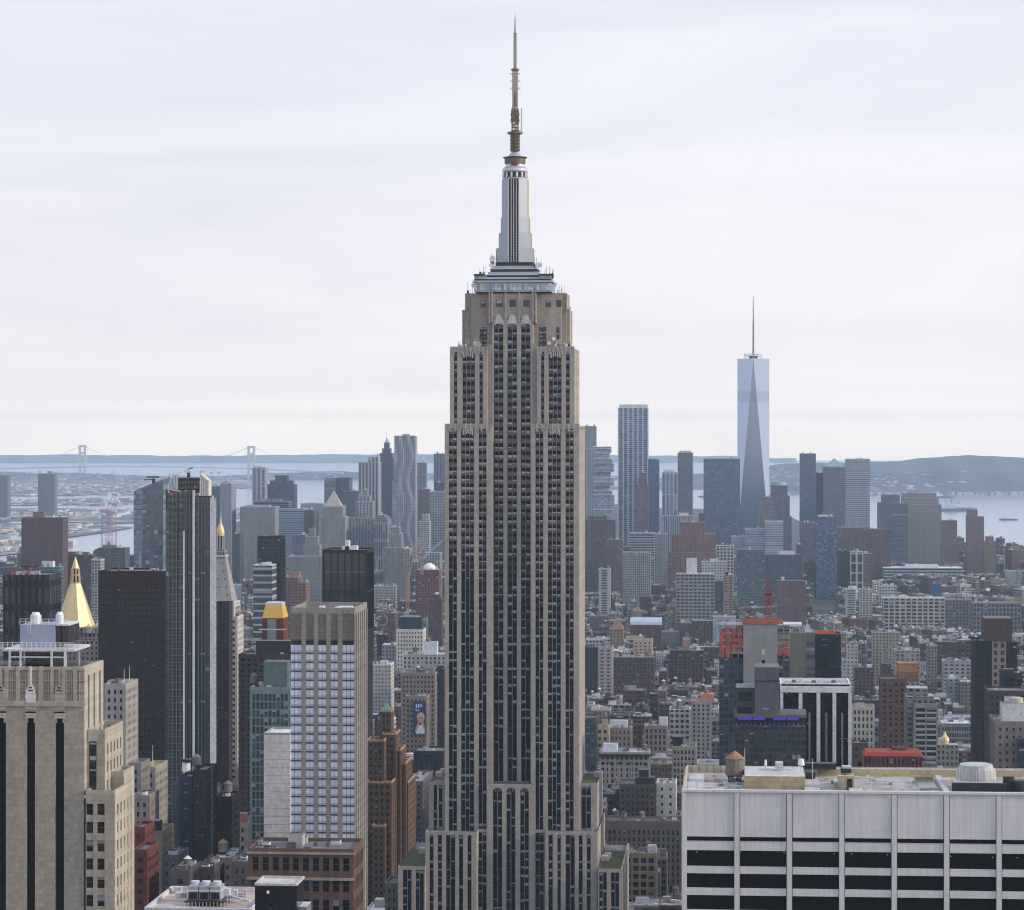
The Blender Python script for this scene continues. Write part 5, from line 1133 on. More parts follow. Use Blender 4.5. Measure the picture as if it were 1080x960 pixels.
N('marble_building', 'white stepped stone building edge behind the slim dark brown tower', 'office building', 241.8, 250.5, 652, 2000, 24, (.50, .48, .45), 3.4, 4.2, .5, .45, zvis=830, vis=840, ex=[('b', 242, 247, 634, (.5, .48, .45), .2)], units=1)
# ---- black tower with banded glass front
N('black_tower', 'slender black tower above the white banded floors', 'apartment tower', 271.5, 296.8, 567, 2650, 24, (.018, .018, .022), 3.0, 3.6, .8, .75, zvis=660, vis=665, g=(.008, .009, .013, .03), units=2, ex=[('m', 277, 562), ('b', 280, 288, 565)])
Y = yfront(277, 2600)
bt, (a, b_, Y, z) = T('banded_glass_tower', 'glass apartment building with stark white floor bands before the slender black tower', 'apartment building', 267, 287, 596, 2580, (.6, .62, .62), (60, 6.4, 1.0, .72), (.035, .05, .055, .15), dp=24, vis=665, rc=ROOFW)
# ---- tan brick
T('brick_tower', 'tan-brown brick apartment tower beside the black slender tower', 'apartment building', 297, 314.5, 609, 2900, (.26, .19, .165), (3, 3, .45, .5), dp=26, vis=642, ex=[('b', 300, 316, 603, (.30, .2, .16)), ('t', 304, 598)])
T('brick_tower', 'orange-lit brick tower just left of the black mirrored tower', 'apartment building', 314.8, 322.5, 614.5, 2850, (.33, .20, .14), (3, 3, .6, .4), dp=26, vis=642)
# ---- black mirrored tower
N('mirrored_tower', 'black mirrored tower with bronze vertical ribs in two tiers of panels', 'skyscraper', 340, 387, 582, 1750, 34, (.022, .021, .024), 4.1, 24.5, .86, .93, zvis=700, vis=960, g=(.016, .022, .028, .0), units=0, top_band=1.0, depth=.8)
rt = THINGS[-1]; Y = yfront(363, 1750)
m_ = MB(); 
for a, b_, t in ((361, 372, 577), (364.5, 368.5, 571), (372, 377, 576.5)): m_.box(fx(a, Y+12), fx(b_, Y+12), Y+10, Y+16, fz(583, 0, Y), fz(t, fx(a, Y), Y), MAS, w=(.68, .70, .73))
m_.build('cooling_tower', rt)
# ---- red building with a golden mansard
rt, (a, b_, Y, z) = T('gold_roofed_building', 'red brick building with a yellow-gold sloping roof', 'building', 273.5, 302, 675, 1900, (.20, .055, .04), (0, 3, 0, 0), dp=22, vis=692, units=0, tiers=[(276.6, 299, 652, 1, 20)])
m_ = MB(); Yq = Y+1; za, zb_ = fz(652, a, Yq), fz(638.5, a, Yq)
xa, xb = fx(276.6, Yq), fx(299, Yq); m_.prism([(xa, Yq), (xb, Yq), (xb, Yq+20), (xa, Yq+20)], za, zb_, plain('gold_tiles', (.62, .37, .07), .6, .15, .15, .8), poly2=[(xa+1.6, Yq+3), (xb-1.6, Yq+3), (xb-1.6, Yq+17), (xa+1.6, Yq+17)]); m_.box(xa+1.6, xb-1.6, Yq+3, Yq+17, zb_, zb_+1.6, LITM); m_.build('mansard_roof', rt)
m_ = MB(); m_.box(fx(282, Y), fx(291.5, Y), Y-.3, Y, fz(675, a, Y), fz(653, a, Y), plain('stair_glass', (.20, .23, .24), .3)); m_.box(a, b_, Y-.5, Y-.3, fz(664.5, a, Y), fz(663.2, a, Y), LITM); m_.build('stair_window', rt)
N('brown_loft', 'dark brown stepped building under the gold-roofed one', 'loft building', 251.5, 306.5, 692, 1800, 26, (.075, .055, .05), 4.2, 3.4, .55, .5, zvis=960, vis=905, g=(.03, .022, .02, .12), ex=[('b', 270, 306, 676, (.05, .04, .04), .2)], units=5)
# ---- teal glass tower pair
N('teal_glass_tower', 'pale teal glass hotel with a glazed box on its roof', 'hotel', 263.5, 306, 728, 1150, 26, (.17, .22, .235), 1.7, 3.3, .80, .84, zvis=905, vis=905, g=(.035, .062, .072, .25), ex=[('b', 278, 303, 698, (.10, .15, .16), .3), ('t', 268, 712, .8)], units=4, depth=.15)
# blank white party wall
Y = yfront(292, 1120); x0, x1 = fx(278.3, Y), fx(306.3, Y); root = thing('blank_wall_building', 'building showing only a blank whitewashed side wall beside the white-windowed tower', 'building', ((x0+x1)/2, Y+8, 0))
m_ = MB(); m_.box(x0, x1, Y, Y+22, -6, fz(775, x0, Y), MAS, w=(.64, .64, .635), top=ROOF); m_.build('wall', root)
m_ = MB(); F = Face(x0, Y, x1, Y)
for k in range(14): F.fbox(m_, 0, F.L, fz(775+k*8.6, x0, Y), fz(775+k*8.6, x0, Y)+.12, .05, MAS, (.37, .37, .37))
ring(m_, x0, x1, Y, Y+22, fz(775, x0, Y), .8, .4, (.3, .36, .36)); m_.build('joint_line', root); FOOT.append((x0-2, x1+2, Y-4, Y+25)); PROT.append((278, 307, 775, 960, 1120))
# ---- tower with white windows, the sky's reflection put into their colour
Y = yfront(340, 1050); XA, XB = fx(306.5, Y), fx(374, Y); ZT = fz(642, XB, Y); ZC = fz(675.5, XB, Y); root = thing('pale_windowed_tower', 'square stone tower with rows of white sky-reflecting windows in front of the black tower', 'skyscraper', ((XA+XB)/2, Y+16, 0))
wb, wins = MB(), []; dq = 35; SC = (.255, .24, .225)
wb.box(XA+.5, XB-.5, Y+.5, Y+dq, -6, fz(652, XB, Y), MAS, w=(.05, .045, .045), top=ROOF, wt=(.5, .5, .52))
F = Face(XA, Y+.5, XB, Y+.5); cols = [(306.5, 318.3), (322.6, 331.2), (335.6, 344.3), (348.6, 356.6), (361.3, 374)]
def bays(F, cs_, pier_w, floor=3.31):
    u = 0
    for a, b_ in cs_:
        if a-u > .02: F.fbox(wb, u, a, 0, ZT-2.0, .7, MAS, SC)
        F.fbox(wb, a, b_, ZC, ZT-.3, .25, MAS, (.20, .17, .14))
        for k in range(int((ZC-1.8-max(0, fz(975, XB, Y)))/floor)):
            zz = ZC-1.8-k*floor; F.fbox(wb, a, b_, zz-floor, zz-floor+.42, .35, MAS, (.08, .058, .05))
            w2 = (b_-a)/max(1, round((b_-a)/1.35))
            for j in range(max(1, round((b_-a)/1.35))): wins.append((F, a+w2*j+.07, a+w2*(j+1)-.07, zz-floor+.45, zz-.03, .12))
        u = b_
    if F.L-u > .02: F.fbox(wb, u, F.L, 0, ZT-2.0, .7, MAS, SC)
bays(F, [(max(.0, F.fx(a)), min(F.L-.0, F.fx(b_))) for a, b_ in cols], 1)
S = Face(XB-.5, Y+.5, XB-.5, Y+dq); n = 6; bays(S, [(S.L*i/n+1.2, S.L*(i+1)/n-1.2) for i in range(n)], 1)
F.fbox(wb, 0, F.L, ZC-.2, ZC+.25, .5, MAS, (.12, .1, .09), d0=.25)
for k in range(8): F.fbox(wb, 0, F.L, ZC+1.4*k+.6, ZC+1.4*k+.7, .3, MAS, (.24, .21, .18), d0=.2)
ring(wb, XA, XB, Y, Y+dq, ZT-2.0, 2.3, .6, SC); wb.build('wall', root)
SKYREF, nt, b = newmat('sky_reflection_glass'); ar = attr(nt, 'rnd'); oi = nt.nodes.new('ShaderNodeObjectInfo'); wn = nt.nodes.new('ShaderNodeTexWhiteNoise'); wn.noise_dimensions = '1D'
nt.links.new(mth(nt, 'ADD', mth(nt, 'MULTIPLY', ar.outputs['Fac'], 37.3), mth(nt, 'MULTIPLY', oi.outputs['Random'], 53.1)), wn.inputs['W'])
uv = nt.nodes.new('ShaderNodeUVMap'); uv.uv_map = 'UVMap'; su = nt.nodes.new('ShaderNodeSeparateXYZ'); nt.links.new(uv.outputs[0], su.inputs[0])
pane_stripe = mapr(nt, mth(nt, 'SINE', mth(nt, 'MULTIPLY', su.outputs[0], 25)), -1, 1, .82, 1)
cc_ = mixc(nt, wn.outputs['Value'], (.68, .74, .88), (.90, .93, .97)); nt.links.new(mixc(nt, 1.0, mixc(nt, mth(nt, 'LESS_THAN', su.outputs[1], .3), cc_, (.50, .56, .72)), pane_stripe, 'MULTIPLY'), b.inputs['Base Color']); b.inputs['Roughness'].default_value = .2  # sky reflection painted as a pale diffuse pane colour
windows(root, wins, (.3, .3, .4, .5), mat=SKYREF)
for (a, b_, t, yo) in ((340, 352, 643, 12), (336, 341, 640, 20), (352, 356, 641, 18), (356, 371, 640, 22), (344, 358, 646, 8), (326, 334, 645, 14)):
    m_ = MB(); m_.box(fx(a, Y+yo), fx(b_, Y+yo), Y+yo, Y+yo+5, fz(654, XB, Y+yo), fz(t, XB, Y+yo), MAS, w=tr_.choice([(.64, .66, .7), (.5, .52, .56), (.1, .1, .11)])); m_.build('roof_unit', root)
FOOT.append((XA-4, XB+4, Y-10, Y+dq+5)); PROT.append((305, 388, 636, 960, 1050))
# ---- brown brick building in front
N('brown_brick_building', 'wide brown brick building with tall dark windows at the bottom edge', 'office building', 261.6, 373, 899, 900, 24, (.125, .082, .064), 3.3, 6.6, .62, .62, zvis=None, rc=(.12, .12, .125), g=(.010, .010, .014, .03), top_band=1.7, units=12, ex=[('b', 304, 319, 881, (.42, .40, .38), .5), ('b', 276, 284, 889, (.6, .61, .62), .4)], nb=10, sill=(.115, .075, .058))
rt = THINGS[-1]; Y = yfront(317, 900); F = Face(fx(260.6, Y), Y, fx(374, Y), Y); m_ = MB(); zc_ = fz(926.5, F.a.x, Y); F.fbox(m_, 0, F.L, zc_-.3, zc_+.5, .6, MAS, (.30, .27, .25)); zc_ = fz(900.5, F.a.x, Y); F.fbox(m_, 0, F.L, zc_, zc_+.7, .35, MAS, (.30, .27, .25)); m_.build('cornice', rt)
# ---- black box and plant roof in front of everything
Y = yfront(292, 640); x0, x1 = fx(268.8, Y), fx(313, Y); z = fz(934, x0, Y); root = thing('black_box_building', 'plain black boxy rooftop volume with a thin white edge, bottom edge of the view', 'building', ((x0+x1)/2, Y+5, 0))
m_ = MB(); m_.box(x0, x1, Y, Y+11, -6, z, BLACK, top=ROOF, wt=(.5, .5, .5)); m_.build('wall', root); m_ = MB(); ring(m_, x0-.1, x1+.1, Y-.1, Y+11.1, z, .5, .45, (.5, .47, .44)); m_.build('parapet', root)
m_ = MB(); m_.cyl(fx(282.5, Y-.3), Y-.3, fz(942, x0, Y), fz(939.4, x0, Y), .3, .3, WHITE, 8); m_.bar((fx(282.5, Y-.3), Y-.3, fz(941, x0, Y)), (fx(282.5, Y-.3), Y+.05, fz(941, x0, Y)), .12, WHITE); m_.build('wall_lamp', root)
for px in (318, 324): pass
m_ = MB(); m_.bar((fx(316, Y+4), Y+4, -5), (fx(316, Y+4), Y+4, z-6), 1, MAS, (.55, .55, .58)); m_.box(fx(313.2, Y), fx(322, Y), Y+2, Y+9, -6, z-5.0, MAS, w=(.2, .2, .2), top=ROOF, wt=(.6, .6, .64)); m_.build('side_block', root); FOOT.append((x0-3, x1+5, Y-5, Y+14))
# red/tan roof with cooling towers
Y = yfront(210, 690); x0, x1 = fx(152, Y), fx(266, Y); z = fz(962, x0, Y); root = thing('cooling_plant_roof_building', 'tan flat roof carrying grey cooling towers at the bottom edge', 'building', ((x0+x1)/2, Y+20, 0))
m_ = MB(); m_.box(x0, x1, Y, Y+33, -6, z, MAS, w=(.3, .25, .2), top=ROOF, wt=(.45, .36, .30)); ring(m_, x0, x1, Y, Y+33, z, 1.1, .7, (.55, .56, .6)); m_.build('wall', root)
for i in range(3):
    m_ = MB(); a = fx(200+i*11.6, Y+13); b_ = fx(210.6+i*11.6, Y+13); zz = z+4.6
    m_.box(a, b_, Y+11, Y+17, z+1.2, zz, MAS, w=(.30, .32, .36)); m_.box(a+.3, b_-.3, Y+10.8, Y+11, z+1.5, z+3, DARK); m_.cyl((a+b_)/2, Y+14, zz, zz+.9, 1.0, 1.1, LITM, 12); m_.box(a-.2, b_+.2, Y+10.5, Y+17.5, z+3.4, z+3.7, LITM); m_.build('cooling_tower', root)
m_ = MB()
m_.box(fx(194, Y+9), fx(238, Y+9), Y+9, Y+18, z+.9, z+1.2, DARK)
for i in range(12): m_.bar((fx(195+i*3.8, Y+9), Y+9, z), (fx(195+i*3.8, Y+9), Y+9, z+1.1), .15, LITM)
for i in range(5): m_.bar((fx(240+i*3, Y+8), Y+8, z+.2), (fx(240+i*3, Y+8), Y+8, z+3), .14, LITM)
for q_ in (1.0, 2.0, 3.0): m_.bar((fx(238, Y+8), Y+8, z+q_), (fx(256, Y+8), Y+8, z+q_), .14, LITM)
for a, b_ in ((238, 262), (240, 264)): m_.bar((fx(a, Y+20), Y+20, z+1), (fx(b_, Y+12), Y+12, z+1), .5, LITM)
m_.build('steel_frame', root); FOOT.append((x0-3, x1+3, Y-4, Y+36))
for i in range(14):
    m_ = MB(); x = fx(176+i*6.4, Y+26); yy = Y+20+tr_.uniform(0, 9); s = tr_.uniform(.8, 2); m_.box(x, x+s, yy, yy+s, z, z+tr_.uniform(.6, 2.5), MAS, w=tr_.choice([(.5, .5, .52), (.25, .25, .27), (.65, .66, .7)])); m_.build('roof_unit', root)
# ---- left canyon buildings
N('stone_building', 'grey stone building with a bright mossy green roof below the flagpole tower', 'office building', 149, 164, 812, 1230, 26, (.29, .27, .25), 2.6, 3.8, .4, .5, zvis=900, vis=880, rc=(.22, .25, .05), ex=[('m', 161, 786)], units=0)
N('stone_building', 'grey building close behind the limestone tower with a stepped slate roof', 'office building', 136, 149, 808, 1200, 18, (.20, .19, .19), 2.8, 3.8, .4, .5, zvis=900, vis=880, units=3)
N('stone_building', 'low grey building with a white roof edge below the mossy roof', 'office building', 140, 158, 842, 1120, 18, (.23, .21, .20), 2.8, 3.8, .4, .5, zvis=940, vis=930, rc=ROOFL, units=3, ex=[('b', 146, 154, 836, (.62, .63, .66), .3)])
N('red_brick_building', 'narrow red brick building, higher of the two beside the limestone tower', 'building', 139, 153, 876, 980, 16, (.11, .042, .035), 3, 3.6, .35, .3, zvis=None, units=1)
N('red_brick_building', 'red brick building with dark windows at the foot of the limestone tower', 'building', 140, 155.5, 900, 900, 18, (.105, .04, .033), 3.6, 3.3, .6, .42, zvis=None, units=1, ex=[('b', 148, 153, 896, (.6, .6, .62), .3)])
N('stone_building', 'tan corner building with a black rooftop tank beside the red brick pair', 'building', 155, 171, 880, 1080, 22, (.20, .17, .12), 3.2, 3.8, .4, .45, zvis=None, units=1, ex=[('b', 156, 168, 866, (.03, .03, .035), .3)])
N('dark_tower', 'dark blue-black tower with white cooling hood in front of the finned tower', 'apartment tower', 189, 203, 822, 1150, 16, (.055, .065, .085), 2.6, 3.3, .5, .5, zvis=None, units=1, g=(.05, .07, .09, .25))
rt = THINGS[-1]; Y = yfront(196, 1150); m_ = MB(); m_.cyl(fx(196.5, Y+6), Y+6, fz(821, 0, Y), fz(812, 0, Y), 1.9, 1.7, WHITE, 10); m_.box(fx(192, Y+4), fx(201, Y+4), Y+4, Y+9, fz(810.5, 0, Y), fz(808, 0, Y), DARK)
m_.build('cooling_hood', rt)
N('dark_tower', 'dark tower topped by a big grey water tank before the finned tower', 'apartment tower', 203.4, 218, 815, 1140, 22, (.045, .045, .055), 2.6, 3.3, .4, .45, zvis=None, units=0, g=(.04, .05, .06, .15), ex=[('t', 207.5, 798, .85)])
N('glass_building', 'narrow greyish glass strip building left of the cooling hood tower', 'building', 184, 189, 828, 1155, 14, (.10, .13, .17), 1.8, 3.3, .7, .6, zvis=None, units=0, g=(.10, .14, .18, .2))
N('tank_topped_building', 'black building with two copper-coloured water tanks', 'building', 227.5, 244.5, 843, 1250, 20, (.016, .016, .02), 2.8, 3.4, .5, .5, zvis=None, units=1, g=(.012, .014, .02, .04), ex=[('t', 230.3, 828, .85), ('t', 240.5, 828, .95)])
N('stone_building', 'old beige building with paired windows beside the teal hotel', 'building', 243.5, 261, 870, 1350, 22, (.27, .24, .20), 2.8, 4.2, .42, .5, zvis=None, units=2, ex=[('b', 252, 260, 858, (.33, .12, .08), .3)])
for (a, b_, tp, d, w_, lb, ex_) in ((170, 188, 905, 1080, (.10, .09, .10), 'dark rooftop in shadow under the finned tower with a vent', [('b', 176, 184, 899)]), (206, 226, 918, 1000, (.06, .055, .06), 'dark low building behind the cooling towers with a conical tank', [('t', 223, 905, .6)]), (226, 246, 908, 1050, (.12, .11, .11), 'low grey-brown building with a lidded tank behind the cooling towers', [('t', 235.5, 905, .9), ('b', 228, 236, 902, (.45, .43, .35))]), (244, 262, 912, 1010, (.10, .09, .09), 'dark low building against the brown brick one', []), (180, 200, 922, 900, (.09, .085, .09), 'low dark building with a small shed, left of the cooling towers', [('b', 186, 194, 916, (.2, .2, .2)), ('t', 198, 918, .6)])):
    N('low_building', lb, 'building', a, b_, tp, d, 20, w_, 3, 3.6, .4, .45, zvis=None, units=6, ex=ex_)
# ---- orange-lit ziggurat with green pyramid
root = thing('stepped_brick_tower', 'orange brick stepped tower with a small green pyramid roof', 'skyscraper', (fx(408, yfront(408, 1480)), yfront(408, 1480)+15, 0)); wins = []; BR_ = (.135, .088, .062)
def ztier(a, b_, top, yo, dd, d=1450):
    Yq = yfront(405, d)+yo; x0, x1 = fx(a, Yq), fx(b_, Yq); z = fz(top, x0, Yq); wb = MB()
    wb.box(x0+.3, x1-.3, Yq+.3, Yq+dd, -6, z-.5, MAS, w=(.15, .09, .06), top=ROOF, wt=ROOFD)
    grid_front(Face(x0, Yq+.3, x1, Yq+.3), wb, wins, max(0, fz(970, x0, Yq)), z, 2.6, 3.5, .5, .5, tuple(c*.75 for c in BR_), depth=.3)  # front brick darker than the side, its shade put into the colour
    grid_front(Face(x1-.3, Yq+.3, x1-.3, Yq+dd), wb, wins, max(0, fz(970, x0, Yq)), z, 2.6, 3.5, .45, .5, BR_, depth=.3)
    ring(wb, x0, x1, Yq, Yq+dd, z, 1.0, .4, (.36, .24, .16)); wb.build('tier', root); return x0, x1, Yq, z
ztier(387, 405, 782, 0, 16); ztier(387, 413, 826, -6, 22); ztier(392.5, 406, 872, -12, 10)
ztier(401, 412.5, 751, 14, 12); ztier(403, 417.5, 775, 10, 20); ztier(414, 422.5, 792, 14, 22); ztier(417.5, 428, 806, 18, 28); ztier(424, 430.5, 826, 22, 34)
Yq = yfront(407, 1450)+14; x0, x1 = fx(402, Yq), fx(412, Yq); zz = fz(751, x0, Yq); m_ = MB(); xm = (x0+x1)/2; h = (x1-x0)/2
m_.prism([(x0, Yq+1), (x1, Yq+1), (x1, Yq+1+2*h), (x0, Yq+1+2*h)], zz, fz(742, x0, Yq), plain('roof_slate_green', (.16, .25, .25), .7), poly2=[(xm-.1, Yq+1+h-.1), (xm+.1, Yq+1+h-.1), (xm+.1, Yq+1+h+.1), (xm-.1, Yq+1+h+.1)]); m_.build('pyramid_roof', root)
windows(root, wins, (.012, .012, .016, .12)); PROT.append((386, 432, 742, 960, 1450)); FOOT.append((fx(385, Yq), fx(434, Yq), Yq-30, Yq+60))
N('dark_building', 'dark block with a white-edged flat roof between ziggurat and limestone skyscraper', 'building', 431, 446, 826, 1620, 60, (.13, .11, .11), 3.2, 3.8, .45, .5, h=55, zvis=None, rc=(.30, .31, .33), units=3)
N('dark_building', 'black building with a single white roof hatch left of the limestone skyscraper', 'building', 436, 468, 794, 1750, 30, (.03, .032, .042), 3.2, 3.8, .4, .4, h=62, zvis=None, units=1, g=(.01, .011, .016, .02), ex=[('b', 449, 457, 790, (.6, .6, .62), .4)])
N('green_roofed_building', 'small old building with a patina green roof at the foot of the ziggurat', 'building', 406, 420, 934, 1300, 20, (.17, .16, .13), 3, 4, .4, .5, rc=(.10, .15, .14), units=1)
# ---- buildings between the black tower and the limestone skyscraper
N('white_building', 'white office block with a dark glass penthouse storey', 'office building', 418, 446.5, 665, 2300, 24, (.58, .56, .50), 2.9, 4.0, .42, .5, h=78, vis=694, ex=[('b', 420.5, 445, 651, (.03, .045, .06), .1), ('b', 424, 440, 649.5, (.4, .42, .45), .2)], units=2)
T('white_building', 'wide white loft block with a windowed penthouse, left of the limestone skyscraper', 'loft building', 425, 470, 690, 2150, (.62, .62, .62), (3.9, 4.0, .45, .55), vis=712, dp=24, ex=[('b', 447, 461, 677, WHT), ('t', 452, 672), ('t', 438, 682)], rc=ROOFL, h=66, units=8)
T('white_building', 'low white flat-roofed block in front of the glass penthouse building', 'building', 403, 420, 680, 2200, (.58, .58, .60), (3.4, 3.8, .4, .5), vis=700, dp=22, rc=ROOFW, h=62)
T('brick_tower', 'dark brown tower with a rounded top against the limestone skyscraper', 'apartment tower', 451.5, 466, 631, 2700, (.16, .11, .10), (2.8, 3.2, .45, .5), vis=684, dp=18, tiers=[(454, 464, 627)], h=85, units=1)
T('white_building', 'row of low white rooftops behind the black mirrored tower', 'building', 393, 417.5, 618, 3600, (.60, .60, .60), (4, 4, .5, .5), vis=632, dp=40, rc=ROOFW, h=45, units=12)
N('stone_loft', 'brown stone loft building with a heavy cornice left of the limestone skyscraper', 'loft building', 423, 459, 711, 1780, 26, (.25, .21, .175), 2.9, 4.0, .5, .55, h=72, vis=800, ex=[('t', 441, 702, .8), ('b', 446, 458, 704)], units=4)
N('dark_building', 'black narrow tower rising beside the stone loft with heavy cornice', 'building', 459.3, 470, 707, 1790, 20, (.025, .027, .035), 3, 4, .4, .4, h=74, vis=800, units=1, ex=[('b', 461, 466, 702)])
bb, bx0, bx1, bY, bz = N('billboard_building', 'brown building carrying a tall blue billboard on its side', 'building', 427, 450, 736, 1700, 22, (.22, .185, .16), 2.9, 4.0, .45, .5, h=66, vis=800, units=3)
# billboard
Yb = bY-.7; xb0, xb1 = fx(436, Yb), fx(449, Yb); zb0, zb1 = fz(774.5, xb0, Yb), fz(740, xb0, Yb); wB, hB = xb1-xb0, zb1-zb0
bo = thing('billboard', 'tall blue advertising billboard with a woman in a white top', 'billboard', (xb0, Yb, zb0))
m_ = MB(); m_.box(xb0, xb1, Yb, Yb+.5, zb0, zb1, plain('poster_blue', (.012, .045, .13), .6, 0, .05)); m_.build('panel', bo)
def blob(pts, mat, k, nm): m_ = MB(); m_.face([(xb0+a*wB, Yb-.02*k, zb0+c*hB) for a, c in pts], mat); m_.build(nm, bo)
SK = plain('poster_skin', (.52, .26, .16), .6, 0, .05); HR = plain('poster_hair', (.55, .42, .25), .6, 0, .05); WH = plain('poster_white', (.6, .66, .72), .6, 0, .05)
ell = lambda cx, cz, rx_, rz_: [(cx+rx_*math.cos(t*math.pi/8), cz+rz_*math.sin(t*math.pi/8)) for t in range(16)]
blob([(.18, .02), (.9, .02), (.95, .2), (.72, .3), (.5, .28), (.3, .22)], WH, 1, 'shirt'); blob([(.1, .06), (.22, .22), (.4, .42), (.5, .36), (.3, .1)], SK, 2, 'arm'); blob([(.95, .12), (.9, .3), (.72, .44), (.62, .36), (.8, .2)], SK, 2, 'arm')
blob(ell(.6, .52, .32, .15), HR, 3, 'hair'); blob(ell(.6, .47, .2, .11), SK, 4, 'face'); blob([(.42, .49), (.78, .49), (.78, .51), (.42, .51)], BLACK, 5, 'sunglasses')
blob([(.2, .80), (.3, .80), (.3, .93), (.2, .93)], WH, 1, 'lettering'); blob([(.38, .80), (.48, .80), (.48, .93), (.38, .93)], WH, 1, 'lettering'); blob([(.55, .86), (.72, .84), (.72, .90), (.55, .92)], WH, 1, 'lettering'); blob([(.15, .74), (.45, .70), (.45, .73), (.15, .77)], WH, 1, 'lettering')
# ---- white precast office block with black ribbon windows, right foreground
Y = yfront(890, 684); xL = fx(719, Y); xR = fx(1145, Y); dd = 50; K = 2.56
def zg(py, px=890): return fz(py, fx(px, Y), Y)
zt = zg(836.5); root = thing('white_office_block', 'white concrete office block with black ribbon windows and cluttered flat roof at the right', 'office building', ((xL+xR)/2, Y+30, 0))
PRE, nt, b = newmat('white_precast'); p = objpos(nt)
n1 = noise(nt, scalevec(nt, p, (2.5, 2.5, .12)), .5, 5, .7); n2 = noise(nt, p, .12, 4, .6)
f_ = mapr(nt, mth(nt, 'ADD', mth(nt, 'MULTIPLY', n1, .6), mth(nt, 'MULTIPLY', n2, .4)), .33, .67, .80, 1.1)
sx_ = nt.nodes.new('ShaderNodeSeparateXYZ'); nt.links.new(p, sx_.inputs[0])
jz = mth(nt, 'LESS_THAN', mth(nt, 'FRACT', mth(nt, 'MULTIPLY', sx_.outputs[2], .33)), .03); jx = mth(nt, 'LESS_THAN', mth(nt, 'FRACT', mth(nt, 'MULTIPLY', sx_.outputs[0], .8)), .03)
nt.links.new(mixc(nt, 1.0, mixc(nt, mth(nt, 'MULTIPLY', mth(nt, 'MAXIMUM', jz, jx), .25), (.60, .60, .61), (.30, .30, .31)), f_, 'MULTIPLY'), b.inputs['Base Color']); b.inputs['Roughness'].default_value = .7
m_ = MB(); m_.box(xL+.6, xR-.6, Y+.9, Y+dd, -6, zt-2.2, MAS, w=(.02, .02, .022), top=ROOF, wt=(.42, .40, .36))
F = Face(xL, Y+.9, xR, Y+.9)
pc = [721.8]+[777.3+55.2*i for i in range(8)]; us = [F.fx(q) for q in pc]
zz_top = -6
for u in us:
    F.fbox(m_, max(0, u-.62), min(F.L, u+.62), -6, zt-.2, 1.15, PRE, d0=.5); 
    for q_ in (-.7, .7):
        if 1 < u < F.L-1: F.fbox(m_, u+q_-.07, u+q_+.07, zz_top, zt-.3, .93, DARK, d0=.5)
zz = lambda py: zg(py)
sc = 9.0   # rows measured at the left; the wall is level
def row(a, b_, d, mat=PRE, g=0, d0=0): F.fbox(m_, 0, F.L, zz(b_), zz(a), d, mat, d0=d0)
row(836.5, 884, .9)                      # blank top panels
row(888.5, 898.5, .9); row(888.5, 889.0, .95)
pit = 23.0; y_ = 915.6; rows = []
rows.append((898.5, 915.6))
k = 0
while y_ < 1010: row(y_, y_+7.4, .9); rows.append((y_+7.4, y_+7.4+15.6)); y_ += pit
row(y_, 2200, .9)
F.fbox(m_, 0, F.L, zt-.1, zt+.5, 1.25, PRE, d0=-.2)
Fw = Face(xL+.6, Y+dd, xL+.6, Y+.9); Fw.fbox(m_, 0, Fw.L, -6, zt, .6, PRE)
m_.build('wall', root)
wins = []; rows = [(884, 888.5)]+rows
for a, b_ in rows:
    for i in range(len(us)-1):
        u0, u1 = us[i]+.62, min(us[i+1]-.62, F.L); n = 4
        for j in range(n): wins.append((F, u0+(u1-u0)*j/n+.04, u0+(u1-u0)*(j+1)/n-.04, zz(b_), zz(a), .06))
BG, nt, b = newmat('ribbon_glass'); b.inputs['Base Color'].default_value = (.004, .004, .005, 1); b.inputs['Roughness'].default_value = .3; b.inputs['Specular IOR Level'].default_value = .12
windows(root, wins, (.01, .01, .01, 0), mat=BG)
for (px, py) in ((735, 901), (781, 900.5), (827, 900.6), (880, 901), (898, 901), (936, 901.5), (1003, 902.5), (1047, 903), (1073, 903)):
    m_ = MB(); u = F.fx(px); v = F.P(u, zg(py), .12); m_.box(v[0]-.15, v[0]+.15, v[1]-.05, v[1]+.02, v[2]-.15, v[2]+.12, LAMPM if 'LAMPM' in globals() else CREAM); m_.build('ceiling_lamp', root)
m_ = MB(); ring(m_, xL+.2, xR, Y+.3, Y+dd, zt-1.25, 1.7, .5, (.50, .45, .36)); m_.build('parapet', root)
m_ = MB(); m_.box(xL+.5, xR-.5, Y+.5, Y+dd-.5, zt-2.2, zt-1.3, ROOF, w=(.34, .325, .30)); m_.build('roof', root)
zr = zt-1.3
def rb(px0, px1, ya, yb, h, mat=MAS, w=(.4, .4, .4), nm='roof_unit', h0=0, top=None):
    m_ = MB(); m_.box(fx(px0, Y+ya*K), fx(px1, Y+ya*K), Y+ya*K, Y+yb*K, zr+h0, zr+h, mat, w=w, top=top, wt=(.45, .45, .46)); return m_.build(nm, root)
rb(724, 740, 1, 18, .06, w=(.52, .40, .28), nm='roof_paving')
rb(786, 849, 6, 14, 3.3, w=(.40, .32, .20), nm='penthouse', top=ROOF)
rb(849, 866, 3, 15, .5, w=(.5, .42, .3), nm='roof_paving')
rb(884, 901, 6, 8, 3.6, w=(.46, .34, .16), nm='stair_shed', top=ROOF); rb(886.5, 892, 5.96, 5.99, 2.6, w=(.32, .35, .38), nm='shed_door'); rb(893.5, 899, 5.95, 5.99, 2.9, DARK, nm='shed_window')
rb(887, 898, 6.5, 8, 5.2, DARK, h0=4.1, nm='roof_box'); rb(888.5, 897.5, 6.6, 7.8, 5.7, MAS, (.5, .55, .62), h0=5.2, nm='roof_box')
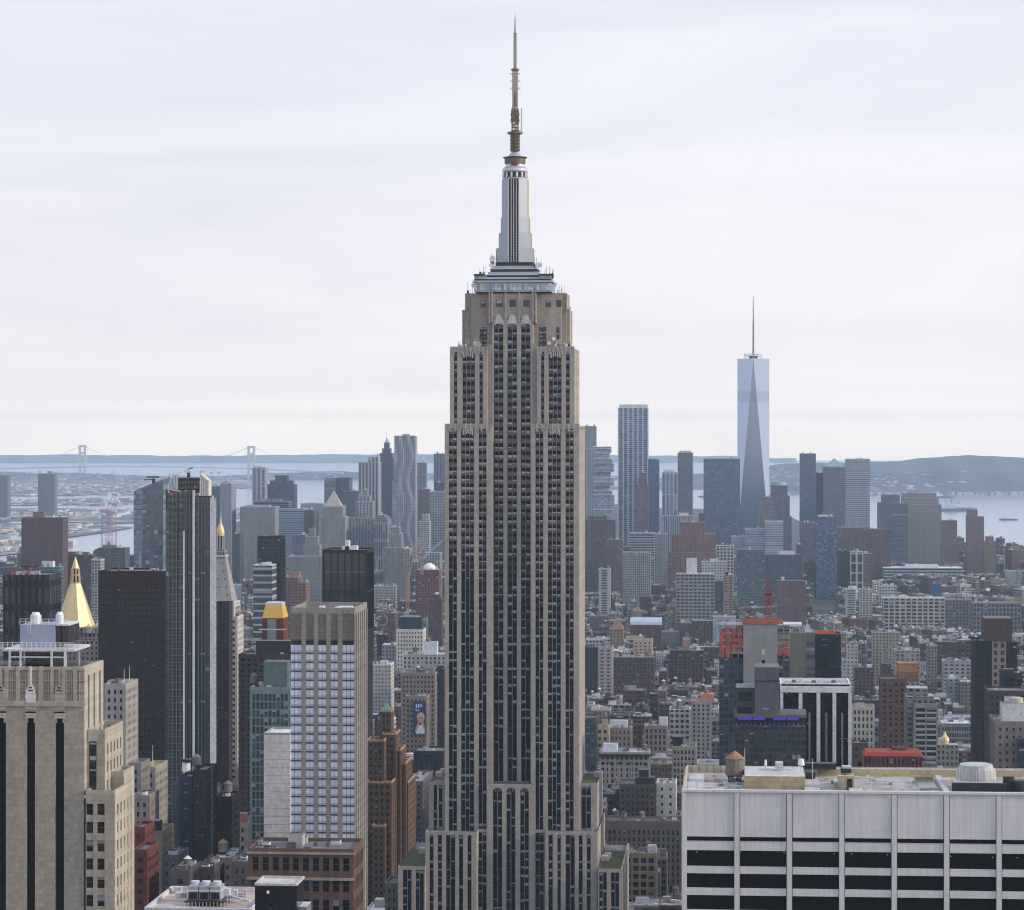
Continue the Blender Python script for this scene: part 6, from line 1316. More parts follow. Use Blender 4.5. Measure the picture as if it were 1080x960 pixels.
rb(896, 911, 3.5, 6, .7, w=(.03, .03, .03)); rb(880, 884, 8, 11, 1.4, w=(.5, .5, .5)); rb(818, 826, 10, 12, 5.3, w=(.42, .47, .5), h0=3.3)
rb(850, 860, 13, 16, 2.2, DARK); rb(845, 882, 16.5, 18, 3.4, DARK, nm='duct', h0=2.0)
rb(862, 1078, 17.6, 18.6, 1.8, w=(.46, .38, .24), nm='parapet_wall')
rb(975, 996, 1, 17, .12, BLACK, nm='roof_well'); rb(996, 1002, 2, 15, 1.2, w=(.6, .6, .6), nm='kerb')
rb(1004, 1062, 5, 5.4, 2.4, DARK, nm='screen_wall')
for k, (a, b_, h0, h) in enumerate(((1008, 1051, 2.2, 5.0), (1011, 1048, 5.0, 6.0))):
    x0, x1 = fx(a, Y+22), fx(b_, Y+22); m_ = MB(); n = 16; P = [((x0+x1)/2+(x1-x0)/2*math.cos(2*math.pi*i/n)*(1 if abs(math.cos(2*math.pi*i/n)) < .9 else 1), Y+22+5*math.sin(2*math.pi*i/n)) for i in range(n)]
    m_.prism(P, zr+h0, zr+h, plain('tank_white%d' % k, (.42, .45, .45), .7, 0, .25, .6), poly2=[((x0+x1)/2+(p_[0]-(x0+x1)/2)*.93, p_[1]) for p_ in P]); m_.build('cooling_drum', root)
for i in range(14): m_ = MB(); px = 1009+i*3; m_.bar((fx(px, Y+16.5), Y+16.5, zr+1), (fx(px, Y+16.5), Y+16.5, zr+5), .12, LITM); m_.build('drum_rib', root)
rb(1059, 1078, 5, 6, .2, DARK); m_ = MB(); m_.cyl(fx(1064, Y+18), Y+18, zr, zr+3.5, 1.6, 1.4, DARK, 12); m_.cyl(fx(1073, Y+18), Y+18, zr, zr+2.6, 2.2, 2.2, DARK, 14); m_.build('fan_unit', root)
for (px, ya, h) in ((785.5, 7, 10), (857, 12, 6), (807, 12, 3.8), (919, 6, 3.4), (1001, 12, 2)):
    m_ = MB(); ya *= K; x = fx(px, Y+ya); m_.cyl(x, Y+ya, zr, zr+h, .09, .05, LITM, 6); m_.build('roof_pole', root)
for (px, ya, h, r) in ((807.5, 12, 5.6, .35), (845.5, 13, 5.6, .75), (843, 15, 5, .4)):
    m_ = MB(); ya *= K; x = fx(px, Y+ya); m_.cyl(x, Y+ya, zr+h-1.6, zr+h, r, r*.7, WHITE, 10); m_.cyl(x, Y+ya, zr, zr+h-1.6, .1, .1, LITM, 6); m_.build('white_canister', root)
rp = random.Random(8)
for i in range(60):
    px = rp.choice([rp.uniform(742, 784), rp.uniform(852, 975)]); ya = rp.uniform(6, 42); x = fx(px, Y+ya); m_ = MB()
    if rp.random() < .6: L = rp.uniform(1, 5); m_.box(x, x+L, Y+ya, Y+ya+.25, zr+.15, zr+.45, MAS, w=(.6, .6, .62))
    else: s = rp.uniform(.5, 1.4); m_.box(x, x+s, Y+ya, Y+ya+s, zr, zr+s*.7, MAS, w=rp.choice([(.6, .6, .6), (.3, .3, .3), (.5, .4, .25)]))
    m_.build('pipe_run', root)
for (a, b_, c, d_) in ((742, 2, 742, 14), (742, 14, 765, 14), (863, 2, 858, 17)): m_ = MB(); m_.bar((fx(a, Y+b_*K), Y+b_*K, zr+.8), (fx(c, Y+d_*K), Y+d_*K, zr+.8), .12, CREAM); m_.build('guard_rail', root)
tk = tank(root, fx(775, Y+31), Y+31, zr, 1.15, WOODG, RUST, legs=1.5); tk.scale = (1, 1, 1)
PROT.append((718, 1100, 806, 960, 684)); FOOT.append((xL-3, xR+3, Y-8, Y+dd+4))
for i in range(44):
    m_ = MB(); x = fx(726, Y)+i*(fx(1078, Y)-fx(726, Y))/43; m_.box(x, x+.25, Y+dd-.9, Y+dd-.45, zr-.2, zr+1.75, MAS, w=(.30, .25, .18)); m_.build('parapet_rib', root)
# ---- concrete core building wrapped in orange netting
Yc_ = yfront(800, 1500); root = thing('construction_tower', 'unfinished concrete tower wrapped in orange safety netting', 'construction site', (fx(800, Yc_), Yc_+18, 0))
def X5(px, yo=0): return fx(px, Yc_+yo)
def Z5(py): return fz(py, fx(800, Yc_), Yc_)
CON = plain('raw_concrete', (.27, .275, .28), .9, 0, .22, .12)
m_ = MB(); m_.box(X5(784), X5(820), Yc_-.5, Yc_+14, -6, Z5(658), CON); m_.build('concrete_core', root)
for (px, py, mt) in ((805, 687.5, CREAM), (805, 699, BLACK)): m_ = MB(); m_.box(X5(px-1.8), X5(px+1.8), Yc_-.56, Yc_-.5, Z5(py+3), Z5(py-3), mt); m_.build('core_opening', root)
m_ = MB(); m_.box(X5(758.5), X5(784), Yc_, Yc_+26, -6, Z5(694), FAC, w=(.10, .12, .15), g=(.03, .045, .07, .06), st=(2.6, 3.6, .8, .7), top=ROOF)
m_.box(X5(820), X5(833), Yc_, Yc_+26, -6, Z5(694), FAC, w=(.13, .14, .15), g=(.04, .05, .06, .05), st=(2.6, 3.6, .7, .7), top=ROOF); m_.build('lower_wall', root)
m_ = MB()
for k in range(6): zz = Z5(694)+k*3.45; m_.box(X5(758.5), X5(832.5), Yc_+.5, Yc_+26, zz-.3, zz, MAS, w=(.26, .25, .25))
for px in (759, 765, 771, 778, 826, 832):
    for yo in (1, 12, 24): m_.box(X5(px, yo), X5(px, yo)+.6, Yc_+yo, Yc_+yo+.6, Z5(694), Z5(659), MAS, w=(.3, .29, .28))
m_.build('floor_frame', root)
rn_ = random.Random(9)
for (a, b_, t, bt) in ((759, 784, 662, 694), (820, 833, 678, 692.5)):
    nx = 4 if b_-a > 15 else 2
    for i in range(nx):
        for k in range(6):
            if rn_.random() < .2: continue
            m_ = MB(); q0, q1 = a+(b_-a)*i/nx, a+(b_-a)*(i+rn_.uniform(.75, 1.02))/nx; z0 = Z5(bt)+(Z5(t)-Z5(bt))*k/6; z1 = Z5(bt)+(Z5(t)-Z5(bt))*(k+rn_.uniform(.8, 1.3))/6
            m_.box(X5(q0)+.15, X5(q1)-.15, Yc_-.1-.08*(i%2)-.04*(k%2), Yc_+.2-.08*(i%2)-.04*(k%2), z0+.1, z1, ORANGE); m_.build('safety_net', root)
m_ = MB(); m_.box(X5(783), X5(826), Yc_-.9, Yc_-.6, Z5(658), Z5(655.3), ORANGE); m_.box(X5(783), X5(826), Yc_+13, Yc_+13.4, Z5(658), Z5(654.5), ORANGE); m_.build('safety_net', root)
m_ = MB(); m_.box(X5(820), X5(846), Yc_+2, Yc_+20, Z5(661), Z5(658.5), LITM); m_.build('top_deck', root)
rp = random.Random(2)
for i in range(16): m_ = MB(); px = rp.uniform(762, 842); x = X5(px, 5); m_.bar((x, Yc_+5, Z5(661)), (x, Yc_+5, Z5(661)+rp.uniform(.8, 2.2)), .25, ORANGE if rp.random() < .4 else LITM); m_.build('formwork_post', root)
PROT.append((757, 848, 655, 960, 1500)); FOOT.append((X5(755), X5(850), Yc_-4, Yc_+30))
# red mast crane
Yk = Yc_+30; root = thing('tower_crane_mast', 'red lattice crane mast rising over the orange netting', 'crane', (fx(810.5, Yk), Yk, 0)); m_ = MB(); xk = fx(810.5, Yk); RED = plain('crane_red', (.32, .04, .04), .6, 0, .2)
z0, z1 = -5, fz(612, xk, Yk)
for a, b_ in ((-1, -1), (1, -1), (1, 1), (-1, 1)): m_.bar((xk+a*1.3, Yk+b_*1.3, z0), (xk+a*1.3, Yk+b_*1.3, z1), .42, RED)
k = 0; zz = fz(700, xk, Yk)
while zz < z1-3: 
    for s in (-1, 1): m_.bar((xk-1.3, Yk+s*1.3, zz), (xk+1.3, Yk+s*1.3, zz+3), .3, RED); m_.bar((xk-1.3, Yk+s*1.3, zz+3), (xk+1.3, Yk+s*1.3, zz+3), .3, RED); m_.bar((xk+s*1.3, Yk+1.3, zz), (xk+s*1.3, Yk-1.3, zz+3), .3, RED)
    zz += 3
m_.build('mast', root); m_ = MB(); m_.box(xk-3.5, xk+3.5, Yk-2, Yk+2, fz(631, xk, Yk), fz(628.5, xk, Yk), RED); m_.box(xk-2.2, xk+2.2, Yk-2, Yk+2, fz(628, xk, Yk), fz(626, xk, Yk), DARK); m_.build('collar', root)
# concrete-clad building to the right of the netting
T('concrete_building', 'weathered concrete and dark glass building right of the orange netting', 'building', 833.5, 850, 667, 1560, (.30, .285, .25), (0, 3, 0, 0), vis=728, dp=24, ex=[('m', 846, 664)], units=3)
N('dark_glass_building', 'dark mirrored glass building with an orange rim on its roof', 'office building', 859.5, 887, 671, 1800, 24, (.022, .028, .035), 3.4, 3.8, .9, .88, zvis=730, vis=724, g=(.012, .022, .028, .03), rc=(.5, .12, .04), units=2)
rt = THINGS[-1]; Y = yfront(873, 1800); m_ = MB(); ring(m_, fx(858, Y), fx(881, Y), Y+.5, Y+22, fz(671, 0+fx(873, Y), Y)-.2, 2.3, .5, (.55, .14, .04)); m_.build('safety_rim', rt)
T('dark_glass_building', 'grey streaked glass building left of the dark mirrored one', 'office building', 840, 859.2, 667, 1760, (.19, .20, .20), (60, 3.8, 1, .6), (.10, .115, .12, .1), vis=724, dp=24, rc=ROOFL)
# dark stepped block with a purple-lit terrace
Y = yfront(810, 1290); root = thing('terrace_building', 'dark glass block with a violet-lit rooftop terrace and blank grey upper volume', 'hotel', (fx(810, Y), Y+15, 0))
def X6(px): return fx(px, Y)
def Z6(py): return fz(py, fx(810, Y), Y)
m_ = MB(); m_.box(X6(775), X6(850), Y, Y+26, -6, Z6(766), FAC, w=(.085, .09, .105), g=(.035, .045, .055, .10), st=(2.2, 3.3, .75, .6), top=ROOF, wt=ROOFD); m_.build('wall', root)
m_ = MB(); m_.box(X6(775), X6(850), Y+4, Y+26, Z6(766)-.5, Z6(757), DARK); m_.box(X6(774), X6(851), Y-.6, Y+26, Z6(757), Z6(753.5), MAS, w=(.12, .125, .14)); m_.build('terrace', root)
m_ = MB(); m_.box(X6(776), X6(796), Y+2, Y+24, Z6(753.5), Z6(726), FAC, w=(.11, .115, .13), g=(.02, .025, .03, .05), st=(14, 7, .75, .6), top=ROOF, wt=(.25, .26, .28))
m_.box(X6(796), X6(822), Y+1, Y+22, Z6(753.5), Z6(704), MAS, w=(.105, .115, .135), top=ROOF, wt=ROOFD); m_.build('upper_volume', root)
m_ = MB(); P = [(X6(796), Z6(704)), (X6(822), Z6(704)), (X6(821), Z6(702)), (X6(797), Z6(706.2))]
m_.prism([(X6(795.6), Y+.8), (X6(822.4), Y+.8), (X6(822.4), Y+22), (X6(795.6), Y+22)], Z6(719), Z6(718), DARK); m_.build('ledge', root)
VI, nt, b = newmat('violet_light'); b.inputs['Base Color'].default_value = (.05, .02, .2, 1); b.inputs['Emission Color'].default_value = (.16, .05, 1, 1); b.inputs['Emission Strength'].default_value = .45
for a, b_ in ((778.5, 793), (794, 807), (815.5, 829), (830, 842)): m_ = MB(); m_.box(X6(a), X6(b_), Y+3.6, Y+3.9, Z6(760.3), Z6(757.6), VI); m_.build('light_strip', root)
for px in range(777, 850, 5): m_ = MB(); m_.bar((X6(px), Y+.2, Z6(766)), (X6(px), Y+.2, Z6(762.5)), .08, LITM); m_.build('railing_post', root)
m_ = MB()
for i in range(3): x = X6(805+i*2.2); zz = Z6(748+(i % 2)); m_.box(x, x+.5, Y+.85, Y+1, zz, zz+.4, WHITE)
m_.build('wall_marker', root); PROT.append((774, 851, 702, 960, 1290)); FOOT.append((X6(772), X6(853), Y-4, Y+30))
# dark building with white columns
Y = yfront(860, 1350); root = thing('white_column_building', 'black glass block with bold white vertical columns and a white roof band', 'office building', (fx(860, Y), Y+16, 0))
def X7(px): return fx(px, Y)
def Z7(py): return fz(py, fx(860, Y), Y)
m_ = MB(); m_.box(X7(824), X7(896.6), Y+1, Y+30, -6, Z7(722), FAC, w=(.016, .017, .022), g=(.010, .012, .018, .10), st=(1.7, 3.6, .7, .55), top=ROOF, wt=(.40, .41, .43)); m_.build('curtain_wall', root)
m_ = MB(); m_.box(X7(823), X7(897.2), Y-.4, Y+.999, Z7(730.5), Z7(724), MAS, w=(.68, .70, .73)); ring(m_, X7(823), X7(897.2), Y+1.002, Y+31, Z7(726), 2.2, .8, (.66, .68, .71)); m_.build('roof_band', root)
for px, wd in ((824.5, .7), (844.3, .85), (863.2, .85), (880, .85), (896.4, .8)):
    m_ = MB(); x = X7(px); m_.box(x-wd, x+wd, Y-.3, Y+1, 0, Z7(731), MAS, w=(.66, .67, .70)); m_.build('column', root)
for px in (834, 853.8, 871.6, 888.3): m_ = MB(); x = X7(px); m_.box(x-.45, x+.45, Y+.2, Y+1, 0, Z7(752), MAS, w=(.22, .23, .26)); m_.build('mullion', root)
for i in range(9): m_ = MB(); x = fx(828+i*7, Y+8); m_.box(x, x+2, Y+8, Y+11, Z7(724), Z7(724)+1.6+(i % 3)*.6, MAS, w=[(.5, .5, .5), (.2, .2, .2), (.6, .6, .62)][i % 3]); m_.build('roof_unit', root)
PROT.append((823, 899, 722, 806, 1350)); FOOT.append((X7(820), X7(900), Y-4, Y+34))
# church-like office building, brown tower, balcony tower, scaffold roof
N('stone_building', 'ornate pale stone building with big arched windows right of the white columns', 'office building', 898.5, 922.5, 747, 1900, 24, (.42, .39, .34), 3.4, 5.2, .45, .6, h=68, vis=800, ex=[('b', 902, 912, 742, (.5, .4, .3), .3)], units=3)
N('brick_building', 'low dark brown gabled building in front of the pale arched stone building', 'building', 898, 915, 786, 1500, 16, (.10, .07, .065), 3, 3.6, .4, .4, zvis=808, vis=808, units=1)
N('brown_tower', 'brown brick tower with an orange-brown penthouse and roof garden', 'apartment tower', 928.5, 956, 718, 1750, 26, (.13, .085, .07), 3.3, 3.5, .42, .5, zvis=806, vis=805, units=2)
rt = THINGS[-1]; Y = yfront(942, 1750); m_ = MB(); m_.box(fx(947, Y+4), fx(968.5, Y+4), Y+4, Y+20, fz(720, 0+fx(950, Y), Y), fz(709.5, fx(950, Y), Y), MAS, w=(.24, .13, .08)); m_.box(fx(948, Y+4), fx(968, Y+4), Y+4.2, Y+19, fz(709.5, fx(950, Y), Y), fz(700.5, fx(950, Y), Y), MAS, w=(.40, .20, .11), top=ROOF); ring(m_, fx(947, Y+4), fx(969, Y+4), Y+4, Y+20, fz(701, fx(950, Y), Y), .7, .4, (.4, .24, .15)); m_.build('penthouse', rt)
root, bx0, bx1, bY, bz = N('balcony_tower', 'grey apartment tower with white balcony bands and stepped roof terraces', 'apartment tower', 963.5, 989.5, 744, 1600, 24, (.27, .265, .25), 5.2, 3.1, .86, .66, zvis=806, vis=800, g=(.03, .045, .055, .2), units=4, sill=(.42, .43, .44))
for (a, b_, tp, yo) in ((957, 979, 727, 6), (955.8, 963.2, 735, 1), (961, 985, 735, 3), (970, 992, 739, 8)):
    m_ = MB(); m_.box(fx(a, bY+yo), fx(b_, bY+yo), bY+yo, bY+22, 0 if a < 960 else bz-1, fz(tp, fx(a, bY), bY), FAC, w=(.33, .325, .31), g=(.03, .04, .05, .15), st=(3.4, 3.1, .55, .5), top=ROOF, wt=ROOFL); m_.build('terrace_tier', root)
for i in range(4): m_ = MB(); x = fx(990.5, bY); zz = bz-4-i*16; m_.box(x-1.2, x+2, bY+1, bY+8, zz, zz+1.1, MAS, w=(.45, .46, .47)); m_.build('balcony', root)
Y = yfront(942, 1250); root = thing('scaffold_building', 'low building with a bright red-orange tarpaulin roof and scaffolding', 'building', (fx(942, Y), Y+12, 0)); RT = plain('red_tarpaulin', (.26, .05, .03), .8, 0, .35, .35)
x0, x1 = fx(911, Y), fx(973, Y); zr_ = fz(797.5, x0, Y); m_ = MB(); m_.box(x0, x1, Y, Y+19, -6, zr_, FAC, w=(.22, .10, .075), g=(.02, .015, .015, .05), st=(1.6, 3.2, .65, .8), top=False); m_.build('wall', root)
m_ = MB(); m_.prism([(x0-.4, Y-.4), (x1+.4, Y-.4), (x1+.4, Y+19.4), (x0-.4, Y+19.4)], zr_, zr_+1.6, RT, poly2=[(x0+1, Y+1), (x1-1, Y+1), (x1-1, Y+18), (x0+1, Y+18)]); m_.build('tarpaulin_roof', root)
for i in range(15): m_ = MB(); x = x0+(x1-x0)*i/14; m_.bar((x, Y-.3, zr_-14), (x, Y-.3, zr_), .18, MAS, (.3, .13, .1)); m_.build('scaffold_pole', root)
for i in range(12): m_ = MB(); x = x0+(x1-x0)*(.45+.045*i); yy = Y+8+(i*7 % 5); m_.bar((x, yy, zr_+1), (x+(.6 if i % 2 else -.4), yy, zr_+4+(i*5 % 3)*.6), .2, MAS, (.28, .16, .12)); m_.build('scaffold_pole', root)
m_ = MB(); m_.box(x0+(x1-x0)*.5, x0+(x1-x0)*.74, Y+9, Y+14, zr_+1, zr_+2.9, MAS, w=(.12, .07, .06)); m_.build('bulkhead', root)
PROT.append((910, 975, 790, 812, 1250)); FOOT.append((x0-3, x1+3, Y-4, Y+22))
# small gilded dome and low white roofs
Y = yfront(995, 1950); root = thing('gold_domed_building', 'small building with a golden dome behind the balcony tower', 'building', (fx(996, Y), Y+8, 0)); x = fx(996.5, Y+6); m_ = MB(); m_.box(x-9, x+9, Y, Y+14, -6, fz(786, x, Y), FAC, w=(.35, .33, .3), g=G0, st=(3, 4, .4, .5), top=ROOF); m_.build('wall', root); m_ = MB()
zb = fz(785.5, x, Y)
for r0, r1, a, b_ in ((2.9, 3.1, 0, 2.2), (3.1, 2.6, 2.2, 4.2), (2.6, 1.2, 4.2, 5.8), (1.2, .2, 5.8, 8.2)): m_.cyl(x, Y+6, zb+a, zb+b_, r0, r1, GOLD, 12)
m_.build('gilded_dome', root); PROT.append((992, 1002, 773, 800, 1950)); FOOT.append((x-11, x+11, Y-3, Y+18))
T('low_building', 'low building with a white blue-glass skylight roof below the cream apartment blocks', 'building', 993.5, 1024, 763, 1950, (.45, .46, .48), (2, 5, .7, .6), (.03, .05, .08, .1), dp=30, vis=788, rc=ROOFW, h=42, units=8)
# right edge towers
N('dark_tower', 'wide near-black tower with a brown blank upper block at the right edge', 'apartment tower', 1027.5, 1046, 678, 1700, 30, (.028, .028, .034), 3.0, 3.5, .6, .55, zvis=None, vis=810, g=(.012, .014, .02, .05), units=1)
rt = THINGS[-1]; Y = yfront(1036, 1700); m_ = MB(); m_.box(fx(1038.5, Y+2), fx(1067.5, Y+2), Y+2, Y+26, -6, fz(652.5, fx(1050, Y), Y), MAS, w=(.085, .065, .062), top=ROOF, wt=ROOFD); m_.box(fx(1046, Y), fx(1073, Y), Y+1, Y+28, -6, fz(677.5, fx(1050, Y), Y), FAC, w=(.03, .03, .035), g=(.012, .014, .02, .05), st=(3, 3.5, .6, .55), top=ROOF); m_.build('upper_block', rt)
m_ = MB(); F = Face(fx(1046.2, Y+.4), Y+.4, fx(1061, Y+.4), Y+.4); F.fbox(m_, 0, F.L, fz(731, fx(1050, Y), Y), fz(677, fx(1050, Y), Y), .6, FAC, (.36, .31, .27), g=(.02, .02, .025, .05), st=(4.1, 4.35, .5, .6)); m_.build('tan_strip', rt)
for i in range(5): m_ = MB(); m_.cyl(fx(1031+i*2, Y+8), Y+8, fz(679, fx(1050, Y), Y), fz(675-(i % 2), fx(1050, Y), Y), 1.1, .7, GREEN, 7); m_.build('roof_shrub', rt)
N('dark_tower', 'dark glass tower with a slanting roof screen at the right edge', 'apartment tower', 1057.5, 1078.5, 712, 1500, 24, (.035, .035, .042), 2.8, 3.4, .7, .6, zvis=None, vis=810, g=(.014, .017, .022, .05), units=2, ex=[('b', 1058, 1070, 706, (.04, .04, .05), .1)])
N('dark_tower', 'lower dark block with brick-like grid between the two dark right edge towers', 'apartment building', 1042, 1100, 731, 1430, 26, (.07, .06, .062), 2.6, 3.4, .45, .45, zvis=None, vis=810, units=4)
N('grey_tower', 'grey-brown apartment tower with white rooftop plant in the right corner', 'apartment tower', 1049.5, 1110, 764, 1250, 30, (.20, .18, .165), 3.0, 3.4, .36, .42, zvis=None, vis=812, g=(.02, .022, .03, .15), units=2, ex=[('b', 1057, 1100, 742, (.58, .58, .60), .15), ('b', 1061, 1077, 736, (.66, .66, .68), .3)])
rt = THINGS[-1]; Y = yfront(1070, 1250); m_ = MB(); m_.cyl(fx(1072.5, Y+9), Y+9, fz(745, fx(1072, Y), Y), fz(738, fx(1072, Y), Y), 2.8, 2.8, plain('drum_tan', (.5, .48, .43), .6), 16); m_.build('roof_drum', rt)
m_ = MB(); m_.box(fx(1073, Y), fx(1110, Y), Y-4, Y, -6, fz(778, fx(1080, Y), Y), FAC, w=(.07, .08, .10), g=(.02, .03, .05, .05), st=(3, 3.4, .7, .7), top=ROOF); m_.build('glass_wing', rt)
T('white_building', 'small white gridded building behind the dark tower at the right edge', 'apartment building', 1061, 1082, 706, 2500, (.58, .58, .60), (5, 4, .5, .5), vis=725, dp=20)
# ---- buildings between limestone skyscraper and construction tower
N('teal_glass_building', 'narrow dark teal glass building touching the limestone skyscraper', 'office building', 616.5, 628.5, 759, 1600, 26, (.06, .08, .085), 2.6, 3.8, .8, .75, h=75, vis=818, g=(.05, .09, .10, .25), units=1)
N('arcaded_loft', 'pale stone loft with tall arched windows and dark cornice', 'loft building', 632, 685, 795, 1720, 26, (.33, .31, .27), 3.2, 4.1, .5, .6, h=55, vis=832, g=(.018, .018, .022, .08), rc=(.42, .44, .48), units=16, ex=[('b', 636, 651, 785, (.62, .66, .7), .2), ('t', 680, 784, .7)])
rt = THINGS[-1]; Y = LASTY[0]; m_ = MB(); F = Face(fx(631, Y-.6), Y-.6, fx(686, Y-.6), Y-.6); zz = fz(796, fx(640, Y), Y); F.fbox(m_, 0, F.L, zz-1.5, zz+.6, .9, DARK); m_.build('cornice', rt)
m_ = MB(); F = Face(fx(632, Y-.05), Y-.05, fx(685, Y-.05), Y-.05)
for i in range(6):
    c = F.L*(i+.5)/6; r = F.L/12-1.2; z0 = fz(806, fx(640, Y), Y)
    pts = [F.P(c+(r+.5)*math.cos(t*math.pi/8), z0+(r+.5)*math.sin(t*math.pi/8), .12) for t in range(9)]; m_.face(pts, MAS, None, (.40, .37, .32))
    pts = [F.P(c+r*math.cos(t*math.pi/8), z0+r*math.sin(t*math.pi/8), .2) for t in range(9)]; m_.face(pts, BLACK)
    for q_ in (-1, 1): F.fbox(m_, c+q_*(r+.3)-.3, c+q_*(r+.3)+.3, z0-16, z0, .25, MAS, (.40, .37, .32))
m_.build('arch', rt)
N('brick_building', 'brown brick building whose right end is whitewashed', 'loft building', 653, 692, 829, 1560, 26, (.13, .10, .085), 3.3, 4.2, .4, .5, h=48, vis=868, rc=(.10, .10, .11), units=4, ex=[('b', 670, 690, 820, (.03, .035, .05), .3), ('b', 674, 684, 812, (.03, .035, .045), .4)])
N('white_building', 'whitewashed narrow end building with three rows of windows', 'building', 692.3, 713, 828, 1555, 26, (.58, .57, .54), 5.2, 5.0, .25, .42, h=48, vis=860, rc=ROOFL, units=5)
N('long_dark_building', 'long dark building with a slate mansard roof and dormer row', 'loft building', 634, 719, 868, 1480, 22, (.13, .115, .10), 2.9, 4.2, .42, .6, h=42, vis=902, rc=(.06, .065, .075), top_band=4.5, units=6, ex=[('t', 658, 876, .8), ('t', 677, 876, .8)])
N('tan_building', 'yellow-tan loft with broad window bays and white rooftop units', 'loft building', 640.5, 692.5, 902, 1400, 24, (.33, .26, .165), 4.4, 4.4, .68, .58, h=45, zvis=None, vis=955, g=(.012, .012, .014, .08), rc=(.38, .32, .24), units=14, ex=[('b', 641, 651, 893, (.6, .62, .66), .3), ('b', 683, 692, 892, (.66, .68, .70), .3)])
N('loft_building', 'tan and black loft with columned facade and a black rooftop box', 'loft building', 708.5, 734, 789, 1700, 26, (.30, .27, .225), 2.7, 4.3, .55, .62, h=58, vis=835, rc=ROOFD, units=5, ex=[('b', 709, 720, 777, (.02, .02, .025), .2)])
T('white_building', 'pale gridded loft with a dark cornice behind the columned loft', 'loft building', 706, 727.5, 748, 2000, (.60, .60, .60), (4.2, 4.2, .62, .55), dp=26, vis=790, ex=[('t', 716, 742)], h=62, units=6)
N('grey_apartment', 'grey apartment building with orange-tinted rooftop decks left of the construction tower', 'apartment building', 728.5, 750, 741, 1950, 22, (.28, .27, .27), 4.0, 3.3, .45, .5, h=70, vis=805, rc=(.55, .22, .10), units=4, ex=[('b', 739, 753, 732, (.42, .22, .14), .3), ('t', 745, 726, .8)])
N('arcaded_loft', 'brown loft with a round-arched top storey below the dark roof tanks', 'loft building', 679, 704, 767, 1900, 22, (.24, .21, .19), 3.4, 4.4, .5, .6, h=58, vis=800, rc=ROOFL, units=7, ex=[('b', 695, 704, 757, (.62, .62, .64), .2), ('t', 686, 757, .7)])
N('stone_building', 'tan small building with a curved gable near the teal glass building', 'building', 642.5, 666, 769, 1950, 20, (.26, .23, .20), 3.4, 4.4, .4, .5, h=52, vis=795, rc=ROOFL, units=6, ex=[('b', 643, 662, 760, (.58, .60, .64), .4)])
N('stone_building', 'little cream building with one dark window beside the teal glass building', 'building', 628.5, 642, 768, 1920, 18, (.42, .35, .25), 5.2, 5.2, .5, .45, h=55, vis=800, units=2, ex=[('t', 638, 751, .7)])
N('apartment_block', 'black-sided apartment block with a pale windowed end', 'apartment building', 616, 630.5, 684, 2200, 24, (.035, .038, .045), 3.4, 3.4, .3, .4, h=70, vis=735, g=(.02, .02, .025, .1), units=2, ex=[])
N('apartment_block', 'pale windowed end wing of the black-sided apartment block', 'apartment building', 630.6, 646, 684, 2190, 24, (.34, .32, .31), 5.6, 3.4, .45, .42, h=70, vis=735, units=2, ex=[('t', 637, 676)])
T('brick_building', 'long brown apartment slab with a pale parapet beside the black-sided block', 'apartment building', 647, 690, 693.5, 2250, (.15, .105, .10), (3.6, 3.2, .45, .5), dp=24, vis=718, h=60, units=6, ex=[('t', 655, 686, .8), ('t', 683, 686, .8)])
N('tan_building', 'sandy apartment building with a stepped top behind the long brown slab', 'apartment building', 668, 688, 676, 2500, 22, (.44, .36, .25), 4, 3.5, .36, .42, h=62, vis=694, units=2, ex=[('b', 660, 678, 671, (.44, .37, .26), .5)])
T('brick_building', 'dark brown wide apartment building with many balconies and a central roof tower', 'apartment building', 706.5, 742, 686, 2400, (.13, .085, .085), (4.5, 3.2, .6, .5), dp=26, vis=724, h=58, units=4, ex=[('b', 720, 727, 675, (.30, .20, .16))])
rt, (a, b_, Y, z) = T('brick_hall', 'red-brown hall with a pale blue vaulted roof', 'hall', 664.5, 698, 659, 2900, (.18, .09, .08), (5, 14, .4, .6), (.05, .10, .15, .1), dp=32, vis=677, h=48, units=0)
m_ = MB(); n = 8; hv = fz(652, a, Y)-z
for i in range(n):
    t0, t1 = math.pi*i/n, math.pi*(i+1)/n; y0_, y1_ = Y+16-16*math.cos(t0), Y+16-16*math.cos(t1); z0_, z1_ = z+hv*math.sin(t0), z+hv*math.sin(t1)
    m_.face([(a, y0_, z0_), (b_, y0_, z0_), (b_, y1_, z1_), (a, y1_, z1_)], plain('vault_blue', (.40, .46, .56), .5) if 'vault_blue' not in MATS else MATS['vault_blue'])
m_.build('vaulted_roof', rt)
rt, (a, b_, Y, z) = T('gabled_building', 'cream apartment tower with a steep terracotta pyramid roof', 'building', 643, 657.5, 663, 2800, (.38, .31, .22), (3.4, 3.4, .35, .45), dp=16, vis=683, h=62, units=0, ex=[('pyr', 643, 658, 663, 652.5, plain('terracotta', (.22, .12, .09), .8))])
T('glass_building', 'white and bright blue scaffolded slab left of the orange netting', 'building', 752, 776, 650.5, 2700, (.52, .56, .62), (4, 3.6, .75, .7), (.25, .32, .42, .2), dp=20, vis=680, h=60, units=1, ex=[('b', 762, 774, 653.5, (.06, .16, .42))])
T('green_roof_building', 'brown block with a mint green roof band below the vaulted hall', 'building', 730, 752, 654.5, 2850, (.16, .10, .10), (4, 3.4, .4, .5), dp=24, vis=676, h=42, units=1, rc=(.25, .42, .38))
T('brick_building', 'dark red brick apartment building with white penthouse behind the white columns', 'apartment building', 901, 921.5, 704, 2300, (.15, .085, .085), (3.4, 3.2, .4, .5), dp=22, vis=738, h=60, units=4)
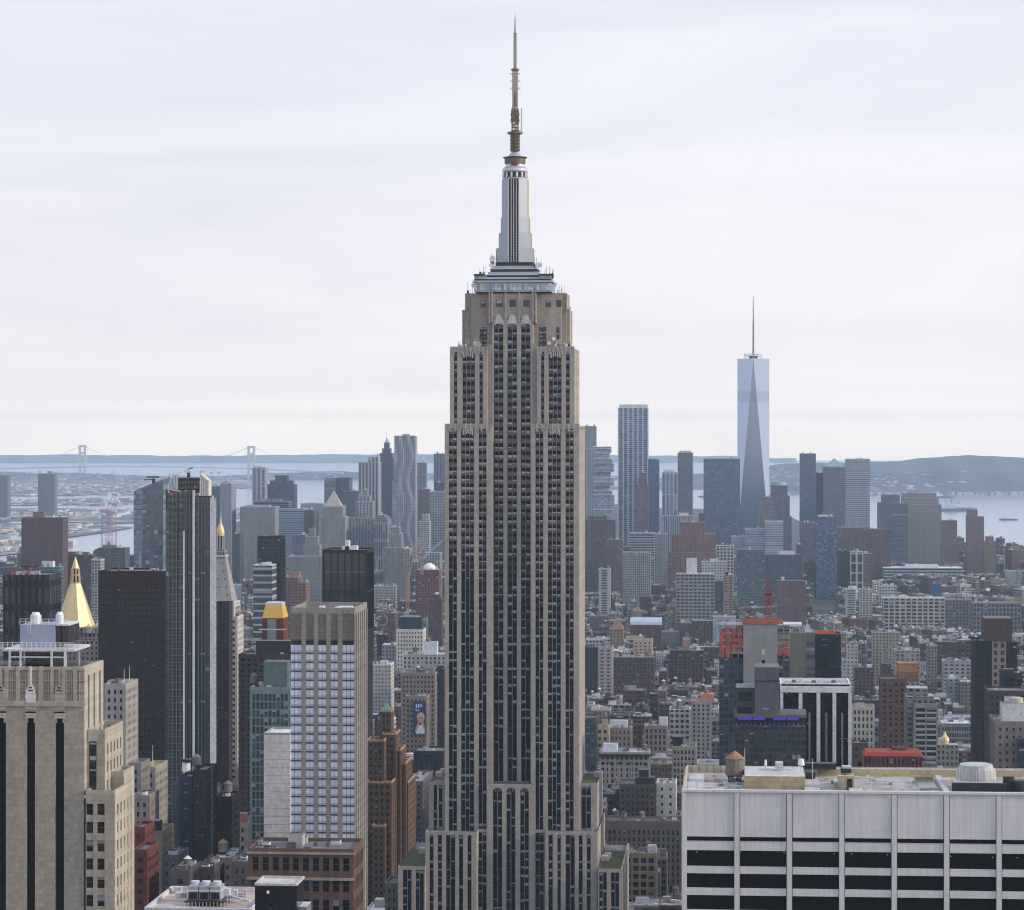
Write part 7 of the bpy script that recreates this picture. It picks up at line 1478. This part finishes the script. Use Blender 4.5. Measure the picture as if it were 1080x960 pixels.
T('white_building', 'white stepped buildings behind the dark mirrored glass building', 'building', 888.5, 905, 696, 2350, (.58, .59, .60), (4, 3.6, .35, .4), dp=22, vis=736, h=58, units=3, tiers=[(893, 905, 681, 4)])
T('brick_building', 'dark brown apartment building between cream block and the dark right towers', 'apartment building', 987, 1011, 677, 2700, (.13, .085, .09), (3.6, 3.2, .42, .5), dp=24, vis=700, h=52, units=3)
T('apartment_building', 'pale narrow high-rise with a tan side next to the cream block', 'apartment building', 978, 988.5, 681, 2600, (.34, .31, .27), (3.2, 3.2, .4, .5), dp=20, vis=712, h=62, units=2)
T('white_building', 'white terraced building with big windows, right of the tan-sided high-rise', 'building', 995, 1024, 697, 2450, (.56, .57, .59), (5, 3.8, .55, .4), dp=24, vis=716, h=52, units=5)
T('apartment_building', 'grey apartment building with dark lower storeys, before the dark right towers', 'apartment building', 1000, 1012, 716, 2200, (.36, .37, .39), (4.4, 3.5, .4, .5), dp=20, vis=742, h=52, units=3)
T('apartment_building', 'pale brown apartment building with white roof rim, before the dark right towers', 'apartment building', 1013, 1025, 719, 2150, (.34, .27, .23), (3.6, 3.5, .4, .5), dp=20, vis=742, h=50, units=3, rc=ROOFW)
T('church', 'brick church with a thin pointed clock tower below the cream apartment block', 'church', 930, 940, 700, 2350, (.14, .085, .08), (4, 5, .3, .5), dp=20, vis=716, h=50, units=0, ex=[('pyr', 931, 938, 699, 680, plain('spire_slate', (.12, .12, .14), .7))])
# ---- orange cranes near the domed brick block
OC = plain('crane_orange', (.40, .24, .16), .6, 0, .1)
def lat(m_, a, b_, w, t, mat, n):
    a, b_ = Vector(a), Vector(b_); d = (b_-a).normalized(); p = d.cross(Vector((0, 1, 0))).normalized()*w/2; q_ = Vector((0, w/2, 0))
    for s1, s2 in ((1, 1), (1, -1), (-1, -1), (-1, 1)): m_.bar(a+p*s1+q_*s2, b_+p*s1+q_*s2, t, mat)
    for i in range(n):
        c0, c1 = a+(b_-a)*i/n, a+(b_-a)*(i+1)/n; s = 1 if i % 2 else -1
        m_.bar(c0+p*s-q_, c1-p*s-q_, t*.7, mat); m_.bar(c0+p*s+q_, c1-p*s+q_, t*.7, mat)
def pxp(px, py, d): x, y = W(px, d); return (x, y, EYE-(py-HY)/FPX*d)
root = thing('tower_crane', 'orange luffing crane leaning up to the right, left of the domed brick block', 'crane', pxp(430, 660, 3500)); m_ = MB(); lat(m_, (pxp(430, 600, 3500)[0], pxp(430, 600, 3500)[1], 0), pxp(430, 612, 3500), 2.4, .5, OC, 20); m_.build('mast', root); m_ = MB(); lat(m_, pxp(430, 612, 3500), pxp(441.5, 570, 3500), 2, .5, OC, 12); m_.build('jib', root)
root = thing('tower_crane', 'orange crane standing on the domed brick block with its boom pointing away to the right', 'crane', pxp(445, 617, 3690)); m_ = MB(); c = pxp(445, 590, 3690); lat(m_, (c[0], c[1], pxp(445, 603, 3690)[2]-3), c, 2.4, .6, OC, 8); m_.box(c[0]-5, c[0]+4, c[1]-2, c[1]+2, c[2], c[2]+4, OC); m_.build('mast', root); m_ = MB(); lat(m_, c, pxp(467, 570, 3690), 2, .45, plain('crane_pale', (.5, .45, .42), .6, 0, .1), 12); m_.build('jib', root)
Y = yfront(453, 3720); x, y = W(453, 3725); m_ = MB(); zb = EYE-(601-HY)/FPX*3720
for r0, r1, a, b_ in ((8, 8, 0, 4), (8, 6.5, 4, 7), (6.5, 2, 7, 9.5)): m_.cyl(x, y, zb+a-1, zb+b_-1, r0, r1, WHITE, 14)
m_.build('white_dome', cb)
for (px, d) in ((111, 7600), (115, 7650), (119, 7600)):
    root = thing('port_crane', {111: 'blue-grey port crane on the far shore, first of three', 115: 'pale red port crane on the far shore, middle of three', 119: 'pale red port crane with raised boom, last of the three'}[px], 'crane', pxp(px, 560, d)); m_ = MB(); mt = plain('port_crane_paint%d' % px, (.42, .24, .22) if px > 112 else (.15, .2, .3), .7); x, y, z = pxp(px, 560, d)
    for a in (-9, 9):
        for c in (-6, 6): m_.bar((x+a, y+c, -4), (x+a*.8, y+c, 62), 1.5, mt)
    m_.box(x-10, x+10, y-7, y+7, 34, 37, mt); m_.box(x-9, x+9, y-7, y+7, 60, 64, mt); m_.bar((x, y, 62), (x+22, y, 108), 1.5, mt); m_.bar((x, y, 62), (x-16, y, 70), 2.5, mt); m_.build('frame', root)
# ------------------------------------------------------------------ suspension bridge, boats, far housing
root = thing('suspension_bridge', 'long hazy suspension bridge with two grey towers across the bay mouth', 'bridge', pxp(176, 490, 18000)); BG_ = plain('bridge_paint', (.58, .62, .64), .7)
def bpt(t, z): a = W(87, 18600); b_ = W(265, 17600); return (a[0]+(b_[0]-a[0])*t, a[1]+(b_[1]-a[1])*t, z-22)
for t in (0, 1):
    m_ = MB(); c = bpt(t, 0)
    for s in (-1, 1): m_.box(c[0]+s*17-7, c[0]+s*17+7, c[1]-8, c[1]+8, c[2], c[2]+209, BG_)
    for z in (60, 150, 196): m_.box(c[0]-12, c[0]+12, c[1]-6, c[1]+6, c[2]+z, c[2]+z+14, BG_)
    m_.build('tower', root)
m_ = MB(); m_.bar(bpt(-.75, 40), bpt(0, 68), 9, BG_)
for i in range(12): t0, t1 = i/12, (i+1)/12; m_.bar(bpt(t0, 68+5*math.sin(math.pi*t0)), bpt(t1, 68+5*math.sin(math.pi*t1)), 6, BG_)
m_.bar(bpt(1, 68), bpt(1.5, 50), 9, BG_); m_.build('deck', root)
for off in (-12, 12):
    m_ = MB(); P = [bpt(-.32, 62)]+[bpt(t/16, 78+130*(2*t/16-1)**2) for t in range(17)]+[bpt(1.3, 62)]
    for a, c in zip(P, P[1:]): m_.bar((a[0], a[1]+off, a[2]), (c[0], c[1]+off, c[2]), 1.1, BG_)
    m_.build('cable', root)
m_ = MB()
for i in range(1, 32): t = i/32; m_.bar(bpt(t, 68), bpt(t, 78+130*(2*t-1)**2), .7, BG_)
m_.build('hanger', root)
def boat(px, py, L, label, hull, sup, name='boat'):
    x, y, z = gpt(px, py); z = -drop(math.hypot(x, y))-1.5; root = thing(name, label, 'boat', (x, y, z)); m_ = MB(); w_ = L*.16
    P = [(x-L/2, y-w_*.7), (x+L*.3, y-w_), (x+L/2, y), (x+L*.3, y+w_), (x-L/2, y+w_*.7)]; Q = [(x+(p[0]-x)*1.05, y+(p[1]-y)*1.1) for p in P]
    m_.prism(P, z-.5, z+L*.07, hull, poly2=Q); m_.build('hull', root); m_ = MB()
    m_.box(x-L*.38, x-L*.05, y-w_*.6, y+w_*.6, z+L*.07, z+L*.16, sup); m_.box(x-L*.33, x-L*.18, y-w_*.4, y+w_*.4, z+L*.16, z+L*.22, sup); m_.cyl(x-L*.2, y, z+L*.2, z+L*.32, L*.012, L*.01, DARK, 6); m_.build('superstructure', root)
HB_, HR_, HO_ = plain('hull_blue', (.10, .16, .24), .6), plain('hull_red', (.3, .08, .06), .6), plain('ferry_yellow', (.55, .30, .10), .6)
boat(745, 524, 70, 'small ship just off the far shore, right of the pale grid tower', HB_, WHITE); THINGS[-1]['label'] = 'small dark ship seen between the hill shore and downtown, beside the spire tower'
boat(995.5, 524.5, 90, 'dark ship nearest the far shore, right of the broad pale grid tower', HB_, WHITE)
boat(1011, 538.5, 130, 'long barge-like ship, lower of the two near the reddish waterfront tower', HB_, LITM)
boat(1016.5, 536.5, 80, 'small ship close behind the long barge-like ship', HR_, WHITE)
boat(1064, 548, 60, 'tiny boat alone on open water at the right edge', HB_, WHITE)
boat(1073, 519.5, 170, 'pale ferry docked at the far shore at the right edge', HO_, WHITE, 'ferry')
boat(920, 522, 45, 'tiny white boat right of the white banded tower', HB_, WHITE)
T('apartment_tower', 'far hazy housing slab standing on the Brooklyn shore, wider of two', 'apartment tower', 40, 57.5, 500, 9500, (.22, .20, .20), (3, 3, .4, .4), vis=516, dp=40, units=0, prot=False, ex=[('b', 50, 54, 497)])
T('apartment_tower', 'far hazy housing slab standing on the shore at the left edge', 'apartment tower', -8, 8, 501, 9400, (.22, .21, .21), (3, 3, .4, .4), vis=516, dp=40, units=0, prot=False)
# far shores: sheds, terminals and housing too small and many to count
rf = random.Random(21); m_ = MB()
def farbox(px, py, wpx, hpx, w_, dy=60):
    x, y, z = gpt(px, py); d = dep(x, y); ww = wpx/3000*d; z = -drop(math.hypot(x, y)); m_.box(x, x+ww, y, y+dy, z-3, z+hpx/3000*d, MAS, w=w_, top=ROOF, wt=rf.choice([(.4, .4, .4), (.25, .24, .24), (.5, .5, .5)]))
for (x0, x1, y0, y1, n, wm, hm) in ((-20, 200, 511, 523, 130, 12, 2.2), (-20, 290, 508, 518, 130, 6, 1.8), (-20, 140, 527, 533, 60, 12, 2.2), (-20, 320, 539, 548, 200, 8, 3.0), (-20, 110, 555, 564, 60, 9, 3.5), (-20, 66, 573, 583, 50, 8, 5), (30, 110, 554, 560, 30, 10, 3)):
    for _ in range(n): farbox(rf.uniform(x0, x1), rf.uniform(y0, y1), rf.uniform(1, wm), rf.uniform(.5, hm), rf.choice([(.5, .48, .45), (.3, .28, .28), (.6, .6, .62), (.2, .17, .17), (.42, .38, .32)]), rf.uniform(20, 120))
stuff(m_.build('far_shore_buildings'))
m_ = MB()
for (x0, x1, y0, y1, n) in ((795, 1090, 506, 517, 240), (690, 790, 507, 509, 40), (-20, 260, 503, 507, 80), (0, 700, 498, 502, 60)):
    for _ in range(n):
        px, py = rf.uniform(x0, x1), rf.uniform(y0, y1); px = min(px, 1090); 
        x, y = W(px, 13150); d = 13150 if py < 512 else 13080
        if x1 < 795: x, y, z_ = gpt(px, py); d = dep(x, y)
        else: x, y = W(px, d)
        z = -drop(math.hypot(x, y)); ww = rf.uniform(1, 5)/3000*d; h_ = rf.uniform(.8, 2.2)/3000*d
        m_.box(x, x+ww, y, y+30, z-3, z+h_+(rf.random()*4 if x1 > 795 else 0), MAS, w=rf.choice([(.5, .48, .45), (.35, .33, .32), (.6, .6, .62), (.25, .2, .2)]))
stuff(m_.build('harbour_front_buildings'))
# ------------------------------------------------------------------ trees in the squares
LEAF, nt, b = newmat('leaves'); p = objpos(nt); n = noise(nt, p, .35, 3)
nt.links.new(mixc(nt, mapr(nt, n, .35, .65, 0, 1), (.028, .048, .022), (.075, .11, .045)), b.inputs['Base Color']); b.inputs['Roughness'].default_value = .8
BARK = plain('bark', (.08, .06, .045), .9)
rt_ = random.Random(31); protos = []
for k in range(3):
    lf = MB()
    for c in range(9):
        cx_, cy_, cz = rt_.gauss(0, 1.9), rt_.gauss(0, 1.9), 9+rt_.uniform(-2.8, 4); rr = rt_.uniform(1.2, 2.3)
        for i in range(34):
            v = Vector((rt_.gauss(0, 1), rt_.gauss(0, 1), rt_.gauss(0, .8))).normalized()*rr*rt_.uniform(.6, 1.1); q_ = Vector((cx_, cy_, cz))+v
            a = Vector((rt_.gauss(0, 1), rt_.gauss(0, 1), rt_.gauss(0, .5))).normalized()*.6; c2 = v.cross(a).normalized()*.55 if v.length > 0 else Vector((.5, 0, 0))
            lf.face([q_-a-c2, q_+a-c2, q_+a+c2, q_-a+c2], LEAF)
    tk_ = MB(); tk_.cyl(0, 0, 0, 7, .42, .25, BARK, 7)
    for i in range(4): t = i*1.6+.4; tk_.bar((0, 0, 5), (1.8*math.cos(t), 1.8*math.sin(t), 9), .22, BARK)
    lo_, to_ = lf.build('crown'), tk_.build('trunk'); protos.append((lo_.data, to_.data)); bpy.data.objects.remove(lo_); bpy.data.objects.remove(to_)
TREES = []
parks = [((690, 722), (673, 689), 26, 'in the leafy square behind the balconied brown block', None), ((728, 752), (674, 683), 14, 'in the small green patch left of the blue scaffolded slab', None), ((892, 912), (664, 679), 12, 'among roofs behind the dark mirrored glass building', None), ((986, 999), (704, 716), 8, 'between the tan-sided high-rise and the white terraced building', None), ((920, 928), (706, 727), 8, 'right of the dark red brick building', None)]
for (xa, xb), (ya, yb), n, where, _ in parks:
    dm = 255*3000/((ya+yb)/2-455+4); PROT.append((xa, xb, ya, yb-1, dm+80))
    for i in range(n):
        px = rt_.uniform(xa, xb); py = rt_.uniform(ya+3, yb); d = 264*3000/(py-455); x, y = W(px, d); k = rt_.randrange(3); s = rt_.uniform(.9, 1.35)
        o = thing('tree', 'leafy green tree '+where, 'tree', (x, y, -.2), 'street trees '+where); o.scale = (s, s, s); o.rotation_euler = (0, 0, rt_.uniform(0, 6)); TREES.append(o)
        for nm, me in (('crown', protos[k][0]), ('trunk', protos[k][1])):
            c = bpy.data.objects.new(nm, me); COL.objects.link(c); c.parent = o
        FOOT.append((x-4, x+4, y-4, y+4))
# ------------------------------------------------------------------ the ordinary blocks of the city
rg = random.Random(77)
PAL = [((.16, .105, .095), 'red-brown', 14), ((.12, .08, .075), 'dark brown', 15), ((.22, .125, .10), 'brick red', 6), ((.31, .26, .21), 'tan', 10), ((.20, .175, .16), 'grey-brown', 16), ((.24, .24, .25), 'grey', 12), ((.78, .78, .79), 'white', 10), ((.40, .38, .35), 'pale stone', 9), ((.06, .06, .07), 'near-black', 9), ((.15, .17, .21), 'slate blue', 8)]
PALW = [p_[2] for p_ in PAL]
RPAL = [((.075, .075, .08), 'dark roof', 36), ((.20, .20, .21), 'grey roof', 30), ((.36, .37, .39), 'pale roof', 20), ((.62, .63, .67), 'white roof', 12), ((.30, .15, .10), 'rusty roof', 4)]
RW = [p_[2] for p_ in RPAL]
STY = [(2.6, 3.4, .42, .5), (3.4, 3.8, .5, .55), (2.2, 3.2, .4, .48), (4.4, 4.2, .66, .6), (3.0, 3.3, .38, .42), (5, 3.6, .55, .5)]
def hits(x0, x1, y0, y1):
    for a, b_, c, d in FOOT:
        if x0 < b_ and x1 > a and y0 < d and y1 > c: return True
    return False
BL = []
def lot(x0, x1, y0, y1, zone, rotv=0, piv=None):
    xm, ym = (x0+x1)/2, (y0+y1)/2
    if piv: c_, s_ = math.cos(rotv), math.sin(rotv); dx, dy = xm-piv[0], ym-piv[1]; xm, ym = piv[0]+dx*c_-dy*s_, piv[1]+dx*s_+dy*c_
    d = dep(xm, ym)
    if d < 1350: return
    w = x1-x0
    if d < 1650: H = rg.uniform(22, 50)
    elif d < 2300: H = rg.choice([rg.uniform(28, 50), rg.uniform(40, 64), rg.uniform(20, 36)])
    elif d < 3300: H = rg.choice([rg.uniform(15, 30), rg.uniform(20, 42), rg.uniform(13, 24), rg.uniform(24, 54)])
    elif d < 4300: H = rg.choice([rg.uniform(11, 20), rg.uniform(12, 26), rg.uniform(16, 38)])
    else: H = rg.choice([rg.uniform(14, 30), rg.uniform(20, 50), rg.uniform(30, 75)]) if xm > -700 and d > 4600 else rg.choice([rg.uniform(14, 28), rg.uniform(20, 45)])
    if rg.random() < .035 and d > 2100: H *= 1.5
    r = math.hypot(x1-x0, y1-y0)/2
    px, py = proj(xm, ym, H); hwp = (x1-x0)/2/d*3000*1.1+1
    if px < -60 or px > 1140: return
    e = 0 if not piv else 3
    hx, hy = (x1-x0)/2+e, (y1-y0)/2+e
    if hits(xm-hx, xm+hx, ym-hy, ym+hy): return
    for a, b_, tp, vis, dh in PROT:
        if dh > d-5 and px+hwp > a and px-hwp < b_ and py < vis:
            H = min(H, EYE-(vis+1-HY)*(d-(y1-y0)/2)/FPX); px, py = proj(xm, ym, H)
    if H < 8: return
    # hidden wholly behind a nearer landmark
    for a, b_, tp, vis, dh in PROT:
        if dh < d and a-1 < px-hwp and px+hwp < b_+1 and tp < py-2: return
    BL.append((xm, ym, (x1-x0)/2, (y1-y0)/2, rotv, H, d, px, py, hwp))
gy = 1380
while gy < 5700:
    gx_ = -1500 if gy > 3500 else -1000
    while gx_ < 1500:
        bw = rg.choice([130, 190, 250]) if gy < 3400 else rg.choice([70, 90, 120])
        cx_, cy_ = gx_+bw/2, gy+31; dd_ = dep(cx_, cy_); pxc = proj(cx_, cy_, 0)[0]
        lim = 5750 if pxc > 240 else 5500
        if pxc > 980: lim = 5500
        if -250 < pxc < 1330 and dd_ < lim and not (pxc < 160 and dd_ > 5400):
            rv = 0; piv = None
            if dd_ > 3400: piv = (cx_, cy_); rv = (.28 if pxc < 330 else -.12 if pxc < 620 else .10 if pxc < 860 else .42)+rg.uniform(-.05, .05)
            for (ya, yb) in ((gy, gy+29), (gy+32, gy+61)):
                x = gx_
                while x < gx_+bw-8:
                    w = rg.choice([7, 8, 11, 15, 20, 27]) if dd_ > 2500 else rg.choice([10, 15, 20, 27, 36]); w = min(w, gx_+bw-x)
                    if w > 6: lot(x, x+w-.15, ya+rg.uniform(0, 1.2), yb-rg.uniform(0, 7), 0, rv, piv)
                    x += w
        gx_ += bw+(26 if gy < 3400 else 16)
    gy += 79 if gy < 3400 else 84
# pixel coverage from near to far decides which ones show largest
SW, SH = 270, 240; zbuf = np.zeros((SH, SW), bool); occ = []
for a, b_, tp, vis, dh in PROT: occ.append((dh, 'p', a, b_, tp, vis if vis < 955 else 960))
items = [(q[6], 'b', i) for i, q in enumerate(BL)]+occ; items.sort(key=lambda t: t[0]); area = [0]*len(BL)
for it in items:
    if it[1] == 'p': a, b_, t, bt = it[2:6]; bt = 960
    else: q = BL[it[2]]; a, b_, t, bt = q[7]-q[9], q[7]+q[9], q[8]-1.5, 960
    xa, xb = int(max(0, a)/4), int(min(1080, b_)/4+1); ya, yb = int(max(0, t)/4), int(min(960, bt)/4)
    if xb <= xa or yb <= ya: continue
    sub = zbuf[ya:yb, xa:xb]
    if it[1] == 'b': area[it[2]] = int((~sub).sum())
    sub[:] = True
order = sorted(range(len(BL)), key=lambda i: -area[i])
indiv = [i for i in order[:285] if area[i] > 0]
MARKS = [(543, 880, 'the limestone skyscraper'), (700, 880, 'the long dark mansard building'), (658, 800, 'the arcaded stone loft'), (672, 845, 'the brick building with a whitewashed end'), (672, 930, 'the yellow-tan loft'), (720, 800, 'the columned tan loft'), (740, 745, 'the orange-decked grey apartments'), (724, 695, 'the balconied dark brown block'), (665, 705, 'the long brown slab'), (681, 663, 'the blue-vaulted hall'), (650, 665, 'the terracotta-roofed tower'), (733, 620, 'the many-windowed pale loft'), (768, 620, 'the thin tan tower'), (730, 580, 'the reddish ziggurat'), (637, 612, 'the slender white slab'), (632, 580, 'the massive dark brown block'), (671, 595, 'the arched-roof pale block'), (800, 680, 'the orange netting'), (835, 630, 'the white-stripped brown block'), (790, 610, 'the dark teal gridded block'), (870, 600, 'the dark blue glass tower'), (903, 600, 'the white framed building'), (898, 640, 'the white slab with a tan panel'), (964, 640, 'the long white warehouse'), (1011, 648, 'the brownish gridded warehouse'), (1050, 650, 'the long grey warehouse'), (975, 600, 'the low white terminal'), (1050, 600, 'the harbour-edge red towers'), (934, 683, 'the cream apartment block'), (957, 698, 'the arched-crown apartment block'), (942, 760, 'the brown tower with orange penthouse'), (975, 765, 'the balcony tower'), (910, 770, 'the arched pale stone building'), (911, 720, 'the dark red brick block'), (873, 695, 'the dark mirrored building'), (942, 800, 'the red tarpaulin roof'), (1045, 740, 'the wide near-black tower'), (1065, 790, 'the grey tower with white plant'), (1008, 708, 'the white terraced building'), (1008, 775, 'the skylight-roofed building'),
         (432, 680, 'the glass-penthouse white block'), (447, 700, 'the wide white loft'), (441, 730, 'the heavy-corniced stone loft'), (438, 760, 'the blue billboard'), (458, 650, 'the rounded-top brown tower'), (405, 620, 'the low white rooftops'), (450, 610, 'the white-domed brick block'), (432, 630, 'the orange crane'), (415, 595, 'the pale regular-windowed tower'), (366, 610, 'the black mirrored tower'), (325, 590, 'the small pinnacled tower'), (310, 630, 'the tan brick tower'), (285, 620, 'the white banded floors'), (287, 655, 'the gold-roofed building'), (243, 640, 'the clock tower'), (272, 600, 'the pale square block'), (80, 620, 'the gilded pyramid'), (44, 575, 'the mauve brick slab'), (52, 605, 'the small teal building'), (82, 600, 'the dark brown low slab'), (118, 590, 'the tanked blue-grey tower'), (140, 640, 'the black slab'), (160, 840, 'the mossy green roof'), (205, 860, 'the cooling hood tower'), (236, 860, 'the copper-tanked black building'), (252, 890, 'the old beige building'), (408, 800, 'the orange ziggurat'), (455, 830, 'the white-edged flat roof'), (346, 590, 'the stone courthouse'), (388, 590, 'the tiered municipal tower'), (461, 570, 'the dotted gridded block'), (28, 640, 'the dark crowned tower'), (622, 790, 'the narrow teal glass building'), (623, 715, 'the black-sided block')]
def add_block(q, wb, rb, parts, fine, r_):
    """one ordinary building; returns words for its look"""
    xm, ym, hx, hy, rv, H, d, px, py, hwp = q
    c_, s_ = math.cos(rv), math.sin(rv)
    def R_(a, b_): return (xm+a*c_-b_*s_, ym+a*s_+b_*c_)
    def rect(a0, a1, b0, b1): return [R_(a0, b0), R_(a1, b0), R_(a1, b1), R_(a0, b1)]
    if r_.random() < .06 and 4*hx*hy < 900: pass
    k = r_.choices(range(len(PAL)), PALW)[0]; kk = r_.uniform(.75, 1.25); col = tuple(min(.7, v*kk) for v in PAL[k][0]); cname = PAL[k][1]
    k2 = r_.choices(range(len(RPAL)), RW)[0]; kk = r_.uniform(.75, 1.15); rc = tuple(v*kk for v in RPAL[k2][0]); rname = RPAL[k2][1]
    st = r_.choice(STY); g = (.014, .016, .022, r_.choice([.05, .15, .3]))
    if r_.random() < .07: st = (2.4, 3.6, .85, .75); g = r_.choice([(.03, .05, .07, .1), (.02, .03, .04, .1)])
    front_col = col
    wb.prism(rect(-hx, hx, -hy, hy), -3, H-.5, FAC, w=col, g=g, st=st, top=False)
    kk = r_.choice([1.05, 1.3, .8, 1.5]); pc_ = tuple(min(.65, v*kk) for v in col)
    # parapet with the roof surface set down inside it
    t = .5; o_, i_ = rect(-hx, hx, -hy, hy), rect(-hx+t, hx-t, -hy+t, hy-t)
    for j in range(4):
        a, b2, c2, d2 = o_[j], o_[(j+1) % 4], i_[(j+1) % 4], i_[j]
        wb.face([(*a, H-.5), (*b2, H-.5), (*b2, H+.5), (*a, H+.5)], MAS, None, pc_); wb.face([(*a, H+.5), (*b2, H+.5), (*c2, H+.5), (*d2, H+.5)], MAS, None, pc_)
        wb.face([(*c2, H-.5), (*d2, H-.5), (*d2, H+.5), (*c2, H+.5)], MAS, None, pc_)
    rb.face([(x, y, H-.35) for x, y in i_], ROOF, None, rc)
    feats = []
    setb = H > 34 and r_.random() < .3 and hx > 7 and hy > 7
    top_off = 0
    if setb:
        h2 = r_.uniform(4, 12); a, b_ = hx*r_.uniform(.5, .8), hy*r_.uniform(.5, .8)
        if not any(dh > d and px+hwp > pa and px-hwp < pb and proj(xm, ym, H+h2)[1] < vis_ for pa, pb, tp, vis_, dh in PROT):
            wb.prism(rect(-a, a, -b_, b_), H-.5, H+h2, FAC, w=col, g=g, st=st, top=ROOF, wt=rc); feats.append('a setback top'); hx, hy, top_off = a, b_, h2
    zt = H-.35+top_off+(.35 if top_off else 0)
    nb = r_.choice([1, 1, 2])+(1 if hx > 11 else 0)
    for _ in range(nb):
        a, b_ = r_.uniform(1.5, min(4, hx*.45)), r_.uniform(1.5, min(3.5, hy*.4)); u, v = r_.uniform(-hx+a+.6, hx-a-.6), r_.uniform(-hy+b_+.6, hy-b_-.6); h = r_.uniform(2.0, 4.2)
        m2 = parts('bulkhead'); bc = r_.choice([col, (.35, .33, .32), (.55, .56, .58), (.2, .19, .19)]); m2.prism(rect(u-a, u+a, v-b_, v+b_), zt, zt+h, MAS, w=bc, top=ROOF, wt=rc)
    if d < 4300 and r_.random() < (.5 if H > 22 else .2):
        u, v = r_.uniform(-hx*.5, hx*.5), r_.uniform(-hy*.4, hy*.4); x, y = R_(u, v); s = r_.uniform(.75, 1.05); L = r_.uniform(2.5, 5.5); m2 = parts('water_tank')
        wd = r_.choice([WOOD, WOODG, WOODG, DARK]); cn = r_.choice([WOODG, WOODG, DARK, DARK, LITM, RUST]); n = 10 if fine else 7
        for a, b_ in ((-1, -1), (1, -1), (1, 1), (-1, 1)): m2.bar((x+a*1.2*s, y+b_*1.2*s, zt-.2), (x+a*1.2*s, y+b_*1.2*s, zt+L), .3, DARK)
        m2.cyl(x, y, zt+L, zt+L+3.4*s, 1.9*s, 1.8*s, wd, n, bottom=True); m2.cyl(x, y, zt+L+3.4*s, zt+L+5*s, 2.1*s, .05, cn, n); feats.append('a water tank')
    for _ in range(r_.choice([3, 5, 7, 9]) if d < 3600 else r_.choice([0, 1, 2])):
        a = r_.uniform(.4, 1.5); u, v = r_.uniform(-hx+a+.5, hx-a-.5), r_.uniform(-hy+a+.5, hy-a-.5); m2 = parts('roof_unit'); m2.prism(rect(u-a, u+a, v-a*.8, v+a*.8), zt, zt+r_.uniform(.5, 1.8), MAS, w=r_.choice([(.6, .6, .62), (.35, .35, .36), (.14, .14, .15), (.5, .5, .52)]))
    return cname, rname, feats
KN = {'near-black': ('dark_building', 'building'), 'red-brown': ('brick_building', 'brick building'), 'brick red': ('brick_building', 'brick building'), 'dark brown': ('brick_building', 'brick building')}
LAB = {}
recs = []
for n_, i in enumerate(indiv):
    q = BL[i]; root = bpy.data.objects.new('building', None); COL.objects.link(root); root.location = (q[0], q[1], 0); wb, rb = MB(), MB(); pl = []
    def parts(nm):
        m2 = MB(); pl.append((nm, m2)); return m2
    cname, rname, feats = add_block(q, wb, rb, parts, True, random.Random(1000+i))
    wb.build('wall', root); rb.build('roof', root)
    for nm, m2 in pl: m2.build(nm, root)
    H, d = q[5], q[6]
    kn, cat = KN.get(cname, ('loft_building', 'loft building') if H > 30 and q[2] > 9 else ('apartment_building', 'apartment building'))
    root.name = kn; root['category'] = cat; root['group'] = 'ordinary city blocks'
    mk = min(MARKS, key=lambda m: (m[0]-q[7])**2+((m[1]-q[8])*1.3)**2); dx, dy = q[7]-mk[0], q[8]-mk[1]
    rel = ('right of' if dx > 0 else 'left of') if abs(dx) > abs(dy) else ('below' if dy > 0 else 'above')
    recs.append((root, cname, rname, feats, cat, mk[2], rel, math.hypot(dx, dy)))
    THINGS.append(root)
seen = {}
for rec in recs: seen.setdefault((rec[5], rec[6]), []).append(rec)
ORD = ['nearest', 'second', 'third', 'fourth', 'fifth', 'sixth', 'seventh', 'eighth', 'ninth', 'tenth', 'eleventh', 'twelfth', 'thirteenth', 'fourteenth', 'fifteenth', 'sixteenth']
for (mk, rel), L in seen.items():
    L.sort(key=lambda r: r[7]); cnt = {}
    for r in L:
        key = (r[1], r[2]); cnt[key] = cnt.get(key, 0)+1
    run = {}
    for r in L:
        key = (r[1], r[2]); run[key] = run.get(key, 0)+1; o_ = '' if cnt[key] == 1 else ORD[min(15, run[key]-1)]+' '
        f_ = (' and '+r[3][0]) if r[3] and len(mk.split()) < 5 else ''
        if len(mk.split()) > 5 and o_: f_ = ''
        lb = '%s%s building with %s%s, %s %s' % (o_, r[1], r[2], f_, rel, mk)
        r[0]['label'] = lb if len(lb.replace('-', ' ').split()) < 16 else '%s%s building, %s, %s %s' % (o_, r[1], r[2], rel, mk)
# everything smaller in one mass
wb = MB(); ind = set(indiv)
for i, q in enumerate(BL):
    if i not in ind: add_block(q, wb, wb, lambda nm: wb, False, random.Random(1000+i))
stuff(wb.build('distant_low_rise_blocks'))
print('BLOCKS', len(BL), len(indiv), len(wb.f))
